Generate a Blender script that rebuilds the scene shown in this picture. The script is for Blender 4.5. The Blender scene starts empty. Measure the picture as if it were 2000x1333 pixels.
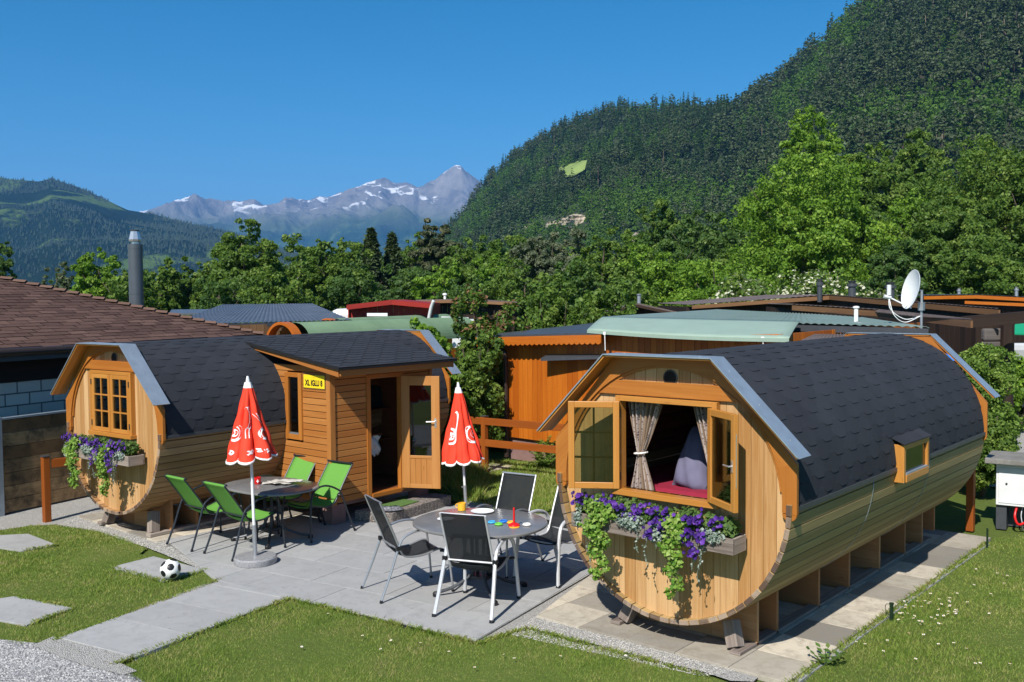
import bpy, bmesh, math, random
import numpy as np
from mathutils import Vector, Matrix
rng = random.Random(7)
nr = np.random.RandomState(11)
PI = math.pi
sc = bpy.context.scene
COL = sc.collection

# ---------------------------------------------------------------- camera
F_PX, YAW, PITCH, ROLL = 1885.885, math.radians(40.549), math.radians(2.59), math.radians(-0.49)
CAM = Vector((4.344, -7.089, 3.015))
cF = Vector((-math.sin(YAW)*math.cos(PITCH), math.cos(YAW)*math.cos(PITCH), -math.sin(PITCH)))
r0_ = Vector((math.cos(YAW), math.sin(YAW), 0)); u0_ = r0_.cross(cF)
cR = r0_*math.cos(ROLL)+u0_*math.sin(ROLL); cU = -r0_*math.sin(ROLL)+u0_*math.cos(ROLL)
cd = bpy.data.cameras.new('camera'); cam = bpy.data.objects.new('camera', cd); COL.objects.link(cam)
cd.sensor_width = 36; cd.lens = 36*F_PX/2000; cd.clip_start = .1; cd.clip_end = 60000
m = Matrix(((cR.x, cU.x, -cF.x), (cR.y, cU.y, -cF.y), (cR.z, cU.z, -cF.z)))
cam.matrix_world = Matrix.Translation(CAM) @ m.to_4x4()
sc.camera = cam
def at(u, v, D):                       # point seen at photo pixel (u,v), D metres in front
    return CAM + (cF*F_PX + cR*(u-1000) + cU*(666.5-v))/F_PX*D
def G(u, v, z=0.):                     # point at height z
    d = cF*F_PX + cR*(u-1000) + cU*(666.5-v)
    return CAM + d*((z-CAM.z)/d.z)
# ---------------------------------------------------------------- light
AZ, EL = math.radians(17), math.radians(45)
travel = Vector((-math.sin(AZ)*math.cos(EL), math.cos(AZ)*math.cos(EL), -math.sin(EL)))
sl = bpy.data.lights.new('sun', 'SUN'); sun = bpy.data.objects.new('sun', sl); COL.objects.link(sun)
sl.energy = 5.0; sl.angle = math.radians(.53); sl.color = (1, .95, .87)
sun.rotation_euler = travel.to_track_quat('-Z', 'Y').to_euler()
w = bpy.data.worlds.new('World'); sc.world = w; w.use_nodes = True
nt = w.node_tree; bg = nt.nodes['Background']
sky = nt.nodes.new('ShaderNodeTexSky'); sky.sky_type = 'NISHITA'; sky.sun_disc = False
sky.sun_elevation = EL; sky.sun_rotation = PI-AZ; sky.altitude = 2500; sky.air_density = 1.0; sky.dust_density = 2.2; sky.ozone_density = 2.0
hs = nt.nodes.new('ShaderNodeHueSaturation'); hs.inputs['Saturation'].default_value = 1.44; hs.inputs['Value'].default_value = .94; hs.inputs['Hue'].default_value = .488
nt.links.new(sky.outputs[0], hs.inputs['Color']); nt.links.new(hs.outputs[0], bg.inputs[0]); bg.inputs[1].default_value = .1
sc.view_settings.view_transform = 'Standard'; sc.view_settings.look = 'None'
sc.view_settings.exposure = 0.45; sc.view_settings.gamma = 1
sc.render.engine = 'CYCLES'
sc.cycles.max_bounces = 8; sc.cycles.transparent_max_bounces = 12

# ---------------------------------------------------------------- material helpers
class NT:
    def __init__(s, name):
        s.m = bpy.data.materials.new(name); s.m.use_nodes = True; s.t = s.m.node_tree
        s.b = s.t.nodes['Principled BSDF']; s.out = s.t.nodes['Material Output']
    def n(s, typ, ins=None, **kw):
        x = s.t.nodes.new('ShaderNode'+typ)
        for k, v in kw.items(): setattr(x, k, v)
        if ins:
            for k, v in ins.items():
                if isinstance(v, bpy.types.NodeSocket): s.t.links.new(v, x.inputs[k])
                else: x.inputs[k].default_value = v
        return x
    def set(s, **kw):
        for k, v in kw.items():
            k = k.replace('_', ' ')
            if isinstance(v, bpy.types.NodeSocket): s.t.links.new(v, s.b.inputs[k])
            else: s.b.inputs[k].default_value = v
    def ramp(s, fac, *stops):
        r = s.n('ValToRGB', {0: fac}); e = r.color_ramp.elements
        while len(e) < len(stops): e.new(.5)
        for i, (p, c) in enumerate(stops): e[i].position = p; e[i].color = (*c, 1) if len(c) == 3 else c
        return r.outputs[0]
    def mix(s, f, a, b, mode='MIX'):
        x = s.n('Mix', data_type='RGBA', blend_type=mode)
        for i, v in ((0, f), (6, a), (7, b)):
            if isinstance(v, bpy.types.NodeSocket): s.t.links.new(v, x.inputs[i])
            else: x.inputs[i].default_value = (*v, 1) if isinstance(v, tuple) and len(v) == 3 else v
        return x.outputs[2]
    def math(s, op, a, b=0., c=None):
        ins = {0: a, 1: b}
        if c is not None: ins[2] = c
        return s.n('Math', ins, operation=op).outputs[0]
    def noise(s, vec, scale, detail=4, rough=.55, dist=0.):
        return s.n('TexNoise', {'Vector': vec, 'Scale': scale, 'Detail': detail, 'Roughness': rough, 'Distortion': dist}).outputs[0]
    def vor(s, vec, scale, out=0, feature='F1', rand=1.):
        return s.n('TexVoronoi', {'Vector': vec, 'Scale': scale, 'Randomness': rand}, feature=feature).outputs[out]
    def obj(s): return s.n('TexCoord').outputs['Object']
    def geo(s): return s.n('NewGeometry').outputs['Position']
    def uv(s): return s.n('TexCoord').outputs['UV']
    def mapv(s, vec, sc_): return s.n('Mapping', {'Vector': vec, 'Scale': sc_}).outputs[0]
    def rnd(s): return s.n('Attribute', attribute_name='rnd').outputs['Fac']
    def bump(s, h, st=.4, d=.01): return s.n('Bump', {'Height': h, 'Strength': st, 'Distance': d}).outputs[0]

def wood(name, dark, light, rough=.55, knots=.5, grain=.6, var=.35, stain=None, bump=.25, spec=.3):
    n = NT(name); uv = n.uv()
    g = n.noise(n.mapv(uv, (1.2, 34, 1)), 1.6, 5, .62, .6)
    g2 = n.noise(n.mapv(uv, (.5, 7, 1)), 1.0, 3, .5, 1.5)
    r = n.rnd()
    f = n.math('MULTIPLY_ADD', g, grain, n.math('MULTIPLY_ADD', g2, .45, n.math('MULTIPLY_ADD', r, var, -.35-var*.5)))
    c = n.ramp(f, (.0, dark), (.42, tuple((a*.35+b*.65) for a, b in zip(dark, light))), (.8, light))
    if knots > 0:
        k = n.vor(n.mapv(uv, (2.0, 7.5, 1)), 1.0)
        kk = n.ramp(k, (.035, (1, 1, 1)), (.085, (0, 0, 0)))
        c = n.mix(n.math('MULTIPLY', kk, knots), c, tuple(x*.33 for x in dark))
    if stain:
        st = n.noise(n.geo(), 3.5, 6, .7, .4)
        c = n.mix(n.ramp(st, (.46, (0, 0, 0)), (.68, (1, 1, 1))), c, stain)
    n.set(Base_Color=c, Roughness=rough, Normal=n.bump(g, bump, .004), Specular_IOR_Level=spec)
    return n.m
def plain(name, col, rough=.6, metal=0., var=.12, scale=30., bump=.0, spec=.4, coord='obj'):
    n = NT(name); v = n.obj() if coord == 'obj' else n.geo()
    g = n.noise(v, scale, 5, .6)
    c = n.mix(n.ramp(g, (.3, (0, 0, 0)), (.7, (1, 1, 1))), tuple(x*(1-var) for x in col), tuple(min(1, x*(1+var)) for x in col))
    n.set(Base_Color=c, Roughness=rough, Metallic=metal, Specular_IOR_Level=spec)
    if bump: n.set(Normal=n.bump(g, bump, .004))
    return n.m
def leafmat(name, a, b, c2=None, trans=.35, rough=.55):
    n = NT(name); r = n.rnd()
    stops = [(0, a), (.6, b)] + ([(1, c2)] if c2 else [])
    c = n.ramp(r, *stops)
    n.set(Base_Color=c, Roughness=rough, Specular_IOR_Level=.25)
    tr = n.n('BsdfTranslucent', {'Color': n.mix(.5, c, (.25, .4, .03), 'MIX')})
    mx = n.n('MixShader', {0: trans, 1: n.b.outputs[0], 2: tr.outputs[0]})
    n.t.links.new(mx.outputs[0], n.out.inputs[0])
    return n.m
M = {}
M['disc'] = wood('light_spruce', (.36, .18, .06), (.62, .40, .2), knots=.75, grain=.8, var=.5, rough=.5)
M['trim'] = wood('honey_trim', (.34, .115, .018), (.56, .245, .052), knots=.35, grain=.4, var=.2, rough=.42, spec=.4)
M['sash'] = wood('sash_wood', (.42, .17, .03), (.68, .35, .09), knots=.25, grain=.35, var=.2, rough=.38, spec=.5)
M['porch'] = wood('porch_boards', (.34, .125, .028), (.58, .275, .08), knots=.25, grain=.45, var=.28, rough=.5)
M['door'] = wood('door_wood', (.38, .16, .04), (.64, .34, .12), knots=.45, grain=.35, var=.2, rough=.45)
M['stave'] = wood('stave_wood', (.28, .15, .06), (.58, .37, .19), knots=.5, grain=.5, var=.32, rough=.65)
M['stave_green'] = wood('weathered_staves', (.29, .19, .075), (.6, .43, .2), knots=.3, grain=.5, var=.32, rough=.7)
M['stave_end'] = wood('weathered_stave_ends', (.1, .06, .04), (.36, .27, .2), knots=0, grain=.8, var=.9, rough=.85, stain=(.09, .06, .05))
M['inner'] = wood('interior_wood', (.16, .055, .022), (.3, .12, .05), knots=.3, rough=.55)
M['support'] = wood('support_wood', (.3, .14, .055), (.55, .32, .15), knots=.8, grain=.6, var=.5, rough=.7)
M['greywood'] = wood('grey_weathered_wood', (.13, .1, .085), (.4, .34, .29), knots=.3, grain=.8, var=.4, rough=.85, bump=.5)
M['shed'] = wood('orange_stained_boards', (.36, .085, .006), (.64, .2, .018), knots=.4, grain=.5, var=.35, rough=.42, spec=.45)
M['post'] = wood('brown_stained_post', (.24, .06, .008), (.43, .13, .02), knots=.2, grain=.4, var=.15, rough=.5)
M['fence'] = wood('dark_fence_planks', (.16, .09, .04), (.5, .32, .16), knots=.4, grain=.55, var=.6, rough=.75, stain=(.05, .035, .022))
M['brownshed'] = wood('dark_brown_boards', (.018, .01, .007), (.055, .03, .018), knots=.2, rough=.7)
M['tanboard'] = wood('tan_fascia', (.16, .08, .035), (.33, .18, .085), knots=.2, rough=.6)
M['redshed'] = wood('red_boards', (.2, .012, .008), (.36, .025, .014), knots=.1, rough=.55)
M['logs'] = wood('grey_logs', (.05, .042, .04), (.16, .14, .13), knots=.2, grain=.8, rough=.85)

def shingle_mat(name, a, b, sp=.25, tone=.1):
    n = NT(name); g = n.noise(n.obj(), 420, 3, .8); l = n.noise(n.obj(), 2.2, 4, .6)
    f = n.math('MULTIPLY_ADD', g, .55, n.math('MULTIPLY_ADD', n.rnd(), tone, n.math('MULTIPLY_ADD', l, .35, -.13-tone*.5)))
    n.set(Base_Color=n.ramp(f, (.15, a), (.8, b)), Roughness=.88, Specular_IOR_Level=sp, Normal=n.bump(g, .35, .003))
    return n.m
M['shingle'] = shingle_mat('charcoal_shingles', (.018, .020, .026), (.05, .055, .068))
M['shingle_edge'] = plain('shingle_cut_edge', (.006, .006, .007), .9)  # cut edge, its colour blackened to bolster the thin shadow line of each tab
M['brownshingle'] = shingle_mat('brown_shingles', (.06, .032, .024), (.17, .1, .08), tone=.35)
M['brownshingle_edge'] = plain('brown_shingle_edge', (.02, .012, .01), .9)
M['ridge'] = shingle_mat('ridge_shingles', (.12, .065, .045), (.26, .16, .12))
M['metal'] = plain('galvanised_sheet', (.36, .42, .48), .42, .55, .12, 6)
M['metal_dark'] = plain('dark_grey_sheet', (.07, .075, .085), .45, .3, .1, 8)
M['gutter'] = plain('copper_brown_gutter', (.06, .04, .034), .4, .4)
M['chimney'] = plain('grey_steel_pipe', (.12, .135, .15), .38, .5, .1, 3)
M['chrome'] = plain('polished_steel', (.72, .7, .68), .34, .85, .05)
M['alu'] = plain('silver_aluminium_tube', (.42, .43, .45), .38, .7, .05)
M['alu_white'] = plain('bright_aluminium_leg', (.62, .62, .64), .42, .35, .04)
M['darktube'] = plain('anthracite_tube', (.03, .036, .045), .35, .3, .1)
M['plastic'] = plain('black_plastic', (.012, .012, .014), .4)
M['black'] = plain('black_void', (.006, .006, .006), .8)
M['white'] = plain('white_paint', (.78, .78, .77), .45, 0, .04)
M['cloth_white'] = plain('white_cloth', (.75, .73, .7), .85, 0, .08)
M['red'] = plain('red_plastic', (.6, .012, .012), .3, 0, .05)
M['blue'] = plain('blue_plastic', (.02, .16, .6), .3, 0, .05)
M['lightblue'] = plain('light_blue_plastic', (.05, .35, .65), .35, 0, .05)
M['yellow'] = plain('yellow_plastic', (.8, .42, .03), .35, 0, .05)
M['green_pl'] = plain('green_plastic', (.15, .5, .06), .35, 0, .05)
M['signyellow'] = plain('yellow_sign', (.82, .6, .02), .4, 0, .03)
M['mint'] = plain('mint_tarpaulin', (.27, .36, .29), .5, 0, .06, 3)
M['blueflex'] = plain('blue_tarpaulin', (.03, .2, .62), .5)
M['canopygreen'] = plain('green_canopy_fabric', (.01, .3, .14), .6)
M['tentgreen'] = NT('green_felt_roof').m
def _tg():
    n = NT('green_roofing_felt'); v = n.obj()
    g = n.noise(v, 60, 4, .7); l = n.noise(v, 1.2, 4, .6)
    n.set(Base_Color=n.ramp(n.math('MULTIPLY_ADD', g, .4, n.math('MULTIPLY', l, .6)), (.3, (.1, .17, .095)), (.7, (.19, .29, .17))), Roughness=.9)
    return n.m
M['tentgreen'] = _tg()
M['hinge'] = plain('dark_hinge_metal', (.1, .095, .09), .4, .8)
M['purple_cloth'] = plain('violet_grey_pillow', (.13, .125, .2), .85, 0, .12, 8)
M['maroon'] = plain('red_mattress', (.25, .01, .035), .85, 0, .1, 10)
M['canopy_red'] = plain('red_parasol_cloth', (.8, .055, .026), .7, 0, .06, 5, spec=.15)
M['soil'] = plain('potting_soil', (.03, .02, .013), .95, 0, .3, 60, .5)
M['pole'] = plain('white_pole', (.72, .72, .72), .35, 0, .05)
M['plinth'] = plain('pinkish_plinth', (.22, .13, .12), .8, 0, .12, 5, .3)
M['caravan'] = plain('white_caravan_shell', (.62, .63, .63), .4, 0, .05, 4)
M['cabinet'] = plain('white_metal_cabinet', (.66, .67, .68), .45, 0, .07, 3)
M['leaf_green'] = leafmat('bright_vine_leaves', (.08, .19, .02), (.21, .35, .05), (.36, .46, .13))
M['leaf_pet'] = leafmat('petunia_leaves', (.04, .09, .02), (.09, .17, .04), (.14, .2, .05))
M['leaf_silver'] = leafmat('silver_leaves', (.12, .17, .13), (.26, .32, .27), (.42, .47, .42), .2)
M['petal'] = leafmat('violet_petals', (.03, .008, .12), (.085, .02, .27), (.16, .055, .38), .2)
M['broad'] = leafmat('broad_leaves', (0.046, 0.092, 0.016), (0.111, 0.193, 0.031), (0.221, 0.286, 0.055))
M['broad_bright'] = leafmat('bright_broad_leaves', (0.07, 0.152, 0.015), (0.149, 0.274, 0.026), (0.297, 0.425, 0.057))
M['broad_dark'] = leafmat('dark_broad_leaves', (0.031, 0.067, 0.02), (0.075, 0.146, 0.032), (0.151, 0.223, 0.054))
M['greyleaf'] = leafmat('grey_green_leaves', (0.066, 0.09, 0.051), (0.132, 0.156, 0.091), (0.211, 0.216, 0.137))
M['conifer'] = leafmat('conifer_needles', (0.023, 0.044, 0.02), (0.056, 0.088, 0.036), (0.103, 0.127, 0.052), .12)
M['pine'] = leafmat('pine_needles', (0.037, 0.053, 0.023), (0.083, 0.096, 0.047), (0.146, 0.14, 0.074), .15)
M['redleaf'] = leafmat('reddish_leaves', (.13, .06, .03), (.24, .11, .06), (.3, .17, .1))
M['bloom'] = leafmat('cream_blossom', (.45, .45, .3), (.6, .6, .42), (.7, .7, .55), .3)
M['fern'] = leafmat('fern_leaves', (.07, .13, .02), (.15, .25, .04), (.28, .36, .08))
M['bark'] = plain('tree_bark', (.08, .06, .045), .9, 0, .4, 4, .6)
M['palebark'] = plain('pale_bark', (.3, .28, .25), .85, 0, .3, 4, .4)

def glass(name, tint=(.55, .6, .45), refl=.25):
    n = NT(name)
    tr = n.n('BsdfTransparent', {'Color': (*tint, 1)}); gl = n.n('BsdfGlossy', {'Color': (.9, .95, 1, 1), 'Roughness': .02})
    fr = n.n('Fresnel', {'IOR': 1.5})
    f = n.math('MULTIPLY_ADD', fr.outputs[0], .9, refl)
    mx = n.n('MixShader', {0: f, 1: tr.outputs[0], 2: gl.outputs[0]})
    n.t.links.new(mx.outputs[0], n.out.inputs[0]); return n.m
M['glass'] = glass('window_glass', (.66, .68, .56), .03)
M['glass_dark'] = glass('dark_window_glass', (.25, .27, .25), .06)

def mesh_fabric(name, col, alpha):
    n = NT(name)
    n.set(Base_Color=(*col, 1), Roughness=.75, Specular_IOR_Level=.2)
    w_ = n.n('TexWave', {'Vector': n.uv(), 'Scale': 60.}).outputs[1]
    n.set(Normal=n.bump(w_, .2, .002))
    tr = n.n('BsdfTransparent'); mx = n.n('MixShader', {0: alpha, 1: tr.outputs[0], 2: n.b.outputs[0]})
    n.t.links.new(mx.outputs[0], n.out.inputs[0]); return n.m
M['sling_green'] = mesh_fabric('green_sling_fabric', (.115, .30, .05), .98)
M['sling_black'] = mesh_fabric('black_mesh_fabric', (.02, .022, .025), .8)

def _granite():
    n = NT('grey_granite_top'); v = n.obj()
    a = n.vor(v, 260); b = n.noise(v, 40, 4, .6)
    c = n.ramp(n.math('MULTIPLY_ADD', a, .8, n.math('MULTIPLY', b, .4)), (.2, (.07, .07, .075)), (.5, (.2, .2, .21)), (.85, (.42, .42, .43)))
    n.set(Base_Color=c, Roughness=.32); return n.m
M['granite'] = _granite()
def _tabletop():
    n = NT('grey_speckled_tabletop'); v = n.obj()
    a = n.noise(v, 220, 3, .7); b = n.noise(v, 3, 3, .6)
    c = n.ramp(n.math('MULTIPLY_ADD', a, .6, n.math('MULTIPLY', b, .4)), (.3, (.1, .1, .105)), (.7, (.24, .235, .23)))
    n.set(Base_Color=c, Roughness=.25); return n.m
M['tabletop'] = _tabletop()
def _aggregate():
    n = NT('exposed_aggregate_concrete'); v = n.obj()
    d = n.vor(v, 75, 0); cc = n.n('TexVoronoi', {'Vector': v, 'Scale': 75.}).outputs['Color']
    sep = n.n('SeparateColor', {0: cc}).outputs[0]
    c = n.ramp(sep, (0, (.1, .08, .07)), (.4, (.24, .2, .17)), (1, (.5, .45, .4)))
    c = n.mix(n.ramp(d, (.35, (0, 0, 0)), (.6, (1, 1, 1))), c, (.11, .1, .09))
    n.set(Base_Color=c, Roughness=.85, Normal=n.bump(n.math('SUBTRACT', 1., d), .8, .01)); return n.m
M['aggregate'] = _aggregate()
def _mat():
    n = NT('artificial_turf_mat'); g = n.noise(n.obj(), 150, 4, .8)
    n.set(Base_Color=n.ramp(g, (.3, (.03, .08, .015)), (.7, (.12, .24, .05))), Roughness=.95, Normal=n.bump(g, 1., .01)); return n.m
M['turfmat'] = _mat()
def paver(name, a, b, stainc, tone=.16):
    n = NT(name); v = n.geo()
    g = n.noise(v, 140, 4, .75); l = n.noise(v, 1.3, 5, .65, .5); s2 = n.noise(v, 6.5, 6, .75, .6)
    f = n.math('MULTIPLY_ADD', g, .2, n.math('MULTIPLY_ADD', n.rnd(), tone, n.math('MULTIPLY_ADD', l, .35, .18-tone*.5)))
    c = n.ramp(f, (.2, a), (.75, b))
    c = n.mix(n.ramp(s2, (.46, (0, 0, 0)), (.72, (.75, .75, .75))), c, stainc)
    dk = n.noise(v, 19, 3, .6); c = n.mix(n.ramp(dk, (.66, (0, 0, 0)), (.74, (.6, .6, .6))), c, tuple(x*.6 for x in stainc))
    n.set(Base_Color=c, Roughness=.88, Specular_IOR_Level=.2, Normal=n.bump(g, .3, .003)); return n.m
M['paver'] = paver('grey_pavers', (.26, .262, .262), (.40, .40, .395), (.25, .25, .25))
M['sandpaver'] = paver('sandy_pavers', (.21, .195, .17), (.56, .5, .4), (.22, .185, .14), tone=.55)
M['bluepaint'] = plain('worn_blue_paint', (.04, .16, .32), .6, 0, .4, 12)
M['newsprint'] = plain('newsprint', (.5, .47, .42), .9, 0, .25, 14)
M['shoefab'] = plain('patterned_shoe_fabric', (.16, .16, .18), .8, 0, .95, 38)
M['slabroof'] = paver('lichened_concrete', (.1, .098, .09), (.3, .29, .27), (.09, .085, .075))
M['peg'] = plain('dark_green_metal', (.03, .06, .035), .3, .6)
def gravel(name, a, b, scale):
    n = NT(name); v = n.geo()
    col = n.n('TexVoronoi', {'Vector': v, 'Scale': scale}); d = col.outputs[0]
    sep = n.n('SeparateColor', {0: col.outputs['Color']}).outputs[1]
    l = n.noise(v, 1.5, 5, .6)
    c = n.ramp(n.math('MULTIPLY_ADD', sep, .7, n.math('MULTIPLY', l, .4)), (.1, a), (.9, b))
    c = n.mix(n.ramp(d, (.55, (0, 0, 0)), (.95, (1, 1, 1))), c, tuple(x*.5 for x in a))
    n.set(Base_Color=c, Roughness=.9, Normal=n.bump(n.math('SUBTRACT', 1., d), .9, .02)); return n.m
M['gravel'] = gravel('dark_gravel', (.11, .115, .125), (.36, .36, .37), 70)
M['grit'] = gravel('pale_grit', (.33, .32, .3), (.6, .58, .54), 110)
def _ground():
    n = NT('short_turf_soil'); v = n.geo()
    l = n.noise(v, .35, 6, .65); g = n.noise(v, 22, 5, .75)
    f = n.math('MULTIPLY_ADD', g, .5, n.math('MULTIPLY', l, .5))
    n.set(Base_Color=n.ramp(f, (.3, (.06, .08, .02)), (.55, (.1, .14, .03)), (.75, (.17, .18, .06))), Roughness=.95, Specular_IOR_Level=.1, Normal=n.bump(g, .6, .03)); return n.m
M['ground'] = _ground()
def _grassblade(fresh=0.):
    n = NT('grass_blades'); r = n.rnd(); v = n.geo(); l = n.noise(v, 1.7, 9, .82)
    f = n.math('MULTIPLY_ADD', r, .45, n.math('MULTIPLY_ADD', l, 1.9-fresh*2, -.68+fresh))
    c = n.ramp(f, (.1, (.07, .15, .014)), (.36, (.18, .29, .035)), (.6, (.31, .35, .075)), (.86, (.46, .37, .18)))
    n.set(Base_Color=c, Roughness=.55, Specular_IOR_Level=.3)
    tr = n.n('BsdfTranslucent', {'Color': c}); mx = n.n('MixShader', {0: .35, 1: n.b.outputs[0], 2: tr.outputs[0]})
    n.t.links.new(mx.outputs[0], n.out.inputs[0]); return n.m
M['blade'] = _grassblade(); M['blade_fresh'] = _grassblade(.26)
def _blocks():
    n = NT('grey_concrete_blocks'); uv = n.uv()
    br = n.n('TexBrick', {'Vector': uv, 'Color1': (.56, .53, .48, 1), 'Color2': (.68, .65, .6, 1), 'Mortar': (.12, .12, .12, 1), 'Scale': 1., 'Mortar Size': .012, 'Brick Width': .4, 'Row Height': .185, 'Bias': 0.})
    g = n.noise(n.obj(), 25, 5, .6)
    n.set(Base_Color=n.mix(n.math('MULTIPLY', g, .3), br.outputs[0], (.2, .2, .2)), Roughness=.9, Normal=n.bump(br.outputs[1], -.6, .02)); return n.m
M['blocks'] = _blocks()
def corrug(name, a, b, rough=.5, metal=.2):
    n = NT(name); l = n.noise(n.obj(), 1.5, 5, .65); g = n.noise(n.obj(), 30, 4, .7)
    n.set(Base_Color=n.ramp(n.math('MULTIPLY_ADD', g, .4, n.math('MULTIPLY', l, .6)), (.3, a), (.7, b)), Roughness=rough, Metallic=metal); return n.m
M['corr_brown'] = corrug('brown_corrugated', (.07, .05, .045), (.17, .13, .115), .7, 0)
M['corr_green'] = corrug('green_corrugated', (.15, .21, .18), (.24, .31, .27), .45, .1)
M['corr_grey'] = corrug('grey_metal_tiles', (.075, .082, .1), (.15, .16, .185), .4, .3)

# ---------------------------------------------------------------- mesh helpers
class MB:
    def __init__(s): s.v = []; s.f = []; s.uv = []; s.r = []; s.m = []
    def face(s, idx, uv, r, mi=0): s.f.append(idx); s.uv += uv; s.r.append(r); s.m.append(mi)
    def hexa(s, c8, long=0, r=None, mi=0, endmi=None):
        """c8: corners ordered by bits x,y,z ; long = axis index of the grain"""
        r = rng.random() if r is None else r
        b = len(s.v); s.v += [tuple(p) for p in c8]
        P = [Vector(p) for p in c8]
        dims = [(P[1]-P[0]).length, (P[2]-P[0]).length, (P[4]-P[0]).length]
        ou, ov = rng.random()*40, rng.random()*40
        for ax, a in ((0, (0, 4, 6, 2)), (0, (1, 3, 7, 5)), (1, (0, 1, 5, 4)), (1, (2, 6, 7, 3)), (2, (0, 2, 3, 1)), (2, (4, 5, 7, 6))):
            oth = [k for k in range(3) if k != ax]
            if long in oth: U = long; Vv = [k for k in oth if k != long][0]
            else: U, Vv = oth
            uv = [(ou+((i >> U) & 1)*dims[U], ov+((i >> Vv) & 1)*dims[Vv]+ax*.37) for i in a]
            s.face([b+i for i in a], uv, r, endmi if (endmi is not None and ax == long) else mi)
    def box(s, x0, x1, y0, y1, z0, z1, long=None, r=None, mi=0, M4=None, endmi=None):
        d = (abs(x1-x0), abs(y1-y0), abs(z1-z0))
        if long is None: long = d.index(max(d))
        c = [Vector((x1 if i & 1 else x0, y1 if i & 2 else y0, z1 if i & 4 else z0)) for i in range(8)]
        if M4 is not None: c = [M4 @ p for p in c]
        s.hexa(c, long, r, mi, endmi)
    def bar(s, a, b, w_, h, up=(0, 0, 1), r=None, mi=0):
        a, b = Vector(a), Vector(b); d = b-a; L = d.length; d.normalize(); up = Vector(up)
        sd = d.cross(up).normalized(); up2 = sd.cross(d)
        Mx = Matrix(((d.x, sd.x, up2.x, a.x), (d.y, sd.y, up2.y, a.y), (d.z, sd.z, up2.z, a.z), (0, 0, 0, 1)))
        s.box(0, L, -w_/2, w_/2, -h/2, h/2, 0, r, mi, Mx)
    def prism(s, poly, ax, lo, hi, r=None, mi=0, long=None):
        """poly: 2-D points in the two axes other than ax (cyclic order), extruded lo..hi"""
        r = rng.random() if r is None else r
        oth = [k for k in range(3) if k != ax]; b = len(s.v); n = len(poly)
        for h in (lo, hi):
            for p in poly:
                q = [0, 0, 0]; q[ax] = h; q[oth[0]] = p[0]; q[oth[1]] = p[1]; s.v.append(tuple(q))
        ou, ov = rng.random()*40, rng.random()*40
        sw = (long == oth[1])
        uvp = [(ou+(p[1] if sw else p[0]), ov+(p[0] if sw else p[1])) for p in poly]
        s.face([b+i for i in range(n)][::-1], uvp[::-1], r, mi)
        s.face([b+n+i for i in range(n)], uvp, r, mi)
        per = 0
        for i in range(n):
            j = (i+1) % n; l = math.dist(poly[i], poly[j])
            s.face([b+i, b+j, b+n+j, b+n+i], [(ou+per, ov), (ou+per+l, ov), (ou+per+l, ov+hi-lo), (ou+per, ov+hi-lo)], r, mi); per += l
    def tube(s, pts, rad, n=8, mi=0, r=.5, cap=True, flat=1., up=None):
        pts = [Vector(p) for p in pts]; rads = rad if isinstance(rad, (list, tuple)) else [rad]*len(pts)
        b = len(s.v); T = []
        for i in range(len(pts)):
            t = (pts[min(i+1, len(pts)-1)]-pts[max(i-1, 0)]).normalized(); T.append(t)
        nrm = Vector(up) if up else (Vector((0, 0, 1)) if abs(T[0].z) < .9 else Vector((1, 0, 0)))
        L = 0
        for i, p in enumerate(pts):
            nrm = (nrm-T[i]*nrm.dot(T[i])).normalized(); bi = T[i].cross(nrm)
            for k in range(n):
                a = 2*PI*k/n; s.v.append(tuple(p+(nrm*math.cos(a)*flat+bi*math.sin(a))*rads[i]))
        for i in range(len(pts)-1):
            l2 = L+(pts[i+1]-pts[i]).length
            for k in range(n):
                k2 = (k+1) % n
                s.face([b+i*n+k, b+i*n+k2, b+(i+1)*n+k2, b+(i+1)*n+k], [(L, k/n*.2), (L, (k+1)/n*.2), (l2, (k+1)/n*.2), (l2, k/n*.2)], r, mi)
            L = l2
        if cap:
            s.face([b+k for k in range(n)][::-1], [(0, 0)]*n, r, mi); e = b+(len(pts)-1)*n
            s.face([e+k for k in range(n)], [(0, 0)]*n, r, mi)
    def lathe(s, prof, c=(0, 0, 0), n=24, mi=0, r=.5, sx=1., sy=1.):
        b = len(s.v)
        for (rr, z) in prof:
            for k in range(n): a = 2*PI*k/n; s.v.append((c[0]+rr*sx*math.cos(a), c[1]+rr*sy*math.sin(a), c[2]+z))
        for i in range(len(prof)-1):
            for k in range(n):
                k2 = (k+1) % n; s.face([b+i*n+k, b+i*n+k2, b+(i+1)*n+k2, b+(i+1)*n+k], [(k/n, i), ((k+1)/n, i), ((k+1)/n, i+1), (k/n, i+1)], r, mi)
        s.face([b+k for k in range(n)][::-1], [(0, 0)]*n, r, mi)
        e = b+(len(prof)-1)*n; s.face([e+k for k in range(n)], [(0, 0)]*n, r, mi)
    def grid(s, fn, nu, nv, r=.5, mi=0):
        b = len(s.v)
        for i in range(nu+1):
            for j in range(nv+1): s.v.append(tuple(fn(i/nu, j/nv)))
        for i in range(nu):
            for j in range(nv):
                a = b+i*(nv+1)+j; s.face([a, a+nv+1, a+nv+2, a+1], [(i/nu, j/nv), ((i+1)/nu, j/nv), ((i+1)/nu, (j+1)/nv), (i/nu, (j+1)/nv)], r, mi)
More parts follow.
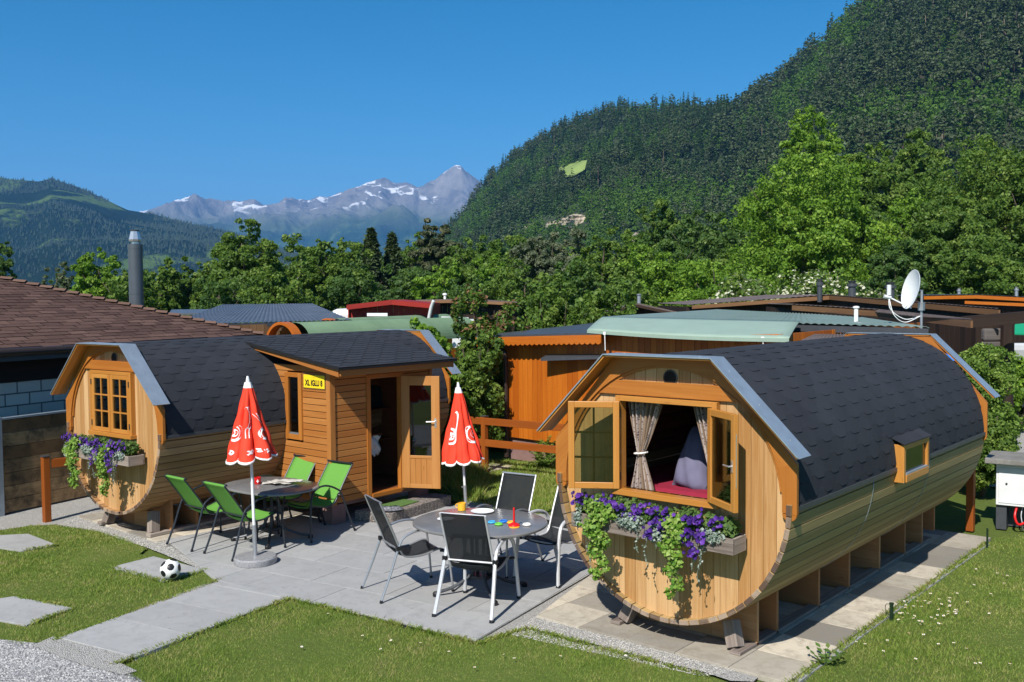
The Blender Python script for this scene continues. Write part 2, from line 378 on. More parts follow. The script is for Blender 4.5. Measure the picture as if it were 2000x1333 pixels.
    def build(s, name, mats, parent=None, smooth=False, bevel=0., world=False, solid=0.):
        me = bpy.data.meshes.new(name); me.from_pydata(s.v, [], s.f)
        uvl = me.uv_layers.new(name='UVMap'); uvl.data.foreach_set('uv', [c for t in s.uv for c in t])
        at_ = me.attributes.new('rnd', 'FLOAT', 'FACE'); at_.data.foreach_set('value', s.r)
        me.polygons.foreach_set('material_index', s.m)
        if not isinstance(mats, (list, tuple)): mats = [mats]
        for x in mats: me.materials.append(x)
        if smooth: me.polygons.foreach_set('use_smooth', [True]*len(s.f))
        me.update()
        o = bpy.data.objects.new(name, me); COL.objects.link(o)
        if parent is not None:
            o.parent = parent
            if world:
                pm = parent_matrix(parent); o.matrix_parent_inverse = pm.inverted()
        if solid: md = o.modifiers.new('t', 'SOLIDIFY'); md.thickness = solid; md.offset = 0
        if bevel:
            md = o.modifiers.new('b', 'BEVEL'); md.width = bevel; md.segments = 2; md.limit_method = 'ANGLE'; md.angle_limit = .7
        if smooth == 'auto':
            me.polygons.foreach_set('use_smooth', [True]*len(s.f)); me.set_sharp_from_angle(angle=.7)
        return o
def parent_matrix(o):
    m_ = Matrix.Translation(o.location) @ o.rotation_euler.to_matrix().to_4x4() @ Matrix.Diagonal((*o.scale, 1))
    return parent_matrix(o.parent) @ o.matrix_parent_inverse @ m_ if o.parent else m_
def tag(o, label=None, cat=None, group=None, kind=None):
    if label: o['label'] = label
    if cat: o['category'] = cat
    if group: o['group'] = group
    if kind: o['kind'] = kind
    return o
def thing(name, label, cat, loc=(0, 0, 0), rz=0., group=None):
    o = bpy.data.objects.new(name, None); COL.objects.link(o); o.empty_display_size = .2
    o.location = loc; o.rotation_euler = (0, 0, rz); return tag(o, label, cat, group)
def copy_tree(o, parent=None):
    c = o.copy(); COL.objects.link(c); c.parent = parent
    for ch in [x for x in list(COL.objects) if x.parent == o]: copy_tree(ch, c)
    return c
def np_mesh(name, V, nq, rnd, mat, parent=None, quads=4):
    """V: (nq*quads,3) verts, separate faces"""
    me = bpy.data.meshes.new(name); nv = len(V)
    me.vertices.add(nv); me.vertices.foreach_set('co', np.asarray(V, dtype=np.float32).ravel())
    me.loops.add(nv); me.loops.foreach_set('vertex_index', np.arange(nv, dtype=np.int32))
    me.polygons.add(nq); me.polygons.foreach_set('loop_start', np.arange(nq, dtype=np.int32)*quads)
    me.polygons.foreach_set('loop_total', np.full(nq, quads, dtype=np.int32))
    a = me.attributes.new('rnd', 'FLOAT', 'FACE'); a.data.foreach_set('value', np.asarray(rnd, dtype=np.float32))
    me.materials.append(mat); me.update(calc_edges=True)
    o = bpy.data.objects.new(name, me); COL.objects.link(o)
    if parent is not None: o.parent = parent
    return o
def text_mesh(txt, name, size, mat, parent, loc, rot, sx=1., bold=.0):
    cu = bpy.data.curves.new(name, 'FONT'); cu.body = txt; cu.size = size; cu.align_x = 'CENTER'; cu.align_y = 'CENTER'; cu.extrude = .001; cu.offset = bold
    t = bpy.data.objects.new('tmp', cu); COL.objects.link(t)
    bpy.context.view_layer.update()
    me = bpy.data.meshes.new_from_object(t.evaluated_get(bpy.context.evaluated_depsgraph_get()))
    bpy.data.objects.remove(t); bpy.data.curves.remove(cu)
    me.name = name; me.materials.clear(); me.materials.append(mat)
    o = bpy.data.objects.new(name, me); COL.objects.link(o); o.parent = parent; o.location = loc; o.rotation_euler = rot; o.scale = (sx, 1, 1)
    return o

# ---------------------------------------------------------------- foliage helpers (numpy)
def unit(a): return a/np.maximum(np.linalg.norm(a, axis=1, keepdims=True), 1e-9)
def leaf_quads(P, N, L, W, R, fold=.0):
    """rhombic leaves centred at P, facing N, random in-plane direction"""
    n = len(P); t = unit(np.cross(N, R.normal(size=(n, 3)))); b = np.cross(N, t)
    L = (L*np.ones(n))[:, None]; W = (W*np.ones(n))[:, None]
    V = np.empty((n, 4, 3)); V[:, 0] = P-t*L/2; V[:, 1] = P+b*W/2+t*L*.05+N*L*fold; V[:, 2] = P+t*L/2; V[:, 3] = P-b*W/2+t*L*.05+N*L*fold
    return V.reshape(-1, 3)
def clump_crown(lobes, nclump, nleaf, size, R, clump=.22, inner=.55, flat=.8, updir=.35):
    lobes = np.array(lobes, float); ar = (lobes[:, 3]*lobes[:, 4]*lobes[:, 5])**(2/3.)
    li = R.choice(len(lobes), nclump, p=ar/ar.sum()); d = unit(R.normal(size=(nclump, 3)))
    rad = inner+(1-inner)*R.rand(nclump, 1)**.5
    cc = lobes[li, :3]+d*lobes[li, 3:6]*rad
    cr = clump*lobes[li, 3:6].mean(axis=1)*(.6+.8*R.rand(nclump))
    crn = R.rand(nclump)
    ci = R.choice(nclump, nleaf, p=cr**2/(cr**2).sum()); dl = unit(R.normal(size=(nleaf, 3))+d[ci]*.55+np.array([0, 0, updir]))
    P = cc[ci]+dl*(cr[ci]*(.45+.6*R.rand(nleaf)))[:, None]*np.array([1, 1, flat])
    N = unit(dl+R.normal(size=(nleaf, 3))*.7)
    s = size*(.6+.8*R.rand(nleaf))
    V = leaf_quads(P, N, s, s*.62, R, .08)
    return V, np.clip(.5*crn[ci]+.5*R.rand(nleaf), 0, 1)
def conifer_quads(h, rad, n, size, R, base=.1, levels=22, power=.85, droop=.35):
    lv = R.randint(0, levels, n*2); t = (lv+.5)/levels
    keep = R.rand(n*2) < (1-t)*1.0+.12; lv = lv[keep][:n]; t = t[keep][:n]; n = len(lv)
    k = 5+((lv*7) % 3); az = (R.randint(0, 8, n) % k)/k*2*PI+lv*1.9+R.normal(size=n)*.13
    r = R.rand(n)**.6; rr = rad*((1-t)**power)*(.8+.35*np.sin(lv*5.1+az*2.3))*r
    z = h*(base+(1-base)*t)-rr*droop+R.normal(size=n)*h*.006
    P = np.stack([rr*np.cos(az), rr*np.sin(az), z], 1)
    out = np.stack([np.cos(az), np.sin(az), -droop*np.ones(n)], 1)
    N = unit(np.stack([-out[:, 0]*-.35, out[:, 1]*.35, np.ones(n)], 1)+R.normal(size=(n, 3))*.45)
    s = size*(.6+.8*R.rand(n))
    return leaf_quads(P, N, s, s*.5, R, .0), np.clip(R.rand(n)*.6+.4*r, 0, 1)
def trunk_mb(h, r, R, limbs=6, spread=1., top=.85):
    mb = MB(); p = []; x = y = 0
    for i in range(6):
        t = i/5; p.append((x, y, h*top*t)); x += R.normal()*h*.012; y += R.normal()*h*.012
    mb.tube(p, [r*(1-.8*i/5) for i in range(6)], 7)
    for i in range(limbs):
        z = h*(.3+.45*i/max(1, limbs)); a = R.rand()*6.28; l = spread*(.6+.4*R.rand())
        q0 = Vector((0, 0, z)); d = Vector((math.cos(a), math.sin(a), .8))
        mb.tube([q0, q0+d*l*.5, q0+d*l*.9+Vector((0, 0, l*.25))], [r*.4, r*.25, r*.08], 5)
    return mb

# ================================================================= SETTING
def sheet(name, poly, z, mat, th=.0, kind='structure'):
    mb = MB()
    if th: mb.prism([(p[0], p[1]) for p in poly], 2, z-th, z, r=.5)
    else:
        mb.v = [(p[0], p[1], z) for p in poly]; mb.face(list(range(len(poly))), [(p[0], p[1]) for p in poly], .5)
    o = mb.build(name, mat); tag(o, kind=kind); return o
def in_poly(P, poly):
    x, y = P[:, 0], P[:, 1]; c = np.zeros(len(P), bool); n = len(poly)
    for i in range(n):
        x1, y1 = poly[i][:2]; x2, y2 = poly[(i+1) % n][:2]
        if y1 == y2: continue
        m_ = ((y1 > y) != (y2 > y)) & (x < (x2-x1)*(y-y1)/(y2-y1)+x1); c ^= m_
    return c
def g2(u, v): p = G(u, v); return (p.x, p.y)

# big ground sheet reaching below the mountains
gm = MB(); S = 26000
gm.v = [(-S, -S, -.02), (S, -S, -.02), (S, S, -.02), (-S, S, -.02)]; gm.face([0, 1, 2, 3], [(0, 0), (1, 0), (1, 1), (0, 1)], .5)
tag(gm.build('ground', M['ground']), kind='structure')

lawn_left = [(-16, -5.5), (-12.5, -2.6), g2(0, 1037), g2(60, 1028), g2(110, 1026), g2(190, 1040), g2(240, 1052), g2(287, 1072), g2(272, 1084), g2(300, 1091), g2(398, 1117), g2(455, 1130), g2(350, 1166), g2(235, 1210), g2(100, 1252), g2(40, 1262), g2(0, 1250), (-6.5, -4.6), (-9, -6.5)]
lawn_front = [g2(225, 1308), g2(400, 1238), g2(520, 1188), g2(565, 1174), g2(620, 1183), g2(760, 1222), g2(928, 1262), g2(985, 1236), g2(1030, 1230), g2(1120, 1256), g2(1250, 1292), g2(1370, 1322), (.75, -.42), (1.0, -1.2), (1.2, -6), (-1.5, -6), g2(340, 1400), g2(262, 1333)]
lawn_right = [(1.22, .3), (1.21, 2.5), (1.2, 5.0), g2(1930, 1062), g2(1945, 1052), g2(2010, 1045), (3.5, 6.2), (6, 6), (6, 0), (1.4, -1.0)]
lawn_back = [g2(858, 975), g2(900, 983), g2(965, 1003), g2(1050, 1010), g2(1100, 985), (-1.2, 3.0), (-1.25, 6.2), g2(1090, 915), g2(990, 902), g2(940, 905), (-7.6, 5.9), (-6.5, 4.9), (-5.9, 2.9)]
lawn_far = [(1.3, 6.6), (1.0, 10), (1.0, 14), (6, 14), (6, 6.6)]
for i, p in enumerate((lawn_left, lawn_front, lawn_right, lawn_back)): sheet('lawn', p, .006, M['ground'])
def grass(name, poly, n, h, wd, seed, label, mt='blade'):
    R = np.random.RandomState(seed); P = np.array([q[:2] for q in poly]); lo, hi = P.min(0), P.max(0)
    k = int(n*1.0*(hi-lo).prod()); X = lo+(hi-lo)*R.rand(k, 2)
    d = np.hypot(X[:, 0]-CAM.x, X[:, 1]-CAM.y)
    # only where the photo sees it, thinner with distance
    rel = np.stack([X[:, 0]-CAM.x, X[:, 1]-CAM.y, 0*d-CAM.z], 1); zf = rel@np.array(cF); xr = rel@np.array(cR)/np.maximum(zf, .1)*F_PX
    vis = (zf > .5) & (abs(xr) < 1150)
    jit = R.normal(size=X.shape)*.022
    keep = in_poly(X+jit, poly) & vis & (R.rand(k) < np.clip(9./d, .25, 1)); X = X[keep]; d = d[keep]; k = len(X)
    patch = .75+.35*np.sin(X[:, 0]*2.1+np.sin(X[:, 1]*1.7))*np.sin(X[:, 1]*2.7+X[:, 0])
    H = h*(.45+.9*R.rand(k))*patch; Wd = wd*(.7+.6*R.rand(k))*np.clip(d/8, 1, 2.2)
    a = R.rand(k)*2*PI; la = R.rand(k)*2*PI; ln = H*(.3+1.1*R.rand(k))
    V = np.zeros((k, 4, 3)); cx, cy = np.cos(a)*Wd/2, np.sin(a)*Wd/2
    V[:, 0, 0] = X[:, 0]-cx; V[:, 0, 1] = X[:, 1]-cy; V[:, 1, 0] = X[:, 0]+cx; V[:, 1, 1] = X[:, 1]+cy
    for q, f, zz in ((2, .8, 1.), (3, .45, .55)):
        s = 1 if q == 2 else -1
        V[:, q, 0] = X[:, 0]+np.cos(la)*ln*f+s*cx*.35; V[:, q, 1] = X[:, 1]+np.sin(la)*ln*f+s*cy*.35; V[:, q, 2] = H*zz
    o = np_mesh(name, V.reshape(-1, 3), k, R.rand(k), M[mt]); tag(o, label, 'grass', kind='stuff')
grass('grass', lawn_front, 8500, .032, .0046, 1, 'short mown lawn in front of the patio')
grass('grass', lawn_left, 8000, .032, .0048, 2, 'short mown lawn left of the paved path')
grass('grass', lawn_right, 7500, .034, .005, 3, 'green lawn beside the right barrel with daisies', 'blade_fresh')
grass('grass', lawn_back, 4200, .085, .007, 4, 'longer grass behind the patio between the cabins', 'blade_fresh')
grass('grass', lawn_far, 2500, .08, .012, 5, 'grass behind the white meter cabinet')
# long tufts at the foot of the left cabin
tuft = [g2(850, 960), g2(940, 985), g2(945, 925), g2(905, 905), g2(850, 925)]
grass('long_grass', tuft, 5000, .26, .009, 6, 'long shaggy grass in the shade beside the open door')

def edge_tufts(segs, n, seed):
    R = np.random.RandomState(seed); V = []; rn = []
    for (a, b) in segs:
        a, b = np.array(a), np.array(b); L = np.linalg.norm(b-a); k = int(n*L); t = np.repeat(R.rand(k//7+1), 7)[:k]+R.normal(size=k)*.02/L; t = np.clip(t, 0, 1); nn = np.array([-(b-a)[1], (b-a)[0]])/L
        P = a+(b-a)*t[:, None]+nn*R.normal(size=(k, 1))*.012; H = .02+.028*R.rand(k); an = R.rand(k)*6.28; ln = H*(.6+.9*R.rand(k)); la = R.rand(k)*6.28; Q = np.zeros((k, 4, 3))
        cx, cy = np.cos(an)*.003, np.sin(an)*.003; Q[:, 0, 0] = P[:, 0]-cx; Q[:, 0, 1] = P[:, 1]-cy; Q[:, 1, 0] = P[:, 0]+cx; Q[:, 1, 1] = P[:, 1]+cy
        for q, f, zz in ((2, .9, 1.), (3, .45, .6)): Q[:, q, 0] = P[:, 0]+np.cos(la)*ln*f; Q[:, q, 1] = P[:, 1]+np.sin(la)*ln*f; Q[:, q, 2] = .01+H*zz
        V.append(Q.reshape(-1, 3)); rn.append(R.rand(k))
    o = np_mesh('grass', np.concatenate(V), sum(map(len, rn)), np.concatenate(rn), M['blade_fresh']); tag(o, 'ragged grass tufts growing over the paving edges', 'grass', kind='stuff')
edge_tufts([((-4.21, -3.33), (-4.70, -1.35)), ((-3.25, -3.28), (-3.58, -1.3)), ((-3.58, -1.3), (-1.31, -1.03)), ((1.2, -.2), (1.2, 5.3)), (g2(930, 1262), g2(1030, 1230)), (g2(1030, 1232), g2(1370, 1322)), (g2(220, 1112), g2(320, 1141)), (g2(320, 1141), g2(400, 1117)), (g2(143, 1192), g2(52, 1226)), (g2(30, 1169), g2(143, 1192)), (g2(40, 1080), g2(112, 1068))], 520, 12)
# gravel and pale grit
sheet('gravel_area', [g2(-300, 1225), g2(0, 1252), g2(90, 1260), g2(235, 1305), g2(300, 1345), g2(500, 1500), (-2, -6.5), (-9, -8), (-14, -7)], .010, M['gravel'])
sheet('grit_strip', [g2(62, 1266), g2(104, 1248), g2(235, 1300), g2(268, 1316), g2(240, 1324), g2(150, 1300)], .022, M['grit'])
sheet('grit_strip', [g2(-40, 1040), g2(110, 1025), g2(190, 1038), g2(287, 1070), g2(430, 1128), g2(470, 1124), g2(500, 1060), g2(430, 1000), g2(180, 962), g2(0, 1000)], .003, M['grit'])
sheet('grit_strip', [g2(985, 1240), g2(1050, 1205), g2(1500, 1305), (.95, -.26), (.8, -.36), g2(1380, 1316), g2(1250, 1283), g2(1120, 1249), g2(1030, 1226)], .008, M['grit'])
sheet('grit_strip', [(-1.34, -1.06), (-1.2, -.25), (-1.2, .2), (-1.65, 2.9), (-2.0, 3.2), (-2.2, 3.1)], .0075, M['grit'])
sheet('gravel_area', [(-.9, 9.5), (.6, 9.0), (2.5, 9), (3, 24), (-5, 32), (-6, 25), (-2.2, 14)], .008, M['grit'])
R = np.random.RandomState(21)
def pebbles(name, poly, n, s0, mat, label):
    P = np.array([q[:2] for q in poly]); lo, hi = P.min(0), P.max(0)
    X = lo+(hi-lo)*R.rand(n, 2); X = X[in_poly(X, poly)]; k = len(X)
    base = np.array([(1, 0, 0), (-1, 0, 0), (0, 1, 0), (0, -1, 0), (0, 0, 1), (0, 0, -.3)], float)
    fc = np.array([(0, 2, 4), (2, 1, 4), (1, 3, 4), (3, 0, 4)])
    s = s0*(.4+1.1*R.rand(k)); sc3 = s[:, None]*np.stack([.8+.5*R.rand(k), .8+.5*R.rand(k), .5+.3*R.rand(k)], 1)
    a = R.rand(k)*6.28; v = base[None]*sc3[:, None]; x = v[:, :, 0]*np.cos(a)[:, None]-v[:, :, 1]*np.sin(a)[:, None]; y = v[:, :, 0]*np.sin(a)[:, None]+v[:, :, 1]*np.cos(a)[:, None]
    v = np.stack([x+X[:, None, 0], y+X[:, None, 1], v[:, :, 2]+.012], 2)
    T = v[:, fc].reshape(-1, 3); o = np_mesh(name, T, k*4, np.repeat(R.rand(k), 4), mat, quads=3); tag(o, label, 'gravel', kind='stuff')
n_ = NT('pebble_stone'); n_.set(Base_Color=n_.ramp(n_.rnd(), (0, (.1, .1, .105)), (.5, (.25, .25, .26)), (1, (.5, .49, .47))), Roughness=.85); M['pebble'] = n_.m
n_ = NT('pale_grit_stone'); n_.set(Base_Color=n_.ramp(n_.rnd(), (0, (.25, .24, .22)), (1, (.62, .6, .56))), Roughness=.85); M['gritstone'] = n_.m
pebbles('gravel', [g2(-20, 1250), g2(90, 1262), g2(235, 1305), g2(300, 1360), g2(0, 1360)], 26000, .009, M['pebble'], 'loose grey gravel in the lower left corner')
pebbles('grit', [g2(985, 1240), g2(1050, 1205), g2(1500, 1305), g2(1370, 1324)], 16000, .0042, M['gritstone'], 'pale grit along the sandy pavers')
pebbles('grit', [g2(110, 1028), g2(190, 1040), g2(287, 1072), g2(430, 1128), g2(400, 1085), g2(180, 1000)], 18000, .0045, M['gritstone'], 'pale grit between the left lawn and the cabin')

# paved patio: rotated slabs; each row of slabs is real geometry
def slabs(name, origin, ang, rows, poly, mat, dx, dy, z=.03, gap=.006, off=.5, seed=3, tones=None, th=.045):
    rr = random.Random(seed); ca, sa = math.cos(ang), math.sin(ang); mb = MB()
    for j in range(rows[0], rows[1]):
        for i in range(rows[2], rows[3]):
            x0 = i*dx+(off*dx if j % 2 else 0); y0 = j*dy
            cell = [(x0+gap/2, y0+gap/2), (x0+dx-gap/2, y0+gap/2), (x0+dx-gap/2, y0+dy-gap/2), (x0+gap/2, y0+dy-gap/2)]
            Wp = [(origin[0]+a*ca-b*sa, origin[1]+a*sa+b*ca) for a, b in cell]
            Q = clip(Wp, poly)
            if len(Q) >= 3:
                zz = z+rr.uniform(-.002, .002); t = rr.random() if tones is None else tones(i, j, rr)
                mb.prism(Q, 2, zz-th, zz, r=t)
    o = mb.build(name, mat, bevel=.003); return tag(o, kind='structure')
def clip(sub, poly):
    """Sutherland-Hodgman against a convex CCW polygon"""
    out = list(sub)
    for i in range(len(poly)):
        a, b = poly[i], poly[(i+1) % len(poly)]; inp = out; out = []
        ins = lambda p: (b[0]-a[0])*(p[1]-a[1])-(b[1]-a[1])*(p[0]-a[0]) >= -1e-9
        for k in range(len(inp)):
            p, q = inp[k-1], inp[k]
            if ins(p) != ins(q):
                d1 = (b[0]-a[0])*(p[1]-a[1])-(b[1]-a[1])*(p[0]-a[0]); d2 = (b[0]-a[0])*(q[1]-a[1])-(b[1]-a[1])*(q[0]-a[0])
                t = d1/(d1-d2); out.append((p[0]+(q[0]-p[0])*t, p[1]+(q[1]-p[1])*t))
            if ins(q): out.append(q)
        if not out: return []
    return out
PA = math.radians(9.0)
P0 = (-1.31, -1.0)
sheet('mortar_bed', [(-4.73, -1.38), (-4.2, -3.36), (-3.25, -3.3), (-3.59, -1.3), (-1.3, -1.02), (-1.75, 1.4), (-2.1, 3.2), (-5.3, 3.2), (-5.3, .5), (-6.3, .5), (-6.6, -.9)], .0245, M['grit'])
slabs('patio_paving', P0, PA, (0, 10, -7, 1), [(-3.57, -1.28), (-1.31, -1.0), (-1.78, 1.4), (-2.15, 3.05), (-5.3, 2.7), (-5.2, 1.6)] and [(-4.72, -1.42), (-1.31, -.985), (-2.1, 3.1), (-5.4, 2.75)], M['paver'], 1.0, .6, seed=4)
slabs('patio_paving', P0, PA, (-1, 10, -8, 1), [(-6.75, -.82), (-4.725, -1.41), (-5.405, 2.75), (-6.3, 2.6)], M['paver'], 1.0, .6, z=.029, seed=5)
slabs('path_paving', (-4.23, -3.3), math.radians(11.5), (0, 4, 0, 1), [(-4.3, -3.45), (-3.2, -3.2), (-3.5, -1.2), (-4.8, -1.46)], M['paver'], 1.0, .6, off=0, seed=6)
slabs('sand_paving', (1.18, -.16), 0., (0, 12, -6, 0), [(-1.3, -.2), (1.2, -.15), (1.2, 5.6), (-1.72, 5.6), (-1.72, 1.3)], M['sandpaver'], .5, .5, z=.028, off=0, seed=8)
slabs('sand_paving', (-9.0, -1.2), math.radians(3.2), (0, 14, 0, 7), [(-8.95, -.9), (-6.75, -.95), (-6.35, 1.2), (-6.75, 6), (-9.2, 6)], M['sandpaver'], .5, .5, z=.024, off=0, seed=9)
for i, q in enumerate(([(0-60, 1052), (55, 1046), (112, 1068), (40, 1080), (-75, 1062)], [(-80, 1185), (30, 1169), (143, 1192), (52, 1226), (-60, 1205)], [(218, 1112), (300, 1091), (400, 1117), (320, 1141)])):
    P = [g2(*a) for a in q]
    mb = MB(); mb.prism(P, 2, -.03, .022+.002*i, r=.4+.2*i)
    tag(mb.build('stepping_slab', M['paver'], bevel=.003), kind='structure')
# concrete kerb along the sandy pavers
mb = MB(); mb.box(1.19, 1.235, -.25, 5.3, -.05, .018, r=.1); tag(mb.build('kerb', M['paver']), kind='structure')

# ================================================================= BARREL CABINS
def arc_pts(r, zc, a0, a1, n): return [(r*math.cos(a0+(a1-a0)*i/n), zc+r*math.sin(a0+(a1-a0)*i/n)) for i in range(n+1)]
def barrel(root, R, zc, L, stave_mat, open_window, seed):
    k = R/1.15; rr = random.Random(seed); rng.seed(seed)
    ox = .5*k; oz0, oz1 = zc-.045*k, zc+.78*k            # window opening
    # --- disc wall of vertical boards
    Rd = R-.04
    def disc(y0, y1, opening):
        mb = MB(); bw = .112*k; nb = int(2*Rd/bw)+1; x = -Rd
        for i in range(nb):
            xa, xb = -Rd+i*2*Rd/nb, -Rd+(i+1)*2*Rd/nb
            segs = [(xa, xb)]
            if opening:
                cuts = [c for c in (-ox, ox) if xa < c < xb]
                if cuts: segs = [(xa, cuts[0]), (cuts[0], xb)]
            tone = rr.random()
            for (a, b) in segs:
                if b-a < .004: continue
                g = .0015; a2, b2 = a+g, b-g
                za = math.sqrt(max(Rd*Rd-a2*a2, .0004)); zb = math.sqrt(max(Rd*Rd-b2*b2, .0004)); mid = (a+b)/2
                if opening and abs(mid) < ox:
                    mb.prism([(a2, zc-za), (b2, zc-zb), (b2, oz0), (a2, oz0)], 1, y0, y1, r=tone, long=2)
                    if min(za, zb) > oz1-zc+.01: mb.prism([(a2, oz1), (b2, oz1), (b2, zc+zb), (a2, zc+za)], 1, y0, y1, r=tone, long=2)
                else: mb.prism([(a2, zc-za), (b2, zc-zb), (b2, zc+zb), (a2, zc+za)], 1, y0, y1, r=tone, long=2)
        return mb
    disc(.03, .07, True).build('front_wall', M['disc'], root, bevel=.002)
    disc(L-.07, L-.03, False).build('rear_wall', M['trim'], root)
    # --- staves
    def staves(a0, a1, Ro, th, y0, y1, mats, name):
        mb = MB(); n = max(1, round(abs(a1-a0)*Ro/(.098*k))); 
        for i in range(n):
            g = .0045/Ro; b0, b1 = a0+(a1-a0)*i/n+g, a0+(a1-a0)*(i+1)/n-g; e = .0; Ri = Ro-th
            c = []
            ys = (y0-rr.uniform(0, .01), y1)
            for (rad) in (0, 1):
                for yy in ys:
                    for bb in (b0, b1):
                        q = Ro if rad else Ri
                        c.append((q*math.cos(bb), yy, zc+q*math.sin(bb)))
            mb.hexa(c, 1, rr.random(), 0, 1)
        return mb.build(name, mats, root, bevel=.003)
    staves(-PI-.02, .02, R, .042, -.03, L+.03, [stave_mat, M['stave_end']], 'lower_staves')
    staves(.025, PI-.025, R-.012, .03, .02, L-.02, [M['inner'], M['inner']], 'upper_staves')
    # --- shingle roof (overlapping hexagonal tabs wrapped over the barrel)
    mb = MB(); Rr = R+.004; rows = 28; tw = .31*k; a_lo, a_hi = -.03, PI+.03
    y0, y1 = .06, L-.05; half = PI/2
    for side in (0, 1):
        for j in range(14):
            t0 = (j)/14.; t1 = (j+1)/14.   # from eave to crest
            A = lambda t: (a_lo+(half-a_lo)*t) if side == 0 else (a_hi+(half-a_hi)*t)
            nt_ = int((y1-y0)/tw)+2
            for i in range(-1, nt_):
                ys = y0+(i+(.5 if j % 2 else 0))*tw; tone = rr.random()
                cuts = [ys, ys+tw*.30, ys+tw*.70, ys+tw]
                tb = [t0+.0, t0-.55/14., t0-.55/14., t0+.0]  # hexagonal lower edge
                if j == 0: tb = [-.0]*4
                top = t1+.03
                cs = [min(max(c, y0), y1) for c in cuts]
                if cs[3]-cs[0] < .01: continue
                for q in range(3):
                    if cs[q+1]-cs[q] < .001: continue
                    def P(t, yy, lift): a = A(t); r_ = Rr+lift; return (r_*math.cos(a), yy, zc+r_*math.sin(a))
                    lo0, lo1 = tb[q], tb[q+1]; lf = .0075
                    if q == 0: lo0 = tb[0]
                    b = len(mb.v); mid = (t0+top)/2; l0, l1 = ((.003, .010), (.010, .010), (.010, .003))[q]
                    mb.v += [P(lo0, cs[q], l0), P(lo1, cs[q+1], l1), P(mid, cs[q], .006), P(mid, cs[q+1], .006), P(top, cs[q], .0), P(top, cs[q+1], .0), P(lo0, cs[q], .0), P(lo1, cs[q+1], .0)]
                    fl = lambda l: l if side == 0 else l[::-1]
                    for f in ([0, 1, 3, 2], [2, 3, 5, 4]): mb.face(fl([b+e for e in f]), [(0, 0)]*4, tone, 0)
                    mb.face(fl([b+6, b+7, b+1, b+0]), [(0, 0)]*4, tone, 1)
    mb.grid(lambda u, v: ((R+.002)*math.cos(a_lo+(a_hi-a_lo)*u), y0+(y1-y0)*v, zc+(R+.002)*math.sin(a_lo+(a_hi-a_lo)*u)), 40, 1, r=.2, mi=1)
    mb.build('shingle_roof', [M['shingle'], M['shingle_edge']], root)
    mb = MB()
    for sgn in (1, -1): mb.box(sgn*(R+.004), sgn*(R+.022), .05, L-.02, zc-.045, zc-.005, 1)
    mb.build('drip_edge', M['metal_dark'], root)
    # --- gables
    tx, tz, gx, gz = 1.268*k, zc+.421*k, .526*k, zc+1.151*k
    def gable(ya, yb, nm):
        mb = MB(); hull = [(1.03*R, zc-.9), (1.03*R, zc+.345*k), (gx-.0, gz-.03), (-gx+.0, gz-.03), (-1.03*R, zc+.345*k), (-1.03*R, zc-.9)]
        def outer(a):
            d = (math.cos(a), math.sin(a)); best = None
            for i in range(5):
                (x1, z1), (x2, z2) = hull[i], hull[i+1]; ex, ez = x2-x1, z2-z1; det = d[0]*(-ez)+ex*d[1]
                if abs(det) < 1e-9: continue
                px, pz = x1, z1-zc; t = (px*(-ez)+ex*pz)/det; s_ = (d[0]*pz-d[1]*px)/det
                if t > 0 and -1e-6 <= s_ <= 1+1e-6 and (best is None or t < best): best = t
            return (d[0]*best, zc+d[1]*best)
        Ri = .925*R; n = 40; a0, a1 = -.05, PI+.05; prev = None
        # corner angles are inserted so the hull stays crisp
        al = sorted(set([a0+(a1-a0)*i/n for i in range(n+1)]+[math.atan2(h[1]-zc, h[0]) for h in hull[1:5]]))
        for i in range(len(al)-1):
            p, q = al[i], al[i+1]; o1, o2 = outer(p), outer(q)
            i1, i2 = (Ri*math.cos(p), zc+Ri*math.sin(p)), (Ri*math.cos(q), zc+Ri*math.sin(q))
            seg = 0 if q <= math.atan2(hull[1][1]-zc, hull[1][0])+1e-6 else 1 if q <= math.atan2(hull[2][1]-zc, hull[2][0])+1e-6 else 2 if q <= math.atan2(hull[3][1]-zc, hull[3][0])+1e-6 else 3
            b = len(mb.v); c = []
            for yy in (ya, yb):
                for pt in (i1, o1, o2, i2): mb.v.append((pt[0], yy, pt[1]))
            uvq = lambda pt: (pt[1] if seg in (0,) else pt[0]*.7+pt[1]*.7*(1 if seg == 3 else -1) if seg != 2 else pt[0], pt[0] if seg == 0 else pt[0]*.7-pt[1]*.7*(1 if seg == 3 else -1) if seg != 2 else pt[1])
            u4 = [uvq(x) for x in (i1, o1, o2, i2)]; tone = (.35, .6, .45, .55)[seg]
            mb.face([b, b+1, b+2, b+3], u4, tone); mb.face([b+7, b+6, b+5, b+4], u4[::-1], tone)
            mb.face([b+1, b+5, b+6, b+2], [(0, 0), (.03, 0), (.03, .1), (0, .1)], tone); mb.face([b+3, b+7, b+4, b], [(0, 0), (.03, 0), (.03, .1), (0, .1)], tone)
        for sgn in (1, -1):    # rounded lower ends
            cx = sgn*(outer(a0)[0]+Ri*math.cos(a0))/2; hw = (outer(a0)[0]-Ri*math.cos(a0))/2-.001; zb = zc-.052*R
            poly = [(cx+hw*math.cos(t), zb+hw*.9*math.sin(t)) for t in [PI+PI*i/8 for i in range(9)]]
            mb.prism(poly, 1, ya+.0005, yb-.0005, r=.35, long=2)
        mb.build(nm, M['trim'], root)
    gable(-.012, .022, 'front_gable_board'); gable(L-.022, L+.012, 'rear_gable_board')
    mb = MB()     # inner arch lath following the disc
    pts_o, pts_i = arc_pts(.965*R, zc, .1, PI-.1, 28), arc_pts(.905*R, zc, .1, PI-.1, 28)
    for i in range(28): mb.prism([pts_i[i], pts_i[i+1], pts_o[i+1], pts_o[i]][::-1], 1, .008, .029, r=.7)
    mb.build('inner_arch', M['trim'], root)
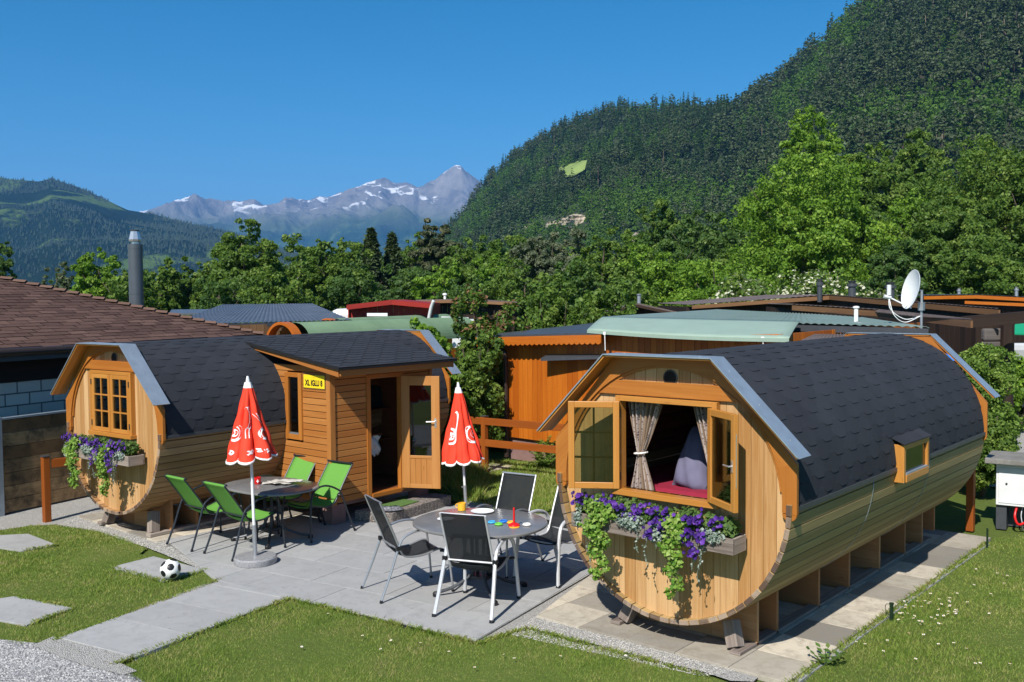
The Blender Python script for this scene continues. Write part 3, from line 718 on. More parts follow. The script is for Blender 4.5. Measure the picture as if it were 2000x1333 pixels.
    for (ya, yb, tag_) in ((-.175, .03, 'front'), (L-.03, L+.175, 'rear')):
        sf = MB(); fl = MB()
        segs = [((tx, tz), (gx, gz)), ((gx, gz), (-gx, gz)), ((-gx, gz), (-tx, tz))]
        for q, (a, b) in enumerate(segs):
            d = Vector((b[0]-a[0], b[1]-a[1])).normalized(); nrm = Vector((d.y, -d.x)) if d.x < 0 else Vector((-d.y, d.x)); nrm = nrm if nrm.y > 0 else -nrm
            # boarded soffit with thin slats
            nbd = 2
            for z in range(nbd):
                yy0 = ya+.004+(yb-ya-.004)*z/nbd; yy1 = ya+.004+(yb-ya-.004)*(z+1)/nbd-.002
                c = [(a[0]-nrm.x*.022, a[1]-nrm.y*.022), (b[0]-nrm.x*.022, b[1]-nrm.y*.022), (b[0]-nrm.x*.002, b[1]-nrm.y*.002), (a[0]-nrm.x*.002, a[1]-nrm.y*.002)]
                sf.prism(c, 1, yy0, yy1, long=0)
            ex = d*.012
            c = [(a[0]-ex.x, a[1]-ex.y), (b[0]+ex.x*(q != 2)*.0+ex.x*(q == 2), b[1]+ex.y*(q == 2)), (b[0]+ex.x*(q == 2)+nrm.x*.004, b[1]+ex.y*(q == 2)+nrm.y*.004), (a[0]-ex.x*(q == 0)+nrm.x*.004, a[1]-ex.y*(q == 0)+nrm.y*.004)]
            if q: c[0] = a
            fl.prism(c, 1, ya-.006, yb+.006+.002*q, r=.5)
            # folded lip and screw heads
            lip0, lip1 = (ya-.010, ya-.006) if tag_ == 'front' else (yb+.012, yb+.016)
            c2 = [(a[0]-nrm.x*.006, a[1]-nrm.y*.006), (b[0]-nrm.x*.006, b[1]-nrm.y*.006), (b[0]+nrm.x*.004, b[1]+nrm.y*.004), (a[0]+nrm.x*.004, a[1]+nrm.y*.004)]
            fl.prism(c2, 1, lip0, lip1, r=.6)
            for s_ in (.15, .5, .85):
                px, pz = a[0]+(b[0]-a[0])*s_, a[1]+(b[1]-a[1])*s_
                fl.lathe([(.006, 0), (.006, .008), (.002, .011)], (px+nrm.x*.002, (ya+yb)/2, pz), 8)
        sf.build(tag_+'_soffit', M['sash'] if tag_ == 'front' else M['trim'], root); fl.build(tag_+'_flashing', M['metal'], root)
    # --- lintel, vent
    mb = MB(); mb.prism([(-.70*k, zc+.79*k), (.70*k, zc+.79*k), (.5*k, zc+.915*k), (-.5*k, zc+.915*k)], 1, -.002, .029, r=.4, long=0); mb.build('lintel', M['trim'], root, bevel=.003)
    mb = MB(); mb.lathe([(.066*k, 0), (.072*k, .004), (.064*k, .008), (.06*k, .008), (.059*k, .002)], n=24)
    vt = mb.build('vent', M['hinge'], root); vt.location = (.03*k, .029, zc+.955*k); vt.rotation_euler = (PI/2, 0, 0)
    mb = MB(); mb.lathe([(.061*k, 0), (.061*k, .003)], n=24); v2 = mb.build('vent_hole', M['black'], vt); v2.location = (0, 0, .002)
    # --- window
    fw = .045*k
    fr = MB(); y0, y1 = -.03, .075
    fr.box(-ox, -ox+fw, y0, y1, oz0, oz1, 2); fr.box(ox-fw, ox, y0, y1, oz0, oz1, 2)
    fr.box(-ox+fw, ox-fw, y0+.001, y1, oz1-fw, oz1, 0); fr.box(-ox-.02, ox+.02, y0-.03, y1, oz0-.05*k, oz0, 0)
    frame = fr.build('window_frame', M['sash'], root, bevel=.003)
    iw = ox-fw; sh0, sh1 = oz0+.003, oz1-fw-.003
    def sash(sgn, ang):
        W = iw-.004; H = sh1-sh0; t = .055*k; d = .04
        
        mb = MB(); mb.box(0, t, 0, d, 0, H, 2); mb.box(W-t, W, 0, d, 0, H, 2); mb.box(t, W-t, .001, d-.001, 0, t, 0); mb.box(t, W-t, .001, d-.001, H-t, H, 0)
        o = mb.build('window_sash', M['sash'], root, bevel=.004)
        mb = MB(); mb.box(t, W-t, d*.5-.002, d*.5+.002, t, H-t, 0); mb.build('glass_pane', M['glass'], o)
        mb = MB(); mb.box(W/2-.009, W/2+.009, .004, d*.5-.003, t, H-t, 2)
        for q in (1, 2): mb.box(t, W/2-.009, .004, d*.5-.003, t+(H-2*t)*q/3-.009, t+(H-2*t)*q/3+.009, 0); mb.box(W/2+.009, W-t, .004, d*.5-.003, t+(H-2*t)*q/3-.009, t+(H-2*t)*q/3+.009, 0)
        mb.build('glazing_bars', M['sash'], o)
        for q in (.14, .86): mb = MB(); mb.tube([(-.004, -.004, H*q-.035), (-.004, -.004, H*q+.035)], .008, 8); mb.build('hinge', M['hinge'], o)
        if sgn > 0 and open_window:
            mb = MB(); mb.tube([(W-t*.5, d, H*.47), (W-t*.5, d+.03, H*.47), (W-t*.5-.09, d+.03, H*.47)], .007, 8); mb.box(W-t*.5-.011, W-t*.5+.011, d, d+.006, H*.41, H*.53); mb.build('handle', M['chrome'], o)
            mb = MB(); mb.box(W-.0005, W+.003, d*.4, d*.6, H*.25, H*.8); mb.build('lock_bar', M['chrome'], o)
        # local x runs from the hinge to the free edge
        if sgn < 0: o.location = (-iw, y0-.001, sh0); o.rotation_euler = (0, 0, -ang)
        else: o.location = (iw, y0-.001, sh0); o.rotation_euler = (0, 0, ang); o.scale = (-1, 1, 1)
        return o
    if open_window:
        sash(-1, math.radians(147)); sash(1, math.radians(146))
    else: sash(-1, 0); sash(1, 0)
    # --- interior floor
    mb = MB()
    for i in range(8): mb.box(-.86*k+i*.215*k, -.86*k+(i+1)*.215*k-.002, .09, L-.1, zc-.72*k, zc-.70*k, 1)
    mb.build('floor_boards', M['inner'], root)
    # --- cradles
    yy = [.42, .8, 1.7, 2.45, 3.3, 4.1, 4.7, 5.15]; hw = .65*k
    for i, y in enumerate(yy):
        y = y*L/5.35; mb = MB()
        for (xa, xb) in ((-hw, -.22), (.22, hw)):
            top = [(x, zc-math.sqrt((R+.002)**2-x*x)) for x in [xa+(xb-xa)*q/8 for q in range(9)]]
            z0 = .028 if i < 7 else .12
            zm = min(max(.19, z0+.1), zc-R-.01 if xa > 0 or xb < 0 else 1)
            zs = z0+(top[0][1]-z0)*.5
            mb.prism([(xa, z0), (xb, z0)]+[(x, min(z, 9)) for x, z in top[::-1]], 1, y-.02, y+.02, long=0)
        mb.box(-.22, .22, y-.019, y+.019, .028, zc-R-.02 if zc-R-.02 > .06 else .1, 0)
        mb.build('cradle', M['support'], root, bevel=.003)
    mb = MB()
    for sgn in (-1, 1):
        x1 = .60*k*sgn; mb.bar((x1*.93, .2, .055), (x1*.8, .26, zc-.96*R), .11, .12, (0, 1, 0)) if True else None
        mb.box(x1-.05, x1+.05, .1, L-.3, .028, .07 if k < 1 else .06, 1)
    mb.build('bearer', M['greywood'], root, bevel=.006)
    return dict(k=k, ox=ox, oz0=oz0, oz1=oz1, tx=tx, tz=tz, gx=gx, gz=gz)

def flower_box(root_parent_loc, rz, k, zc, label, seed, parts_label):
    R = np.random.RandomState(seed); rng.seed(seed)
    x0, x1, y0, y1, z0, z1 = -.84*k, .76*k, -.235, -.012, zc-.40*k, zc-.27*k
    t = thing('flower_box', label, 'flower box', root_parent_loc, rz, 'flower boxes under the barrel windows')
    mb = MB(); mb.box(x0, x1, y0, y0+.022, z0, z1, 0); mb.box(x0, x1, y1-.022, y1, z0, z1, 0)
    mb.box(x0, x0+.022, y0+.023, y1-.023, z0, z1, 1); mb.box(x1-.022, x1, y0+.023, y1-.023, z0, z1, 1); mb.box(x0+.023, x1-.023, y0+.023, y1-.023, z0, z0+.02, 0)
    mb.build('planter', M['greywood'], t, bevel=.003)
    mb = MB(); mb.box(x0+.024, x1-.024, y0+.024, y1-.024, z0+.021, z1-.02, 0); mb.build('soil', M['soil'], t)
    def cloud(lob, n, s, name, mat, hang=0):
        lob = np.array(lob, float); li = R.choice(len(lob), n, p=(lob[:, 3]*lob[:, 4]*lob[:, 5])**.6/((lob[:, 3]*lob[:, 4]*lob[:, 5])**.6).sum())
        d = unit(R.normal(size=(n, 3))); P = lob[li, :3]+d*lob[li, 3:6]*(.35+.7*R.rand(n, 1))
        P[:, 1] = np.minimum(P[:, 1], -.01)
        N = unit(d*.6+np.array([0, -.5, .45])+R.normal(size=(n, 3))*.5); ss = s*(.6+.8*R.rand(n))
        return np_mesh(name, leaf_quads(P, N, ss, ss*.75, R, .1), n, R.rand(n), mat, t)
    xs = np.linspace(-.76*k, .66*k, 9)
    cloud([(x, -.13, z1+.06*k+.03*R.rand(), .1*k, .1, .09*k) for x in xs], 3600, .036*k, 'petunia_leaves', M['leaf_pet'])
    # trailing vines: (x centre, half width, depth below rim)
    for (cx, hw, dp, n, tp) in ((-.52, .15, .50, 1150, .1), (.24, .11, .52, 850, .02)):
        lob = []
        lob += [(cx*k-.04, y0+.03, z1+.06*k, .16*k, .08, .07*k)]*2
        for q in range(11):
            f = q/10; lob.append((cx*k+.05*math.sin(q*1.7+seed)*k, y0-.02-.05*math.sin(PI*min(1, f*1.6))-.01, z1+tp*k-f*(dp+tp)*k, hw*k*(1-.62*f**1.2), .055, .055*k))
        cloud(lob, n, .04*k, 'trailing_vine', M['leaf_green'])
    cloud([(-.2*k, y0-.02, z1+.01, .15*k, .05, .07*k), (.06*k, y0-.02, z1-.05*k, .08*k, .04, .09*k), (.56*k, y0-.01, z1+.0, .12*k, .05, .055*k), (-.76*k, y0-.0, z1-.05*k, .04*k, .04, .12*k)], 1100, .026*k, 'silver_foliage', M['leaf_silver'])
    mb = MB(); sv = []
    for (cx, dp) in ((-.12, .22), (-.03, .33), (.05, .16), (.42, .28), (.5, .2), (.47, .36), (-.62, .5)):
        pts = [(cx*k+.02*math.sin(i*1.3+cx*9), y0-.035-.01*math.sin(i), z1-.02-i*dp*k/6) for i in range(7)]
        mb.tube(pts, .0025, 4, r=.3)
        for i in range(22):
            f = R.rand()*6; a = pts[int(f)]; b = pts[min(6, int(f)+1)]; fr = f % 1
            sv.append((a[0]+(b[0]-a[0])*fr+R.normal()*.008, a[1]+R.normal()*.008, a[2]+(b[2]-a[2])*fr))
    st = mb.build('hanging_stems', M['leaf_silver'], t); sv = np.array(sv)
    np_mesh('stem_leaves', leaf_quads(sv, unit(R.normal(size=sv.shape)+np.array([0, -1, .3])), .024*k, .018*k, R), len(sv), R.rand(len(sv)), M['leaf_silver'], st)
    # petunia blossoms: shallow five-lobed funnels
    V = []; nb = 230
    cl = [(-.78, .11), (-.7, .13), (-.62, .1), (-.38, .13), (-.3, .11), (-.15, .1), (-.02, .12), (.06, .1), (.16, .08), (.34, .12), (.42, .05), (.46, .1), (.5, 0.), (.36, -.02), (.4, -.1), (.62, .12), (-.5, .14), (.1, .02), (.44, -.16), (.0, -.06)]
    rn = []
    for i in range(nb):
        c = cl[R.randint(len(cl))]; p = Vector((c[0]*k+R.normal()*.035, -.20-.07*R.rand()-(.05 if c[1] < .04 else 0), z1+c[1]*k+R.normal()*.03))
        N = Vector((R.normal()*.35, -1, .45+R.normal()*.3)).normalized(); T = N.cross(Vector((0, 0, 1))).normalized(); B = N.cross(T); s = .021*k*(.7+.55*R.rand()); tone = R.rand()
        ring = [p+N*.006+(T*math.cos(a)+B*math.sin(a))*s*(1 if q % 2 == 0 else .82) for q, a in enumerate([2*PI*w_/10 for w_ in range(10)])]
        for q in range(0, 10, 2): V += [p-N*.006, ring[q-1], ring[q], ring[(q+1) % 10]]; rn.append(tone)
    np_mesh('purple_blossoms', np.array(V), len(rn), rn, M['petal'], t)
    return t

# right barrel
RB = thing('barrel_cabin', 'round wooden barrel cabin with both window sashes wide open and a small side window', 'cabin', (0, 0, 0), 0, 'wooden barrel cabins')
dr = barrel(RB, 1.15, 1.361, 5.35, M['stave_green'], True, 5)
# straps on the right flank
for y in (1.72, 3.32):
    mb = MB(); pts = []
    for i in range(15):
        a = -.05-.95*i/14; pts.append(((1.154)*math.cos(a), y+.02*i/14, 1.361+1.154*math.sin(a)))
    mb.tube(pts, .006, 6, flat=.4); mb.build('strap', M['metal'], RB, smooth=True)
# side window
yA, yB, zA, zB, X = 2.28, 3.02, 1.21, 1.575, 1.135
mb = MB(); f_ = .05
mb.box(X, X+.1, yA, yA+f_, zA, zB, 2); mb.box(X, X+.1, yB-f_, yB, zA, zB, 2); mb.box(X, X+.1, yA+f_, yB-f_, zB-f_, zB, 1); mb.box(X, X+.11, yA+f_, yB-f_, zA, zA+.07, 1)
sw = mb.build('side_window', M['sash'], RB, bevel=.003)
mb = MB(); mb.box(X+.07, X+.076, yA+f_, yB-f_, zA+.07, zB-f_, 1); mb.build('glass_pane', M['glass_dark'], sw)
mb = MB(); mb.box(X+.078, X+.105, yA+f_+.01, yB-f_-.01, zA+.071, zA+.085, 1); mb.build('sill_strip', M['metal'], sw)
mb = MB(); c = [(X-.10, zB+.10), (X+.115, zB+.004), (X+.115, zB+.012), (X-.10, zB+.11)]
for q in range(4): mb.prism(c, 1, yA-.03+q*.2, yA-.03+(q+1)*.2-.004, r=rng.random())
mb.build('window_hood', M['shingle'], sw)
flower_box((0, 0, 0), 0, 1.0, 1.361, 'weathered wooden planter of violet petunias and trailing vines on the nearer barrel with open window', 31, None)
# interior things of the right barrel
def curtain(x0, x1, ztop, zbot, xt, label, tie):
    t = thing('curtain', label, 'curtain', (0, 0, 0), 0, 'curtains in the open barrel window')
    zt = (ztop-zbot)*.42+zbot if tie else zbot-.2
    def fn(u, v):
        z = zbot+(ztop-zbot)*v
        if tie:
            q = abs(z-zt)/(ztop-zt if z > zt else zt-zbot); wd = .16+.84*min(1, q)**.8 if z > zt else .16+.55*q
            cx = xt+((x0+x1)/2-xt)*(q if z > zt else q*.3)
        else: q = 1-v; wd = 1-.55*q; cx = (x0+x1)/2+(xt-(x0+x1)/2)*q
        x = cx+(u-.5)*(x1-x0)*wd; ph = u*2*PI*6.5
        return (x, .12+.026*math.sin(ph)*(.5+.5*wd)+.008*math.sin(ph*2.3+v*5), z)
    mb = MB(); mb.grid(fn, 80, 30); mb.build('drape', M['curtain'], t, smooth=True, solid=.003)
    if tie:
        mb = MB(); mb.tube([(xt+.062*math.cos(a), .12+.045*math.sin(a), zt+.01*math.cos(a)) for a in [2*PI*i/16 for i in range(17)]], .008, 6); mb.build('tie_back', M['cloth_white'], t, smooth=True)
def _cur():
    n = NT('patterned_curtain'); uv = n.uv()
    s1 = n.n('TexWave', {'Vector': uv, 'Scale': 1.6, 'Distortion': .4}).outputs[1]
    g = n.vor(n.mapv(uv, (22, 40, 1)), 1.)
    c = n.ramp(s1, (.35, (.22, .15, .1)), (.6, (.3, .23, .17)))
    p = n.mix(n.ramp(g, (.25, (1, 1, 1)), (.4, (0, 0, 0))), (.36, .3, .27), (.08, .05, .07))
    n.set(Base_Color=n.mix(n.ramp(s1, (.45, (0, 0, 0)), (.55, (1, 1, 1))), c, p), Roughness=.85); return n.m
M['curtain'] = _cur()
curtain(-.46, -.10, 2.09, 1.29, -.33, 'patterned beige curtain tied back at the left of the open window', True)
curtain(.20, .50, 2.09, 1.29, .47, 'patterned beige curtain swept aside at the right of the open window', False)
mb = MB(); mb.box(-.93, .93, .3, 2.3, 1.1, 1.29, 1); tag(mb.build('mattress', M['maroon'], bevel=.03), 'red mattress inside the barrel behind the open window', 'mattress')
mb = MB()
mb.box(-.96, .96, .13, 2.4, .85, 1.098, 1); tag(mb.build('bed_base', M['inner']), 'dark wooden bed base inside the open barrel', 'bed')
mb = MB()
def pil(u, v):
    x = (u-.5)*.36*(1-.5*(v-.1)); th = .11*(max(0, 1-abs(2*u-1)**2.6))**.5*(max(0, 1-abs(2*v-1)**2.6))**.5
    return (-.07+x*.95+v*.02, .5+.18*v, 1.28+v*.52+.02*math.sin(u*7)), th
for sd in (1, -1): mb.grid(lambda u, v, sd=sd: (lambda p, th: (p[0], p[1]-sd*th+.01*math.sin(u*14+v*9), p[2]))(*pil(u, v)), 16, 16)
tag(mb.build('pillow', M['purple_cloth'], smooth=True), 'violet grey pillow standing on the red mattress', 'pillow')
# back partition with shelf and dark clothes inside
mb = MB()
for i in range(14):
    xa = -1.0+i*.1425; h = math.sqrt(max(1.07**2-max(abs(xa), abs(xa+.1425))**2, 0)); mb.box(xa, xa+.1405, 2.42, 2.45, 1.361-min(h, .7), 1.361+h, 2)
mb.build('partition', M['inner'], RB)
mb = MB(); mb.box(.1, .62, 2.2, 2.42, 1.62, 1.645, 0); mb.box(.14, .17, 2.2, 2.42, 1.645, 2.0, 2); mb.box(.58, .61, 2.2, 2.42, 1.645, 2.0, 2); mb.box(.1, .62, 2.2, 2.42, 2.0, 2.02, 0)
mb.build('shelf', M['trim'], RB)

# left barrel
LX, LY, LA = -7.58, -1.05, math.radians(3.26)
LB = thing('barrel_cabin', 'round wooden barrel cabin with closed lattice window and a boarded entrance porch', 'cabin', (LX, LY, 0), LA, 'wooden barrel cabins')
dl = barrel(LB, 1.10, 1.369, 5.29, M['stave'], False, 9)
flower_box((LX, LY, 0), LA, .957, 1.369, 'weathered wooden planter of violet petunias on the farther barrel with lattice window', 33, None)

# porch (world coordinates, parented to the left barrel)
XW, YW, ZB = -5.66, .93, .31          # corner of the porch
rng.seed(44)
def W_(mb, name, mat, parent=LB, **k): return mb.build(name, mat, parent, world=True, **k)
wx = (-6.575, -6.255)
mb = MB(); nb_ = 21; zt_ = 2.13
for i in range(nb_):
    z0 = ZB+i*(zt_-ZB)/nb_; z1 = ZB+(i+1)*(zt_-ZB)/nb_-.008; tn = rng.random()
    for (xa, xb) in (((-7.3, wx[0]), (wx[1], XW-.05)) if 1.12 < (z0+z1)/2 < 2.02 else ((-7.3, XW-.05),)): mb.box(xa, xb, YW, YW+.022, z0, z1, 0, tn)
W_(mb, 'porch_side_wall', M['porch'], bevel=.004)
mb = MB(); mb.box(-7.3, wx[0]-.02, YW+.024, YW+.034, ZB, zt_, 0); mb.box(wx[1]+.02, XW-.08, YW+.024, YW+.034, ZB, zt_, 0); mb.box(XW-.045, XW-.027, YW+.08, 1.54, ZB, zt_, 1); mb.box(XW-.045, XW-.027, 2.24, 2.72, ZB, zt_, 1); W_(mb, 'wall_backing', M['brownshed'])
DY0, DY1 = 1.62, 2.16
mb = MB()
for i in range(nb_):
    z0 = ZB+i*(zt_-ZB)/nb_; z1 = ZB+(i+1)*(zt_-ZB)/nb_-.008; tn = rng.random()
    for (ya, yb) in (((YW+.05, DY0-.07), (DY1+.07, 2.74)) if z0 < 1.92 else ((YW+.05, 2.74),)): mb.box(XW-.025, XW-.003, ya, yb, z0, z1, 1, tn)
W_(mb, 'porch_front_wall', M['porch'], bevel=.004)
mb = MB(); mb.box(XW-.07, XW+.012, YW-.012, YW+.075, ZB-.02, zt_, 2, .6); mb.box(XW-.07, XW+.01, 2.74, 2.8, ZB, zt_, 2, .5); mb.box(XW-.07, XW+.014, YW-.01, 2.8, zt_+.0005, zt_+.05, 1, .4)
W_(mb, 'corner_post', M['porch'], bevel=.004)
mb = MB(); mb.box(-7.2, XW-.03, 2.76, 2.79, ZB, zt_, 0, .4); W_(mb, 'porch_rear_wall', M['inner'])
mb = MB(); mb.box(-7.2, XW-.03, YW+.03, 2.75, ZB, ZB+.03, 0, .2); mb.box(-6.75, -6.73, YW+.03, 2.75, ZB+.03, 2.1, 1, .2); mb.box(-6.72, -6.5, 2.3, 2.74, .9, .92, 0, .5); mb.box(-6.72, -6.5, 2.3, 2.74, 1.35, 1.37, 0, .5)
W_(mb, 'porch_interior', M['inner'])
mb = MB(); mb.box(XW-.06, XW+.012, DY0-.07, DY0, ZB, 1.98, 2); mb.box(XW-.06, XW+.012, DY1, DY1+.07, ZB, 1.98, 2); mb.box(XW-.06, XW+.011, DY0, DY1, 1.92, 1.98, 1); mb.box(XW-.08, XW+.03, DY0, DY1, ZB-.02, ZB+.035, 1)
W_(mb, 'door_frame', M['trim'], bevel=.003)
t = thing('towel', 'white patterned cloth hanging inside the porch doorway', 'cloth'); mb = MB(); mb.grid(lambda u, v: (XW-.42+.03*math.sin(v*9+u*5), 1.95+.2*u, .78+.28*v+.02*math.sin(u*12)), 10, 8); mb.build('cloth_sheet', M['cloth_white'], t, smooth=True, solid=.004); mb = MB(); mb.bar((XW-.42, 1.9, 1.07), (XW-.42, 2.2, 1.07), .02, .02); mb.build('rail', M['inner'], t)
# narrow window
mb = MB(); zA, zB = 1.13, 2.0; xa, xb = wx; t_ = .05
mb.box(xa-.02, xa+t_, YW-.03, YW+.03, zA-.02, zB+.02, 2); mb.box(xb-t_, xb+.02, YW-.03, YW+.03, zA-.02, zB+.02, 2); mb.box(xa+t_, xb-t_, YW-.029, YW+.03, zB-.04, zB+.02, 0); mb.box(xa+t_, xb-t_, YW-.029, YW+.03, zA-.02, zA+.05, 0)
nw = W_(mb, 'narrow_window', M['trim'], bevel=.003)
mb = MB(); mb.box(xa+t_, xb-t_, YW-.004, YW+.002, zA+.05, zB-.04, 2); W_(mb, 'glass_pane', M['glass_dark'], nw)
mb = MB(); mb.box(xa+t_+.01, xb-t_-.01, YW-.024, YW-.006, zA+.051, zA+.075, 0); W_(mb, 'sill_strip', M['alu'], nw)
mb = MB(); mb.box(xa-.1, xb+.1, YW+.06, YW+.07, zA-.1, zB+.03, 2); W_(mb, 'black_panel', M['black'], nw)  # flat black panel filling the view behind the pane
# sign
sg = MB(); sg.box(-6.20, -5.76, YW-.012, YW-.002, 1.83, 2.005, 0); sign = W_(sg, 'name_sign', M['signyellow'], bevel=.002)
bk = MB(); bk.box(-6.215, -5.745, YW-.006, YW-.0015, 1.815, 2.02, 0); W_(bk, 'sign_back', M['tanboard'], sign)
def wtext(txt, size, x, y, z, parent, mat, rot=(PI/2, 0, 0), sx=1., bold=0.):
    t = text_mesh(txt, 'lettering', size, mat, parent, (x, y, z), rot, sx, bold); t.matrix_parent_inverse = parent_matrix(parent).inverted(); return t
wtext('XL IGLU 8', .105, -5.98, YW-.0135, 1.895, sign, M['black'], sx=.78, bold=.004)
wtext('- - - -', .04, -5.98, YW-.0135, 1.972, sign, M['black'])
# door leaf, open outwards
HJ = Vector((XW+.02, DY1+.01, .345)); E_ = G(850, 955, .345); da = math.atan2(E_.y-HJ.y, E_.x-HJ.x)
DW, DH = .56, 1.58
mb = MB(); st = .12
mb.box(0, st, 0, .045, 0, DH, 2); mb.box(DW-st, DW, 0, .045, 0, DH, 2); mb.box(st, DW-st, .001, .044, DH-.13, DH, 0); mb.box(st, DW-st, .001, .044, .42, .46, 0); mb.box(st, DW-st, .001, .044, 0, .06, 0)
for i in range(4): mb.box(st+i*(DW-2*st)/4+.001, st+(i+1)*(DW-2*st)/4-.001, .008, .037, .06, .42, 2)
door = mb.build('door', M['door'], LB, bevel=.003); door.location = HJ; door.rotation_euler = (0, 0, da); door.matrix_parent_inverse = parent_matrix(LB).inverted()
mb = MB(); mb.box(st, DW-st, .018, .024, .46, DH-.13, 2); mb.build('glass_pane', M['glass_dark'], door)
mb = MB()
for sgn, y in ((-1, 0), (1, .045)):
    mb.box(DW-.075, DW-.045, y-.003, y+.003, .86, .99); mb.tube([(DW-.06, y, .95), (DW-.06, y+sgn*.05, .95), (DW-.18, y+sgn*.05, .945)], .009, 8)
    mb.lathe([(.012, -.008), (.012, .008)], (DW-.06, y+sgn*.004, .885), 10)
mb.build('handle', M['chrome'], door, smooth='auto')
# porch roof
mb = MB(); XA, ZA_, XE, ZE, YA, YE = -7.62, 2.455, -5.30, 2.135, .80, 2.9
sl_ = (ZE-ZA_)/(XE-XA)
mb.prism([(XA, ZA_-.05), (XE, ZE-.05), (XE, ZE), (XA, ZA_)], 1, YA+.015, YE-.015, long=0)
W_(mb, 'porch_roof_deck', M['porch'])
mb = MB(); mb.prism([(XA, ZA_-.06), (XE-.02, ZE-.12), (XE-.02, ZE-.004), (XA, ZA_-.004)], 1, YA-.006, YA+.012, long=0); mb.prism([(XA, ZA_-.13), (XE-.02, ZE-.12), (XE-.02, ZE-.004), (XA, ZA_-.004)], 1, YE-.012, YE+.006, long=0); mb.box(XE-.019, XE+.003, YA+.013, YE-.013, ZE-.11, ZE-.012, 1)
W_(mb, 'fascia', M['porch'], bevel=.003)
mb = MB(); nr_, tw = 15, .31
for j in range(nr_):
    xa = XE+.03-(j)*(XE-XA)/nr_; xb = xa-(XE-XA)/nr_-.03
    for i in range(-1, 8):
        ys = YA-.03+(i+(.5 if j % 2 else 0))*tw; tone = rng.random(); cs = [min(max(c, YA-.03), YE+.03) for c in (ys, ys+tw*.22, ys+tw*.78, ys+tw)]
        if cs[3]-cs[0] < .01: continue
        dr_ = [0, .07, .07, 0] if j else [0]*4
        for q in range(3):
            if cs[q+1]-cs[q] < .001: continue
            zf = lambda x: ZE+sl_*(x-XE)+.006
            b = len(mb.v); x0, x1 = xa+dr_[q], xa+dr_[q+1]
            mb.v += [(x0, cs[q], zf(x0)+.009), (x1, cs[q+1], zf(x1)+.009), (xb, cs[q+1], zf(xb)), (xb, cs[q], zf(xb)), (x0, cs[q], zf(x0)-.002), (x1, cs[q+1], zf(x1)-.002)]
            mb.face([b, b+1, b+2, b+3], [(0, 0)]*4, tone, 0); mb.face([b+4, b+5, b+1, b], [(0, 0)]*4, tone, 1)
mb.prism([(XA, ZA_-.03), (XE+.03, ZE-.032), (XE+.03, ZE+.005), (XA, ZA_+.006)], 1, YA-.035, YA-.01, r=.2, mi=1); mb.prism([(XA, ZA_+.001), (XE+.03, ZE-.003), (XE+.03, ZE+.005), (XA, ZA_+.006)], 1, YA-.0095, YE+.03, r=.2, mi=1); mb.box(XE+.006, XE+.032, YA-.0095, YE+.03, ZE-.03, ZE-.004, 1, .2, 1)
W_(mb, 'porch_shingles', [M['shingle'], M['shingle_edge']])
# porch footing blocks
mb = MB(); mb.box(XW-.22, XW-.02, YW+.02, YW+.25, .02, ZB-.02, 0); mb.box(XW-.22, XW-.02, 2.5, 2.72, .02, ZB-.02, 0); mb.box(-7.0, XW-.06, YW+.03, 2.75, ZB-.06, ZB-.001, 0)
W_(mb, 'footing', M['plinth'])

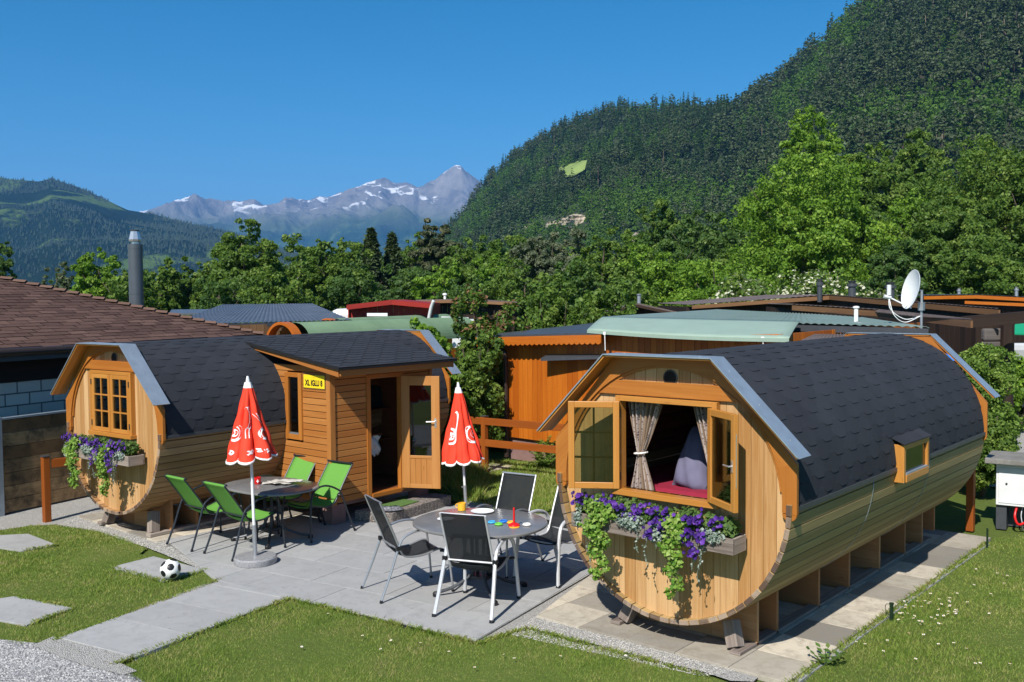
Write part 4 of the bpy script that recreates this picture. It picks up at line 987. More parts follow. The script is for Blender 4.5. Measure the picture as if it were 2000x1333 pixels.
# ================================================================= FURNITURE
def bez(P, n):      # Catmull-Rom through points
    P = [Vector(p) for p in P]; out = []
    for i in range(len(P)-1):
        a, b, c, d = P[max(i-1, 0)], P[i], P[i+1], P[min(i+2, len(P)-1)]
        for k in range(n):
            t = k/n; out.append(.5*((2*b)+(c-a)*t+(2*a-5*b+4*c-d)*t*t+(3*b-a-3*c+d)*t**3))
    out.append(P[-1]); return out
def make_chair(name, frame_mat, sling_mat, green, leg_r=.0125, hw=.245):
    t = thing(name, 'x', 'chair')
    # side profile (y forward, z up)
    if green: back = [(-.40, .87), (-.425, .855), (-.375, .79), (-.245, .61), (-.13, .44)]; seat = [(-.13, .44), (-.07, .39), (.1, .385), (.28, .43), (.33, .415)]
    else: back = [(-.35, .98), (-.305, .87), (-.21, .65), (-.14, .47)]; seat = [(-.14, .47), (-.08, .405), (.1, .40), (.27, .44), (.33, .42)]
    bp = bez([(0, y, z) for y, z in back], 6); sp = bez([(0, y, z) for y, z in seat], 6)
    w2 = hw-.03
    mb = MB(); mb.grid(lambda u, v: (lambda p: ((u-.5)*2*(w2-.006), p.y-.008*math.sin(PI*u), p.z))(bp[min(len(bp)-1, int(round(v*(len(bp)-1))))]), 6, len(bp)-1)
    mb.build('backrest', sling_mat, t, smooth=True, solid=.003)
    mb = MB(); mb.grid(lambda u, v: (lambda p: ((u-.5)*2*(w2-.006), p.y, p.z-.022*math.sin(PI*u)))(sp[min(len(sp)-1, int(round(v*(len(sp)-1))))]), 6, len(sp)-1)
    mb.build('seat', sling_mat, t, smooth=True, solid=.003)
    mb = MB()
    for s in (-1, 1):
        mb.tube([(s*w2, p.y, p.z) for p in bp+sp[1:]], .011, 8)
    mb.tube([(x, back[0][0]+(.012 if not green else 0), back[0][1]-.006) for x in (-w2, 0, w2)], .011, 8)
    q = bp[-3]; mb.tube([(x, q.y-.012, q.z-.02) for x in (-w2, 0, w2)], .009, 8)
    mb.tube([(x, .31, .415) for x in (-w2, 0, w2)], .009, 8)
    mb.build('sling_frame', frame_mat, t, smooth='auto')
    for s in (-1, 1):
        mb = MB()
        if green: pts = bez([(s*(hw+.03), .36, 0), (s*(hw+.01), .34, .3), (s*hw, .30, .56), (s*hw, .2, .645), (s*hw, .05, .65), (s*hw, -.12, .58), (s*hw, -.2, .5), (s*(hw+.01), -.29, .25), (s*(hw+.03), -.39, 0)], 6)
        else: pts = bez([(s*(hw+.035), .40, 0), (s*(hw+.02), .37, .3), (s*(hw+.01), .33, .54), (s*hw, .25, .635), (s*hw, .08, .665), (s*hw, -.1, .62), (s*hw, -.17, .52), (s*(hw+.015), -.27, .26), (s*(hw+.03), -.38, 0)], 6)
        mb.tube(pts, leg_r, 8, flat=1.)
        mb.build('leg_frame', frame_mat, t, smooth='auto')
        mb = MB(); mb.tube([(s*w2, .29, .42), (s*(hw+.01), .33, .42)], .014, 8); mb.build('connector', M['plastic'], t, smooth='auto'); mb = MB(); mb.tube([(s*(w2), -.15 if green else -.16, .5), (s*(hw+.004), -.17 if green else -.17, .5)], .014, 8)
        if not green: mb.box(s*hw-.02, s*hw+.02, -.2, -.14, .49, .53)
        mb.build('connector', M['plastic'], t, smooth='auto')
        for yy in ((.36, -.39) if green else (.40, -.38)): mb = MB(); mb.tube([(s*(hw+.033), yy, -.001), (s*(hw+.033), yy*.98, .025)], leg_r+.004, 8); mb.build('foot_cap', M['plastic'], t, smooth='auto')
    return t
Z0 = .031
def place(o, x, y, rz, label, z=Z0): o.location = (x, y, z); o.rotation_euler = (0, 0, rz); o['label'] = label
GC = make_chair('garden_chair', M['darktube'], M['sling_green'], True); GC['group'] = 'green garden chairs'
SCh = make_chair('garden_chair', M['alu'], M['sling_black'], False); SCh['group'] = 'black mesh garden chairs'
SB = make_chair('garden_chair', M['alu_white'], M['sling_black'], False, .019, .255); SB['group'] = 'black mesh garden chairs'
greens = [(-6.21, -.57, 0.0, 'green garden chair seen from behind, farthest left by the flowered barrel'),
          (-5.48, -.51, 0.03, 'green garden chair seen from behind, just left of the closed parasol pole'),
          (-6.17, .54, PI+.12, 'green garden chair at the back of the table, against the porch window wall'),
          (-5.46, .53, PI+.08, 'green garden chair at the table corner nearest the porch step')]
for i, (x, y, r, l) in enumerate(greens): place(GC if i == 0 else copy_tree(GC), x, y, r, l)
place(SCh, -2.84, -.39, -.37, 'silver framed black mesh chair standing alone left of the round table')
place(copy_tree(SCh), -2.65, .92, PI+.16, 'black mesh chair on the far side of the round table facing the camera')
place(SB, -1.90, -.34, .37, 'black mesh chair with thick pale legs in front of the round table')
place(copy_tree(SB), -1.97, 1.03, PI+.02, 'black mesh chair beside the round table, half hidden by the open barrel')

def make_table(loc, rz, a, b, label, top_mat, expo):
    t = thing('garden_table', label, 'table', loc, rz, 'oval garden tables')
    def ring(s, n=48):
        P = []
        for i in range(n):
            q = 2*PI*i/n; c, d = math.cos(q), math.sin(q)
            P.append((math.copysign(abs(c)**(2/expo), c)*a*s, math.copysign(abs(d)**(2/expo), d)*b*s))
        return P
    mb = MB(); lay = [(.965, .688), (.985, .69), (1., .698), (1., .712), (.99, .719), (.97, .722)]
    for s, z in lay: mb.v += [(p[0], p[1], z) for p in ring(s)]
    n = 48
    for i in range(len(lay)-1):
        for k in range(n): k2 = (k+1) % n; mb.face([i*n+k, i*n+k2, (i+1)*n+k2, (i+1)*n+k], [(0, 0)]*4, .5)
    mb.face(list(range(n))[::-1], [(0, 0)]*n, .5); mb.face([5*n+k for k in range(n)], [(0, 0)]*n, .5)
    mb.build('tabletop', top_mat, t, smooth='auto')
    mb = MB(); mb.tube([(-a*.7, 0, .672), (a*.7, 0, .672)], .014, 8); mb.tube([(0, -b*.7, .672), (0, b*.7, .672)], .014, 8)
    for s in (-1, 1): mb.tube([(s*.07, -.05, .67), (s*.06, -.05, .15)], .019, 8); mb.tube([(s*.07, .05, .67), (s*.06, .05, .15)], .019, 8)
    mb.box(-.11, .11, -.08, .08, .14, .17); mb.build('pedestal', M['darktube'], t, smooth='auto')
    for k in range(4):
        q = PI/4+k*PI/2; c, s = math.cos(q), math.sin(q); mb = MB()
        mb.tube(bez([(c*.05, s*.05, .3), (c*.12, s*.12, .17), (c*.3, s*.3, .07), (c*.47, s*.47, .035)], 6), .017, 8)
        ft = mb.build('foot', M['metal_dark'], t, smooth='auto')
        mb = MB(); mb.lathe([(.03, 0), (.032, .03), (.02, .045)], (c*.47, s*.47, 0), 12); mb.build('foot_cap', M['plastic'], ft, smooth='auto')
    return t
T1_H = .945
T1 = make_table((-5.68, .0, Z0), .05, .63, .47, 'grey oval table between the four green chairs', M['tabletop'], 2.6)
T2 = make_table((-2.22, .06, Z0), (.25), .69, .60, 'grey granite round table between the black mesh chairs', M['tabletop'], 2.2)
T1.scale = (1, 1, T1_H); TZ = Z0+.7225

# parasols
ca_ = math.atan2(CAM.y+.76, CAM.x+4.92)           # bearing of the camera from the left parasol
def parasol(base, top, zb, zt, rmax, label, seed, marks, base_stone, rot=0.):
    R = random.Random(seed)
    t = thing('parasol', label, 'parasol', base, 0, 'closed red parasols')
    lean = Vector((top[0]-base[0], top[1]-base[1], 0)); H = top[2]-base[2]
    ax = lambda z: Vector((lean.x*z/H, lean.y*z/H, z))
    NP = 8; ph = [R.uniform(-.5, .5) for _ in range(NP)]; am = [R.uniform(.4, 1.7) for _ in range(NP)]
    def S(a, v, off=0.):   # a angle, v 0 top .. 1 hem
        k = (a/(2*PI)*NP) % NP; i = int(k); f = k-i; j = (i+1) % NP
        prof = .028+(rmax-.028)*(v**.95)*(1-.10*math.sin(PI*v))
        fold = math.cos(2*PI*f+ph[i]*(1-f)+ph[j]*f)*(am[i]*(1-f)+am[j]*f)
        rr = prof*(1+(.20+.06*math.sin(9*v+a*2))*fold*min(1, v*2.2)+.03*math.sin(23*v+5*a)); hem = (.028*math.cos(2*PI*f+PI)+.03*math.sin(a+.6))*v**6
        # squashed slightly so that it hangs as gathered cloth
        z = zt-(zt-zb)*v+hem; aa = a+.16*math.sin(NP*a+ph[i])*v
        c = ax(z); d = Vector((math.cos(aa), math.sin(aa), .0)); return c+d*(rr+off)
    mb = MB(); mb.grid(lambda u, v: S(u*2*PI, .05+.95*v), 128, 36); can = mb.build('canopy', M['canopy_red'], t, smooth=True, solid=.003)
    mb = MB(); mb.grid(lambda u, v: S(u*2*PI, .98+.024*v, .003), 128, 2); mb.build('white_hem', M['cloth_white'], can, smooth=True, solid=.004)
    mb = MB(); mb.grid(lambda u, v: S(u*2*PI, .02+.075*v, .002), 64, 4); mb.build('white_tip', M['cloth_white'], can, smooth=True)
    mb = MB(); mb.grid(lambda u, v: S(u*2*PI, .60+.02*v+.015*math.sin(u*2*PI), .001), 64, 1) if False else mb.tube([S(ca_+.9, .62+.3*q/6, .006+.004*math.sin(q)) for q in range(7)], .009, 6, flat=.4); mb.build('tie_strap', M['canopy_red'], can, smooth=True)
    mk = MB()
    def ribbon(P, w_):
        pts = [Vector((p[0], p[1], 0)) for p in bez([(a, v, 0) for a, v in P], 8)]
        n = len(pts); L = []; 
        for i, p in enumerate(pts):
            rad = rmax*max(.2, p.y); sc_ = Vector((rad, (zt-zb), 0))
            q0, q1 = pts[max(0, i-1)], pts[min(n-1, i+1)]; d = Vector(((q1.x-q0.x)*rad, (q1.y-q0.y)*(zt-zb), 0)).normalized(); nn = Vector((-d.y, d.x, 0))*w_/2
            L.append((S(p.x+nn.x/rad, p.y+nn.y/(zt-zb), .005), S(p.x-nn.x/rad, p.y-nn.y/(zt-zb), .005)))
        b = len(mk.v)
        for l in L: mk.v += [tuple(l[0]), tuple(l[1])]
        for i in range(n-1): mk.face([b+2*i, b+2*i+1, b+2*i+3, b+2*i+2], [(0, 0)]*4, .5)
    for P, w_ in marks: ribbon([(a+rot, v) for a, v in P], w_)
    mk.build('printed_marks', M['white'], can, solid=.001)
    mb = MB(); mb.tube([ax(.3), ax(zt-.02)], .017, 12); mb.tube([ax(zt-.03), ax(zt+.01), ax(zt+.05)], [.026, .02, .012], 12); mb.build('pole', M['pole'], t, smooth='auto')
    if base_stone:
        mb = MB(); mb.lathe([(.235, 0), (.24, .01), (.24, .065), (.225, .08), (.04, .082)], n=40); mb.build('base', M['granite'], t, smooth='auto')
    else:
        mb = MB(); mb.lathe([(.2, 0), (.2, .05), (.04, .07)], n=32); mb.build('base', M['plastic'], t, smooth='auto')
    mb = MB(); mb.tube([ax(.07), ax(.43)], .024, 12); mb.tube([ax(.40)+Vector((0, 0, 0)), ax(.40)+Vector((-.06, .0, 0))], .007, 8); mb.lathe([(.004, -.012), (.016, -.01), (.016, .01), (.004, .012)], tuple(ax(.18)+Vector((-.045, -.02, 0))), 8)
    mb.build('pole_sleeve', M['alu'], t, smooth='auto')
    return t
def circ(a, v, r, rad, a0=0, a1=2*PI, n=12): return [(a+r*math.cos(a0+(a1-a0)*i/n)/rad, v+r*math.sin(a0+(a1-a0)*i/n)/.9) for i in range(n+1)]
ca_ = math.atan2(CAM.y+.76, CAM.x+4.92)           # bearing of the camera from the left parasol
def A(d): return ca_+math.radians(d)
# increasing angle runs to the right as seen by the camera
def chev(a, v, s=1): return [[(a, v-.022), (a+s*.07, v), (a, v+.022)], [(a+s*.08, v-.022), (a+s*.15, v), (a+s*.08, v+.022)]]
mk1 = []
mk1 += [(circ(A(-58), .66, .08, .28, -1.2, 2.2, 10), .026), (circ(A(-58), .66, .03, .28), .022)]
mk1 += [([(A(-14), .36), (A(-8), .345), (A(0), .36), (A(3), .42), (A(2), .5), (A(-4), .58), (A(-10), .62), (A(-10), .72)], .024)]
mk1 += [(circ(A(44), .68, .06, .28, .8, 5.2, 10), .022), ([(A(26), .42), (A(38), .48), (A(52), .56), (A(68), .66)], .024)]
for d in (-62, -10): mk1 += [(c, .012) for c in chev(A(d), .885)]
for d in (24, 32): mk1 += [([(A(d)+.08, .865), (A(d), .872), (A(d)+.07, .89), (A(d), .905)], .012)]
parasol((-4.93, -.76, Z0), (-5.01, -.76, 2.17), 1.21, 2.07, .26, 'closed red parasol on a round granite base in front of the green chairs', 4, mk1, True)
ca2 = math.atan2(CAM.y-2.45, CAM.x+4.66)
def B_(d): return ca2+math.radians(d)
mk2 = [(circ(B_(-48), .66, .085, .28), .026), (circ(B_(-48), .66, .035, .28), .024), ([(B_(-30), .34), (B_(-16), .38), (B_(-22), .5), (B_(-36), .62), (B_(-44), .66)], .03), (circ(B_(50), .64, .09, .28), .028), (circ(B_(56), .64, .035, .28), .026)]
mk2 += [([(B_(-66), .86), (B_(-62), .88), (B_(-66), .9)], .012), ([(B_(62), .86), (B_(60), .89), (B_(66), .895)], .012)]
parasol((-4.66, 2.45, .02), (-4.80, 2.45, 1.89), .78, 1.79, .25, 'closed red parasol standing on the lawn edge between the step and the far mesh chair', 8, mk2, False)

# things on the tables
def cup(name, loc, r, h, mat, label, cross=False, rz=0.):
    t = thing(name, label, 'cup', loc, rz); mb = MB(); mb.lathe([(r*.92, 0), (r, .004), (r, h), (r*.9, h), (r*.88, .01)], n=24); mb.build('cup_body', mat, t, smooth='auto')
    mb = MB(); mb.tube(bez([(r*.95, 0, h*.8), (r+.025, 0, h*.75), (r+.028, 0, h*.4), (r*.95, 0, h*.25)], 5), .005, 6); mb.build('handle', mat, t, smooth=True)
    if cross:
        mb = MB()
        a0 = math.atan2(CAM.y-loc[1], CAM.x-loc[0])-rz
        for (da, z0, z1) in ((.11, h*.25, h*.75), (.33, h*.42, h*.58)):
            mb.grid(lambda u, v: ((r+.0015+.0004*(da > .2))*math.cos(a0+(u-.5)*2*da), (r+.0015+.0004*(da > .2))*math.sin(a0+(u-.5)*2*da), z0+(z1-z0)*v), 6, 1)
        mb.build('white_cross', M['white'], t)
    return t
cup('mug', (-5.86, -.07, Z0+.7225*T1_H), .042, .085, M['red'], 'red mug with white cross on the grey oval table', True, 2.2)
t = thing('newspaper', 'crumpled folded newspaper lying on the grey oval table', 'newspaper', (-5.63, .14, Z0+.7225*T1_H), .5)
for i in range(4):
    mb = MB(); dz = .006+i*.009; a = [.3, -.5, .9, .1][i]; R2 = random.Random(i); 
    mb.grid(lambda u, v: ((u-.5)*.36*math.cos(a)-(v-.5)*.16*math.sin(a)+(i-1.5)*.05, (u-.5)*.36*math.sin(a)+(v-.5)*.16*math.cos(a), dz+.012*abs(math.sin(u*6+i*2+v*3))), 14, 8)
    mb.build('sheet', M['newsprint'] if 'newsprint' in M else M['cloth_white'], t, smooth=True, solid=.002)
cup('mug', (-2.70, .30, TZ), .045, .08, M['yellow'], 'yellow mug on the left of the round granite table', False, 3.4)
t = thing('plate', 'small white saucer near the left edge of the round granite table', 'plate', (-2.52, -.13, TZ)); mb = MB(); mb.lathe([(.045, 0), (.085, .012), (.088, .015), (.05, .006), (.01, .005)], n=32); mb.build('dish', M['white'], t, smooth='auto')
t = thing('plate', 'large pale plate at the far side of the round granite table', 'plate', (-2.46, .36, TZ)); mb = MB(); mb.lathe([(.07, 0), (.12, .014), (.124, .018), (.08, .007), (.01, .006)], n=32); mb.build('dish', M['white'], t, smooth='auto')
t = thing('toy_cup', 'small blue toy cup near the middle of the round granite table', 'toy', (-2.34, .07, TZ)); mb = MB(); mb.lathe([(.02, 0), (.032, .035), (.03, .035), (.018, .005)], n=20); mb.build('cup_body', M['blue'], t, smooth='auto'); mb = MB(); mb.tube(bez([(.03, 0, .03), (.055, .01, .028), (.052, .01, .01), (.025, 0, .008)], 4), .005, 6); mb.build('handle', M['darktube'], t, smooth=True)
t = thing('stacking_toy', 'red peg toy standing on a red base on the granite table', 'toy', (-1.80, .10, TZ)); mb = MB(); mb.lathe([(.055, 0), (.06, .008), (.055, .02), (.035, .03), (.03, .034)], n=24); mb.build('base', M['red'], t, smooth='auto'); mb = MB(); mb.lathe([(.012, .033), (.009, .15), (.011, .175), (.005, .19)], n=14); mb.build('peg', M['red'], t, smooth='auto')
mb = MB(); mb.lathe([(.05, 0), (.052, .004), (.048, .008)], (.03, -.03, .0), 20); mb.build('disc', M['yellow'], t, smooth='auto')
for x, y, mt, l in ((-2.06, .06, 'lightblue', 'light blue toy ring, leftmost of the toys on the granite table'), (-1.99, .16, 'blue', 'dark blue toy ring behind the other toys on the granite table'), (-1.95, .04, 'green_pl', 'green toy ring in front of the red peg toy'), (-1.90, .17, 'yellow', 'yellow toy ring left of the red peg toy'), (-1.72, .20, 'cloth_white', 'white toy ring right behind the red peg toy')):
    t = thing('toy_ring', l, 'toy', (x, y, TZ), rng.random(), 'toy rings'); mb = MB(); mb.lathe([(.022, .004), (.034, 0), (.044, .01), (.034, .022), (.022, .018), (.0219, .004)], n=22); mb.build('ring', M[mt], t, smooth='auto')

# football
def football(loc):
    t = thing('football', 'scuffed black and white football lying on the stepping slab', 'football', loc)
    bm = bmesh.new(); bmesh.ops.create_icosphere(bm, subdivisions=5, radius=.108)
    ph = (1+5**.5)/2; ico = [Vector(v).normalized() for v in [(0, s*1, q*ph) for s in (1, -1) for q in (1, -1)]+[(s*1, q*ph, 0) for s in (1, -1) for q in (1, -1)]+[(q*ph, 0, s*1) for s in (1, -1) for q in (1, -1)]]
    fc = [Vector(v).normalized() for v in [(a, b, c) for a in (1, -1) for b in (1, -1) for c in (1, -1)]+[(0, s/ph, q*ph) for s in (1, -1) for q in (1, -1)]+[(s/ph, q*ph, 0) for s in (1, -1) for q in (1, -1)]+[(q*ph, 0, s/ph) for s in (1, -1) for q in (1, -1)]]
    for f in bm.faces:
        c = f.calc_center_median().normalized(); f.material_index = 1 if max(c.dot(v) for v in ico) > .937 else 0; f.smooth = True
    for v in bm.verts:
        c = v.co.normalized(); d = sorted([c.dot(x)*(1.0) for x in ico]+[c.dot(x)*1.0-.012 for x in fc])[-2:]
        if d[1]-d[0] < .012: v.co *= .986
    me = bpy.data.meshes.new('ball'); bm.to_mesh(me); bm.free(); me.materials.append(M['white']); me.materials.append(M['plastic'])
    o = bpy.data.objects.new('ball_skin', me); COL.objects.link(o); o.parent = t; o.rotation_euler = (.5, .3, .9); return t
football((-5.12, -1.70, .13))

# concrete step with turf mat and shoes
def quad_prism(mb, P, z0, z1, r=.5): mb.prism([tuple(p) for p in P], 2, z0, z1, r=r)
st = [(-5.12, 1.50), (-5.33, 2.84), (-5.64, 2.79), (-5.645, 1.30)]
mb = MB(); quad_prism(mb, st, .0, .17); tag(mb.build('door_step', M['aggregate'], bevel=.012), 'exposed aggregate concrete step in front of the open door', 'step')
mb = MB(); quad_prism(mb, [(-5.27, 1.62), (-5.36, 2.22), (-5.62, 2.18), (-5.60, 1.58)], .1712, .183); tag(mb.build('turf_mat', M['turfmat']), 'green artificial turf mat lying on the concrete step', 'doormat')
for i, (x, y, r) in enumerate(((-5.26, 1.50, 1.0), (-5.17, 1.60, 1.25))):
    t = thing('shoe', ('dark patterned shoe on the step, nearer the wall', 'dark patterned shoe on the outer edge of the step')[i], 'shoe', (x, y, .171), r, 'pair of shoes on the step')
    mb = MB(); mb.grid(lambda u, v: (.13*math.cos(u*2*PI)*(1-.08*math.sin(u*2*PI)), .045*math.sin(u*2*PI)*(1+.2*math.cos(u*2*PI)), v*.02), 20, 1); mb.face(list(range(1, 40, 2)), [(0, 0)]*20, .5); mb.build('sole', M['plastic'], t)
    mb = MB(); mb.grid(lambda u, v: ((.125*math.cos(u*2*PI))*(1-.45*v)-.03*v, .042*math.sin(u*2*PI)*(1+.2*math.cos(u*2*PI))*(1-.35*v), .02+.055*v**.7), 20, 6); mb.build('upper', M['shoefab'] if 'shoefab' in M else M['plastic'], t, smooth=True)

# ================================================================= FENCES, POSTS, CABINET
rng.seed(3)
def post(mb, x, y, h, s=.09, rz=0.):
    Mx = Matrix.Translation((x, y, 0)) @ Matrix.Rotation(rz, 4, 'Z'); mb.box(-s/2, s/2, -s/2, s/2, 0, h, 2, None, 0, Mx)
def rail_fence(label, posts, rails, h):
    t = thing('rail_fence', label, 'fence', (0, 0, 0))
    for (x, y) in posts:
        mb = MB(); post(mb, x, y, h); o = mb.build('post', M['post'], t, bevel=.006)
        mb = MB(); post(mb, x, y, 0); 
        c = MB(); c.box(x-.052, x+.052, y-.052, y+.052, h+.0005, h+.012, 0); c.build('cap', M['metal_dark'], o)
    for a, b in rails:
        mb = MB(); mb.bar(a, b, .04, .12); mb.build('rail', M['post'], t, bevel=.004)
    return t
p0 = G(92, 1020)
rail_fence('short orange brown post with a rail running behind the left barrel', [(p0.x, p0.y)], [((p0.x+.02, p0.y+.07, .80), (p0.x+.4, p0.y+2.6, .80))], .90)
pm = Vector((-6.74, 5.12, 0))
rail_fence('orange brown two-rail fence between the two barrel cabins', [(pm.x, pm.y), (-3.6, 5.5), (-1.3, 5.7)], [((-7.7, 5.0+.0, .9), (-1.3, 5.65, .9)), ((-7.7, 5.0, .53), (-1.3, 5.65, .53))], .98)
pr = G(1895, 1037)
rail_fence('orange brown post at the rear corner of the right barrel', [(pr.x, pr.y)], [((pr.x-.05, pr.y, .8), (-1.2, 5.75, .8))], 1.2)

# white meter cabinet with concrete lid on the right
t = thing('meter_cabinet', 'white meter cabinet under a weathered concrete slab at the right edge', 'cabinet', (1.45, 5.75, 0), 0)
fx = G(1930, 1012, .3)
t.location = (1.08, 6.2, 0); t.rotation_euler = (0, 0, math.radians(8))
mb = MB(); mb.box(0, .95, 0, .42, .32, .84, 2); mb.build('cabinet_body', M['cabinet'], t, bevel=.004)
mb = MB(); mb.box(.03, .92, -.008, -.001, .35, .80, 2); d = mb.build('door', M['cabinet'], t, bevel=.003)
mb = MB(); mb.lathe([(.014, 0), (.012, .01), (.004, .012)], n=10); o = mb.build('lock', M['hinge'], d); o.location = (.12, -.0085, .6); o.rotation_euler = (PI/2, 0, 0)
mb = MB(); mb.box(-.12, 1.15, -.14, .6, .86, .925, 0); mb.build('slab_roof', M['slabroof'] if 'slabroof' in M else M['paver'], t, bevel=.008)
mb = MB(); mb.box(.0, .12, .04, .4, 0, .318, 2); mb.box(.82, .95, .04, .4, 0, .318, 2); mb.box(.12, .82, .3, .4, 0, .318, 0); mb.build('stand', M['metal_dark'], t)
mb = MB(); rr = random.Random(3)
for i in range(9): x = .3+i*.045; mb.tube(bez([(x, .1, .32), (x+rr.uniform(-.03, .03), .05, .2), (x+rr.uniform(-.05, .05), .02, .08), (x+rr.uniform(-.06, .06), .08, .0)], 4), .009, 6)
mb.build('cables', M['alu'], t, smooth=True)
mb = MB(); mb.tube(bez([(.24, .06, .32), (.22, -.02, .2), (.26, -.03, .1), (.33, .02, .12)], 5), .016, 6); mb.build('red_cable', M['red'], t, smooth=True)
# tap post at the slab edge
p = G(1741, 1213)
t = thing('ground_spike', 'short dark green metal peg with a wire loop at the edge of the sandy pavers', 'ground peg', (p.x, p.y, 0))
mb = MB(); mb.lathe([(.018, 0), (.018, .155), (.022, .158), (.022, .168), (.006, .17)], n=14); mb.build('peg', M['peg'] if 'peg' in M else M['darktube'], t, smooth='auto')
mb = MB(); mb.tube(bez([(-.015, 0, .15), (-.045, -.005, .15), (-.055, -.005, .11), (-.04, 0, .06), (-.015, 0, .05)], 5), .003, 6); mb.build('wire_loop', M['hinge'], t)
p = G(1928, 1072)
t = thing('ground_spike', 'thin green peg at the far end of the sandy pavers near the meter cabinet', 'ground peg', (p.x, p.y, 0))
mb = MB(); mb.lathe([(.012, 0), (.012, .24), (.004, .245)], n=10); mb.build('peg', M['peg'] if 'peg' in M else M['darktube'], t)

# daisies
R = np.random.RandomState(5); dz = None
for i in range(120):
    if i < 70: u, v = R.normal(1790, 55), R.normal(1195, 22)
    elif i < 105: u, v = R.uniform(1660, 1990), R.uniform(1090, 1320)
    else: u, v = R.uniform(560, 1250), R.uniform(1190, 1320)
    p = G(u, v)
    if not (in_poly(np.array([[p.x, p.y]]), lawn_right)[0] or in_poly(np.array([[p.x, p.y]]), lawn_front)[0]): continue
    if dz is None:
        mb = MB()
        for k in range(10):
            a = 2*PI*k/10; b = a+.5; q = len(mb.v); mb.v += [(0, 0, .046), (.011*math.cos(a), .011*math.sin(a), .05), (.013*math.cos(a+.25), .013*math.sin(a+.25), .049), (.011*math.cos(b), .011*math.sin(b), .05)]; mb.face([q, q+1, q+2, q+3], [(0, 0)]*4, .5)
        mb.lathe([(.004, .049), (.003, .053)], n=6, mi=1); mb.tube([(0, 0, 0), (0, 0, .047)], .0012, 4, mi=2)
        dz = mb.build('daisy', [M['white'], M['yellow'], M['leaf_pet']]); o = dz
        tag(dz, 'small white daisy in the mown lawn', 'flower', 'daisies in the lawn')
    else: o = dz.copy(); COL.objects.link(o)
    o.location = (p.x, p.y, R.uniform(-.005, .008)); o.rotation_euler = (R.normal()*.15, R.normal()*.15, R.rand()*6); o.scale = (1, 1, 1)

# ================================================================= BUILDINGS BEHIND
rng.seed(77)
# --- brown shingled building on the left, with plank fence in front of its block wall
fa, fb = G(5, 1008), G(175, 968); fd = Matrix.Rotation(math.radians(-4), 3, 'Z') @ (fb-fa).normalized(); fd.z = 0; fnrm = Vector((-fd.y, fd.x, 0))
s0 = fa-fd*1.4
t = thing('plank_fence', 'dark weathered plank fence with a steel post left of the flowered barrel', 'fence', (s0.x, s0.y, 0), math.atan2(fd.y, fd.x))
zt = .0
mb = MB(); hh = 1.32; nb = 7
for i in range(nb): mb.box(1.42, 8.2, 0, .04, .03+i*hh/nb, .03+(i+1)*hh/nb-.006, 0)
mb.build('planks', M['fence'], t, bevel=.004)
mb = MB(); mb.box(1.33, 1.41, -.04, .06, 0, hh+.08, 2); mb.box(8.2, 8.28, -.04, .06, 0, hh+.05, 2); mb.build('post', M['metal'], t, bevel=.003)
mb = MB(); mb.box(1.41, 8.2, -.03, .07, hh+.035, hh+.06, 0); mb.build('cap_strip', M['metal'], t)
mb = MB()
for i in range(nb): mb.box(-3, 1.32, .02, .06, .03+i*hh/nb, .03+(i+1)*hh/nb-.006, 0)
mb.build('planks', M['fence'], t)
b0 = fa+fnrm*.75-fd*4; ba = math.atan2(fd.y, fd.x)
BL = thing('brown_roofed_building', 'building with grey block wall and brown shingled hip roof on the left', 'building', (b0.x, b0.y, 0), ba)
# local frame: x along the wall (away from camera), y to the far left side; roof eave overhangs 0.55 towards -y
BLn = 11.0
EZ = 2.18
def toL(P): 
    d = Vector(P)-Vector((b0.x, b0.y, 0)); return (d.x*fd.x+d.y*fd.y, d.x*fnrm.x+d.y*fnrm.y, P[2])
# corner of the eaves seen at pixel (515,657)
cd_ = cF*F_PX+cR*(515-1000)+cU*(666.5-657); tt = (EZ-CAM.z)/cd_.z
best = None
for D in np.arange(14, 32, .05):
    q = toL(at(515, 657, D))
    if best is None or abs(q[1]+.45) < abs(best[1]+.45): best = q
XC = best[0]; EZ = best[2]; 
mb = MB(); mb.v = [(0, 0, 0), (XC-.6, 0, 0), (XC-.6, 0, EZ-.05), (0, 0, EZ-.05)]
mb.face([0, 1, 2, 3], [(0, 0), (XC-.6, 0), (XC-.6, EZ), (0, EZ)], .5)
mb.v += [(XC-.6, 9, 0), (XC-.6, 9, EZ-.05), (0, 9, 0), (0, 9, EZ-.05)]; mb.face([1, 4, 5, 2], [(0, 0), (9, 0), (9, EZ), (0, EZ)], .5); mb.face([6, 0, 3, 7], [(0, 0), (9, 0), (9, EZ), (0, EZ)], .5); mb.face([4, 6, 7, 5], [(0, 0), (9, 0), (9, EZ), (0, EZ)], .5)
mb.build('block_wall', M['blocks'], BL)
RP = .345; RW = 4.6                         # roof pitch and half depth
yE = -.45
mb = MB(); rows = 34; sw = .33
for j in range(rows):
    ya, yb = yE+j*RW/rows, yE+(j+1.25)*RW/rows; za, zb = EZ+.03+(ya-yE)*RP, EZ+.03+(yb-yE)*RP
    x = -3.0-(sw/2 if j % 2 else 0)
    xe = XC-(ya-yE)*1.0
    while x < xe:
        x2 = min(x+sw-.004+rng.uniform(-.02, .0), xe); lo = ya-(rng.random() < .4)*.02; l = .012; b = len(mb.v)
        mb.v += [(x, lo, za+l-.01*(lo < ya)), (x2, lo, za+l-.01*(lo < ya)), (x2, yb, zb+.002), (x, yb, zb+.002), (x, lo, za-.004), (x2, lo, za-.004)]
        tn = rng.random(); mb.face([b, b+1, b+2, b+3], [(0, 0)]*4, tn, 0); mb.face([b+4, b+5, b+1, b], [(0, 0)]*4, tn, 1); x += sw
zt_ = EZ+.02+RW*RP; nv = len(mb.v)
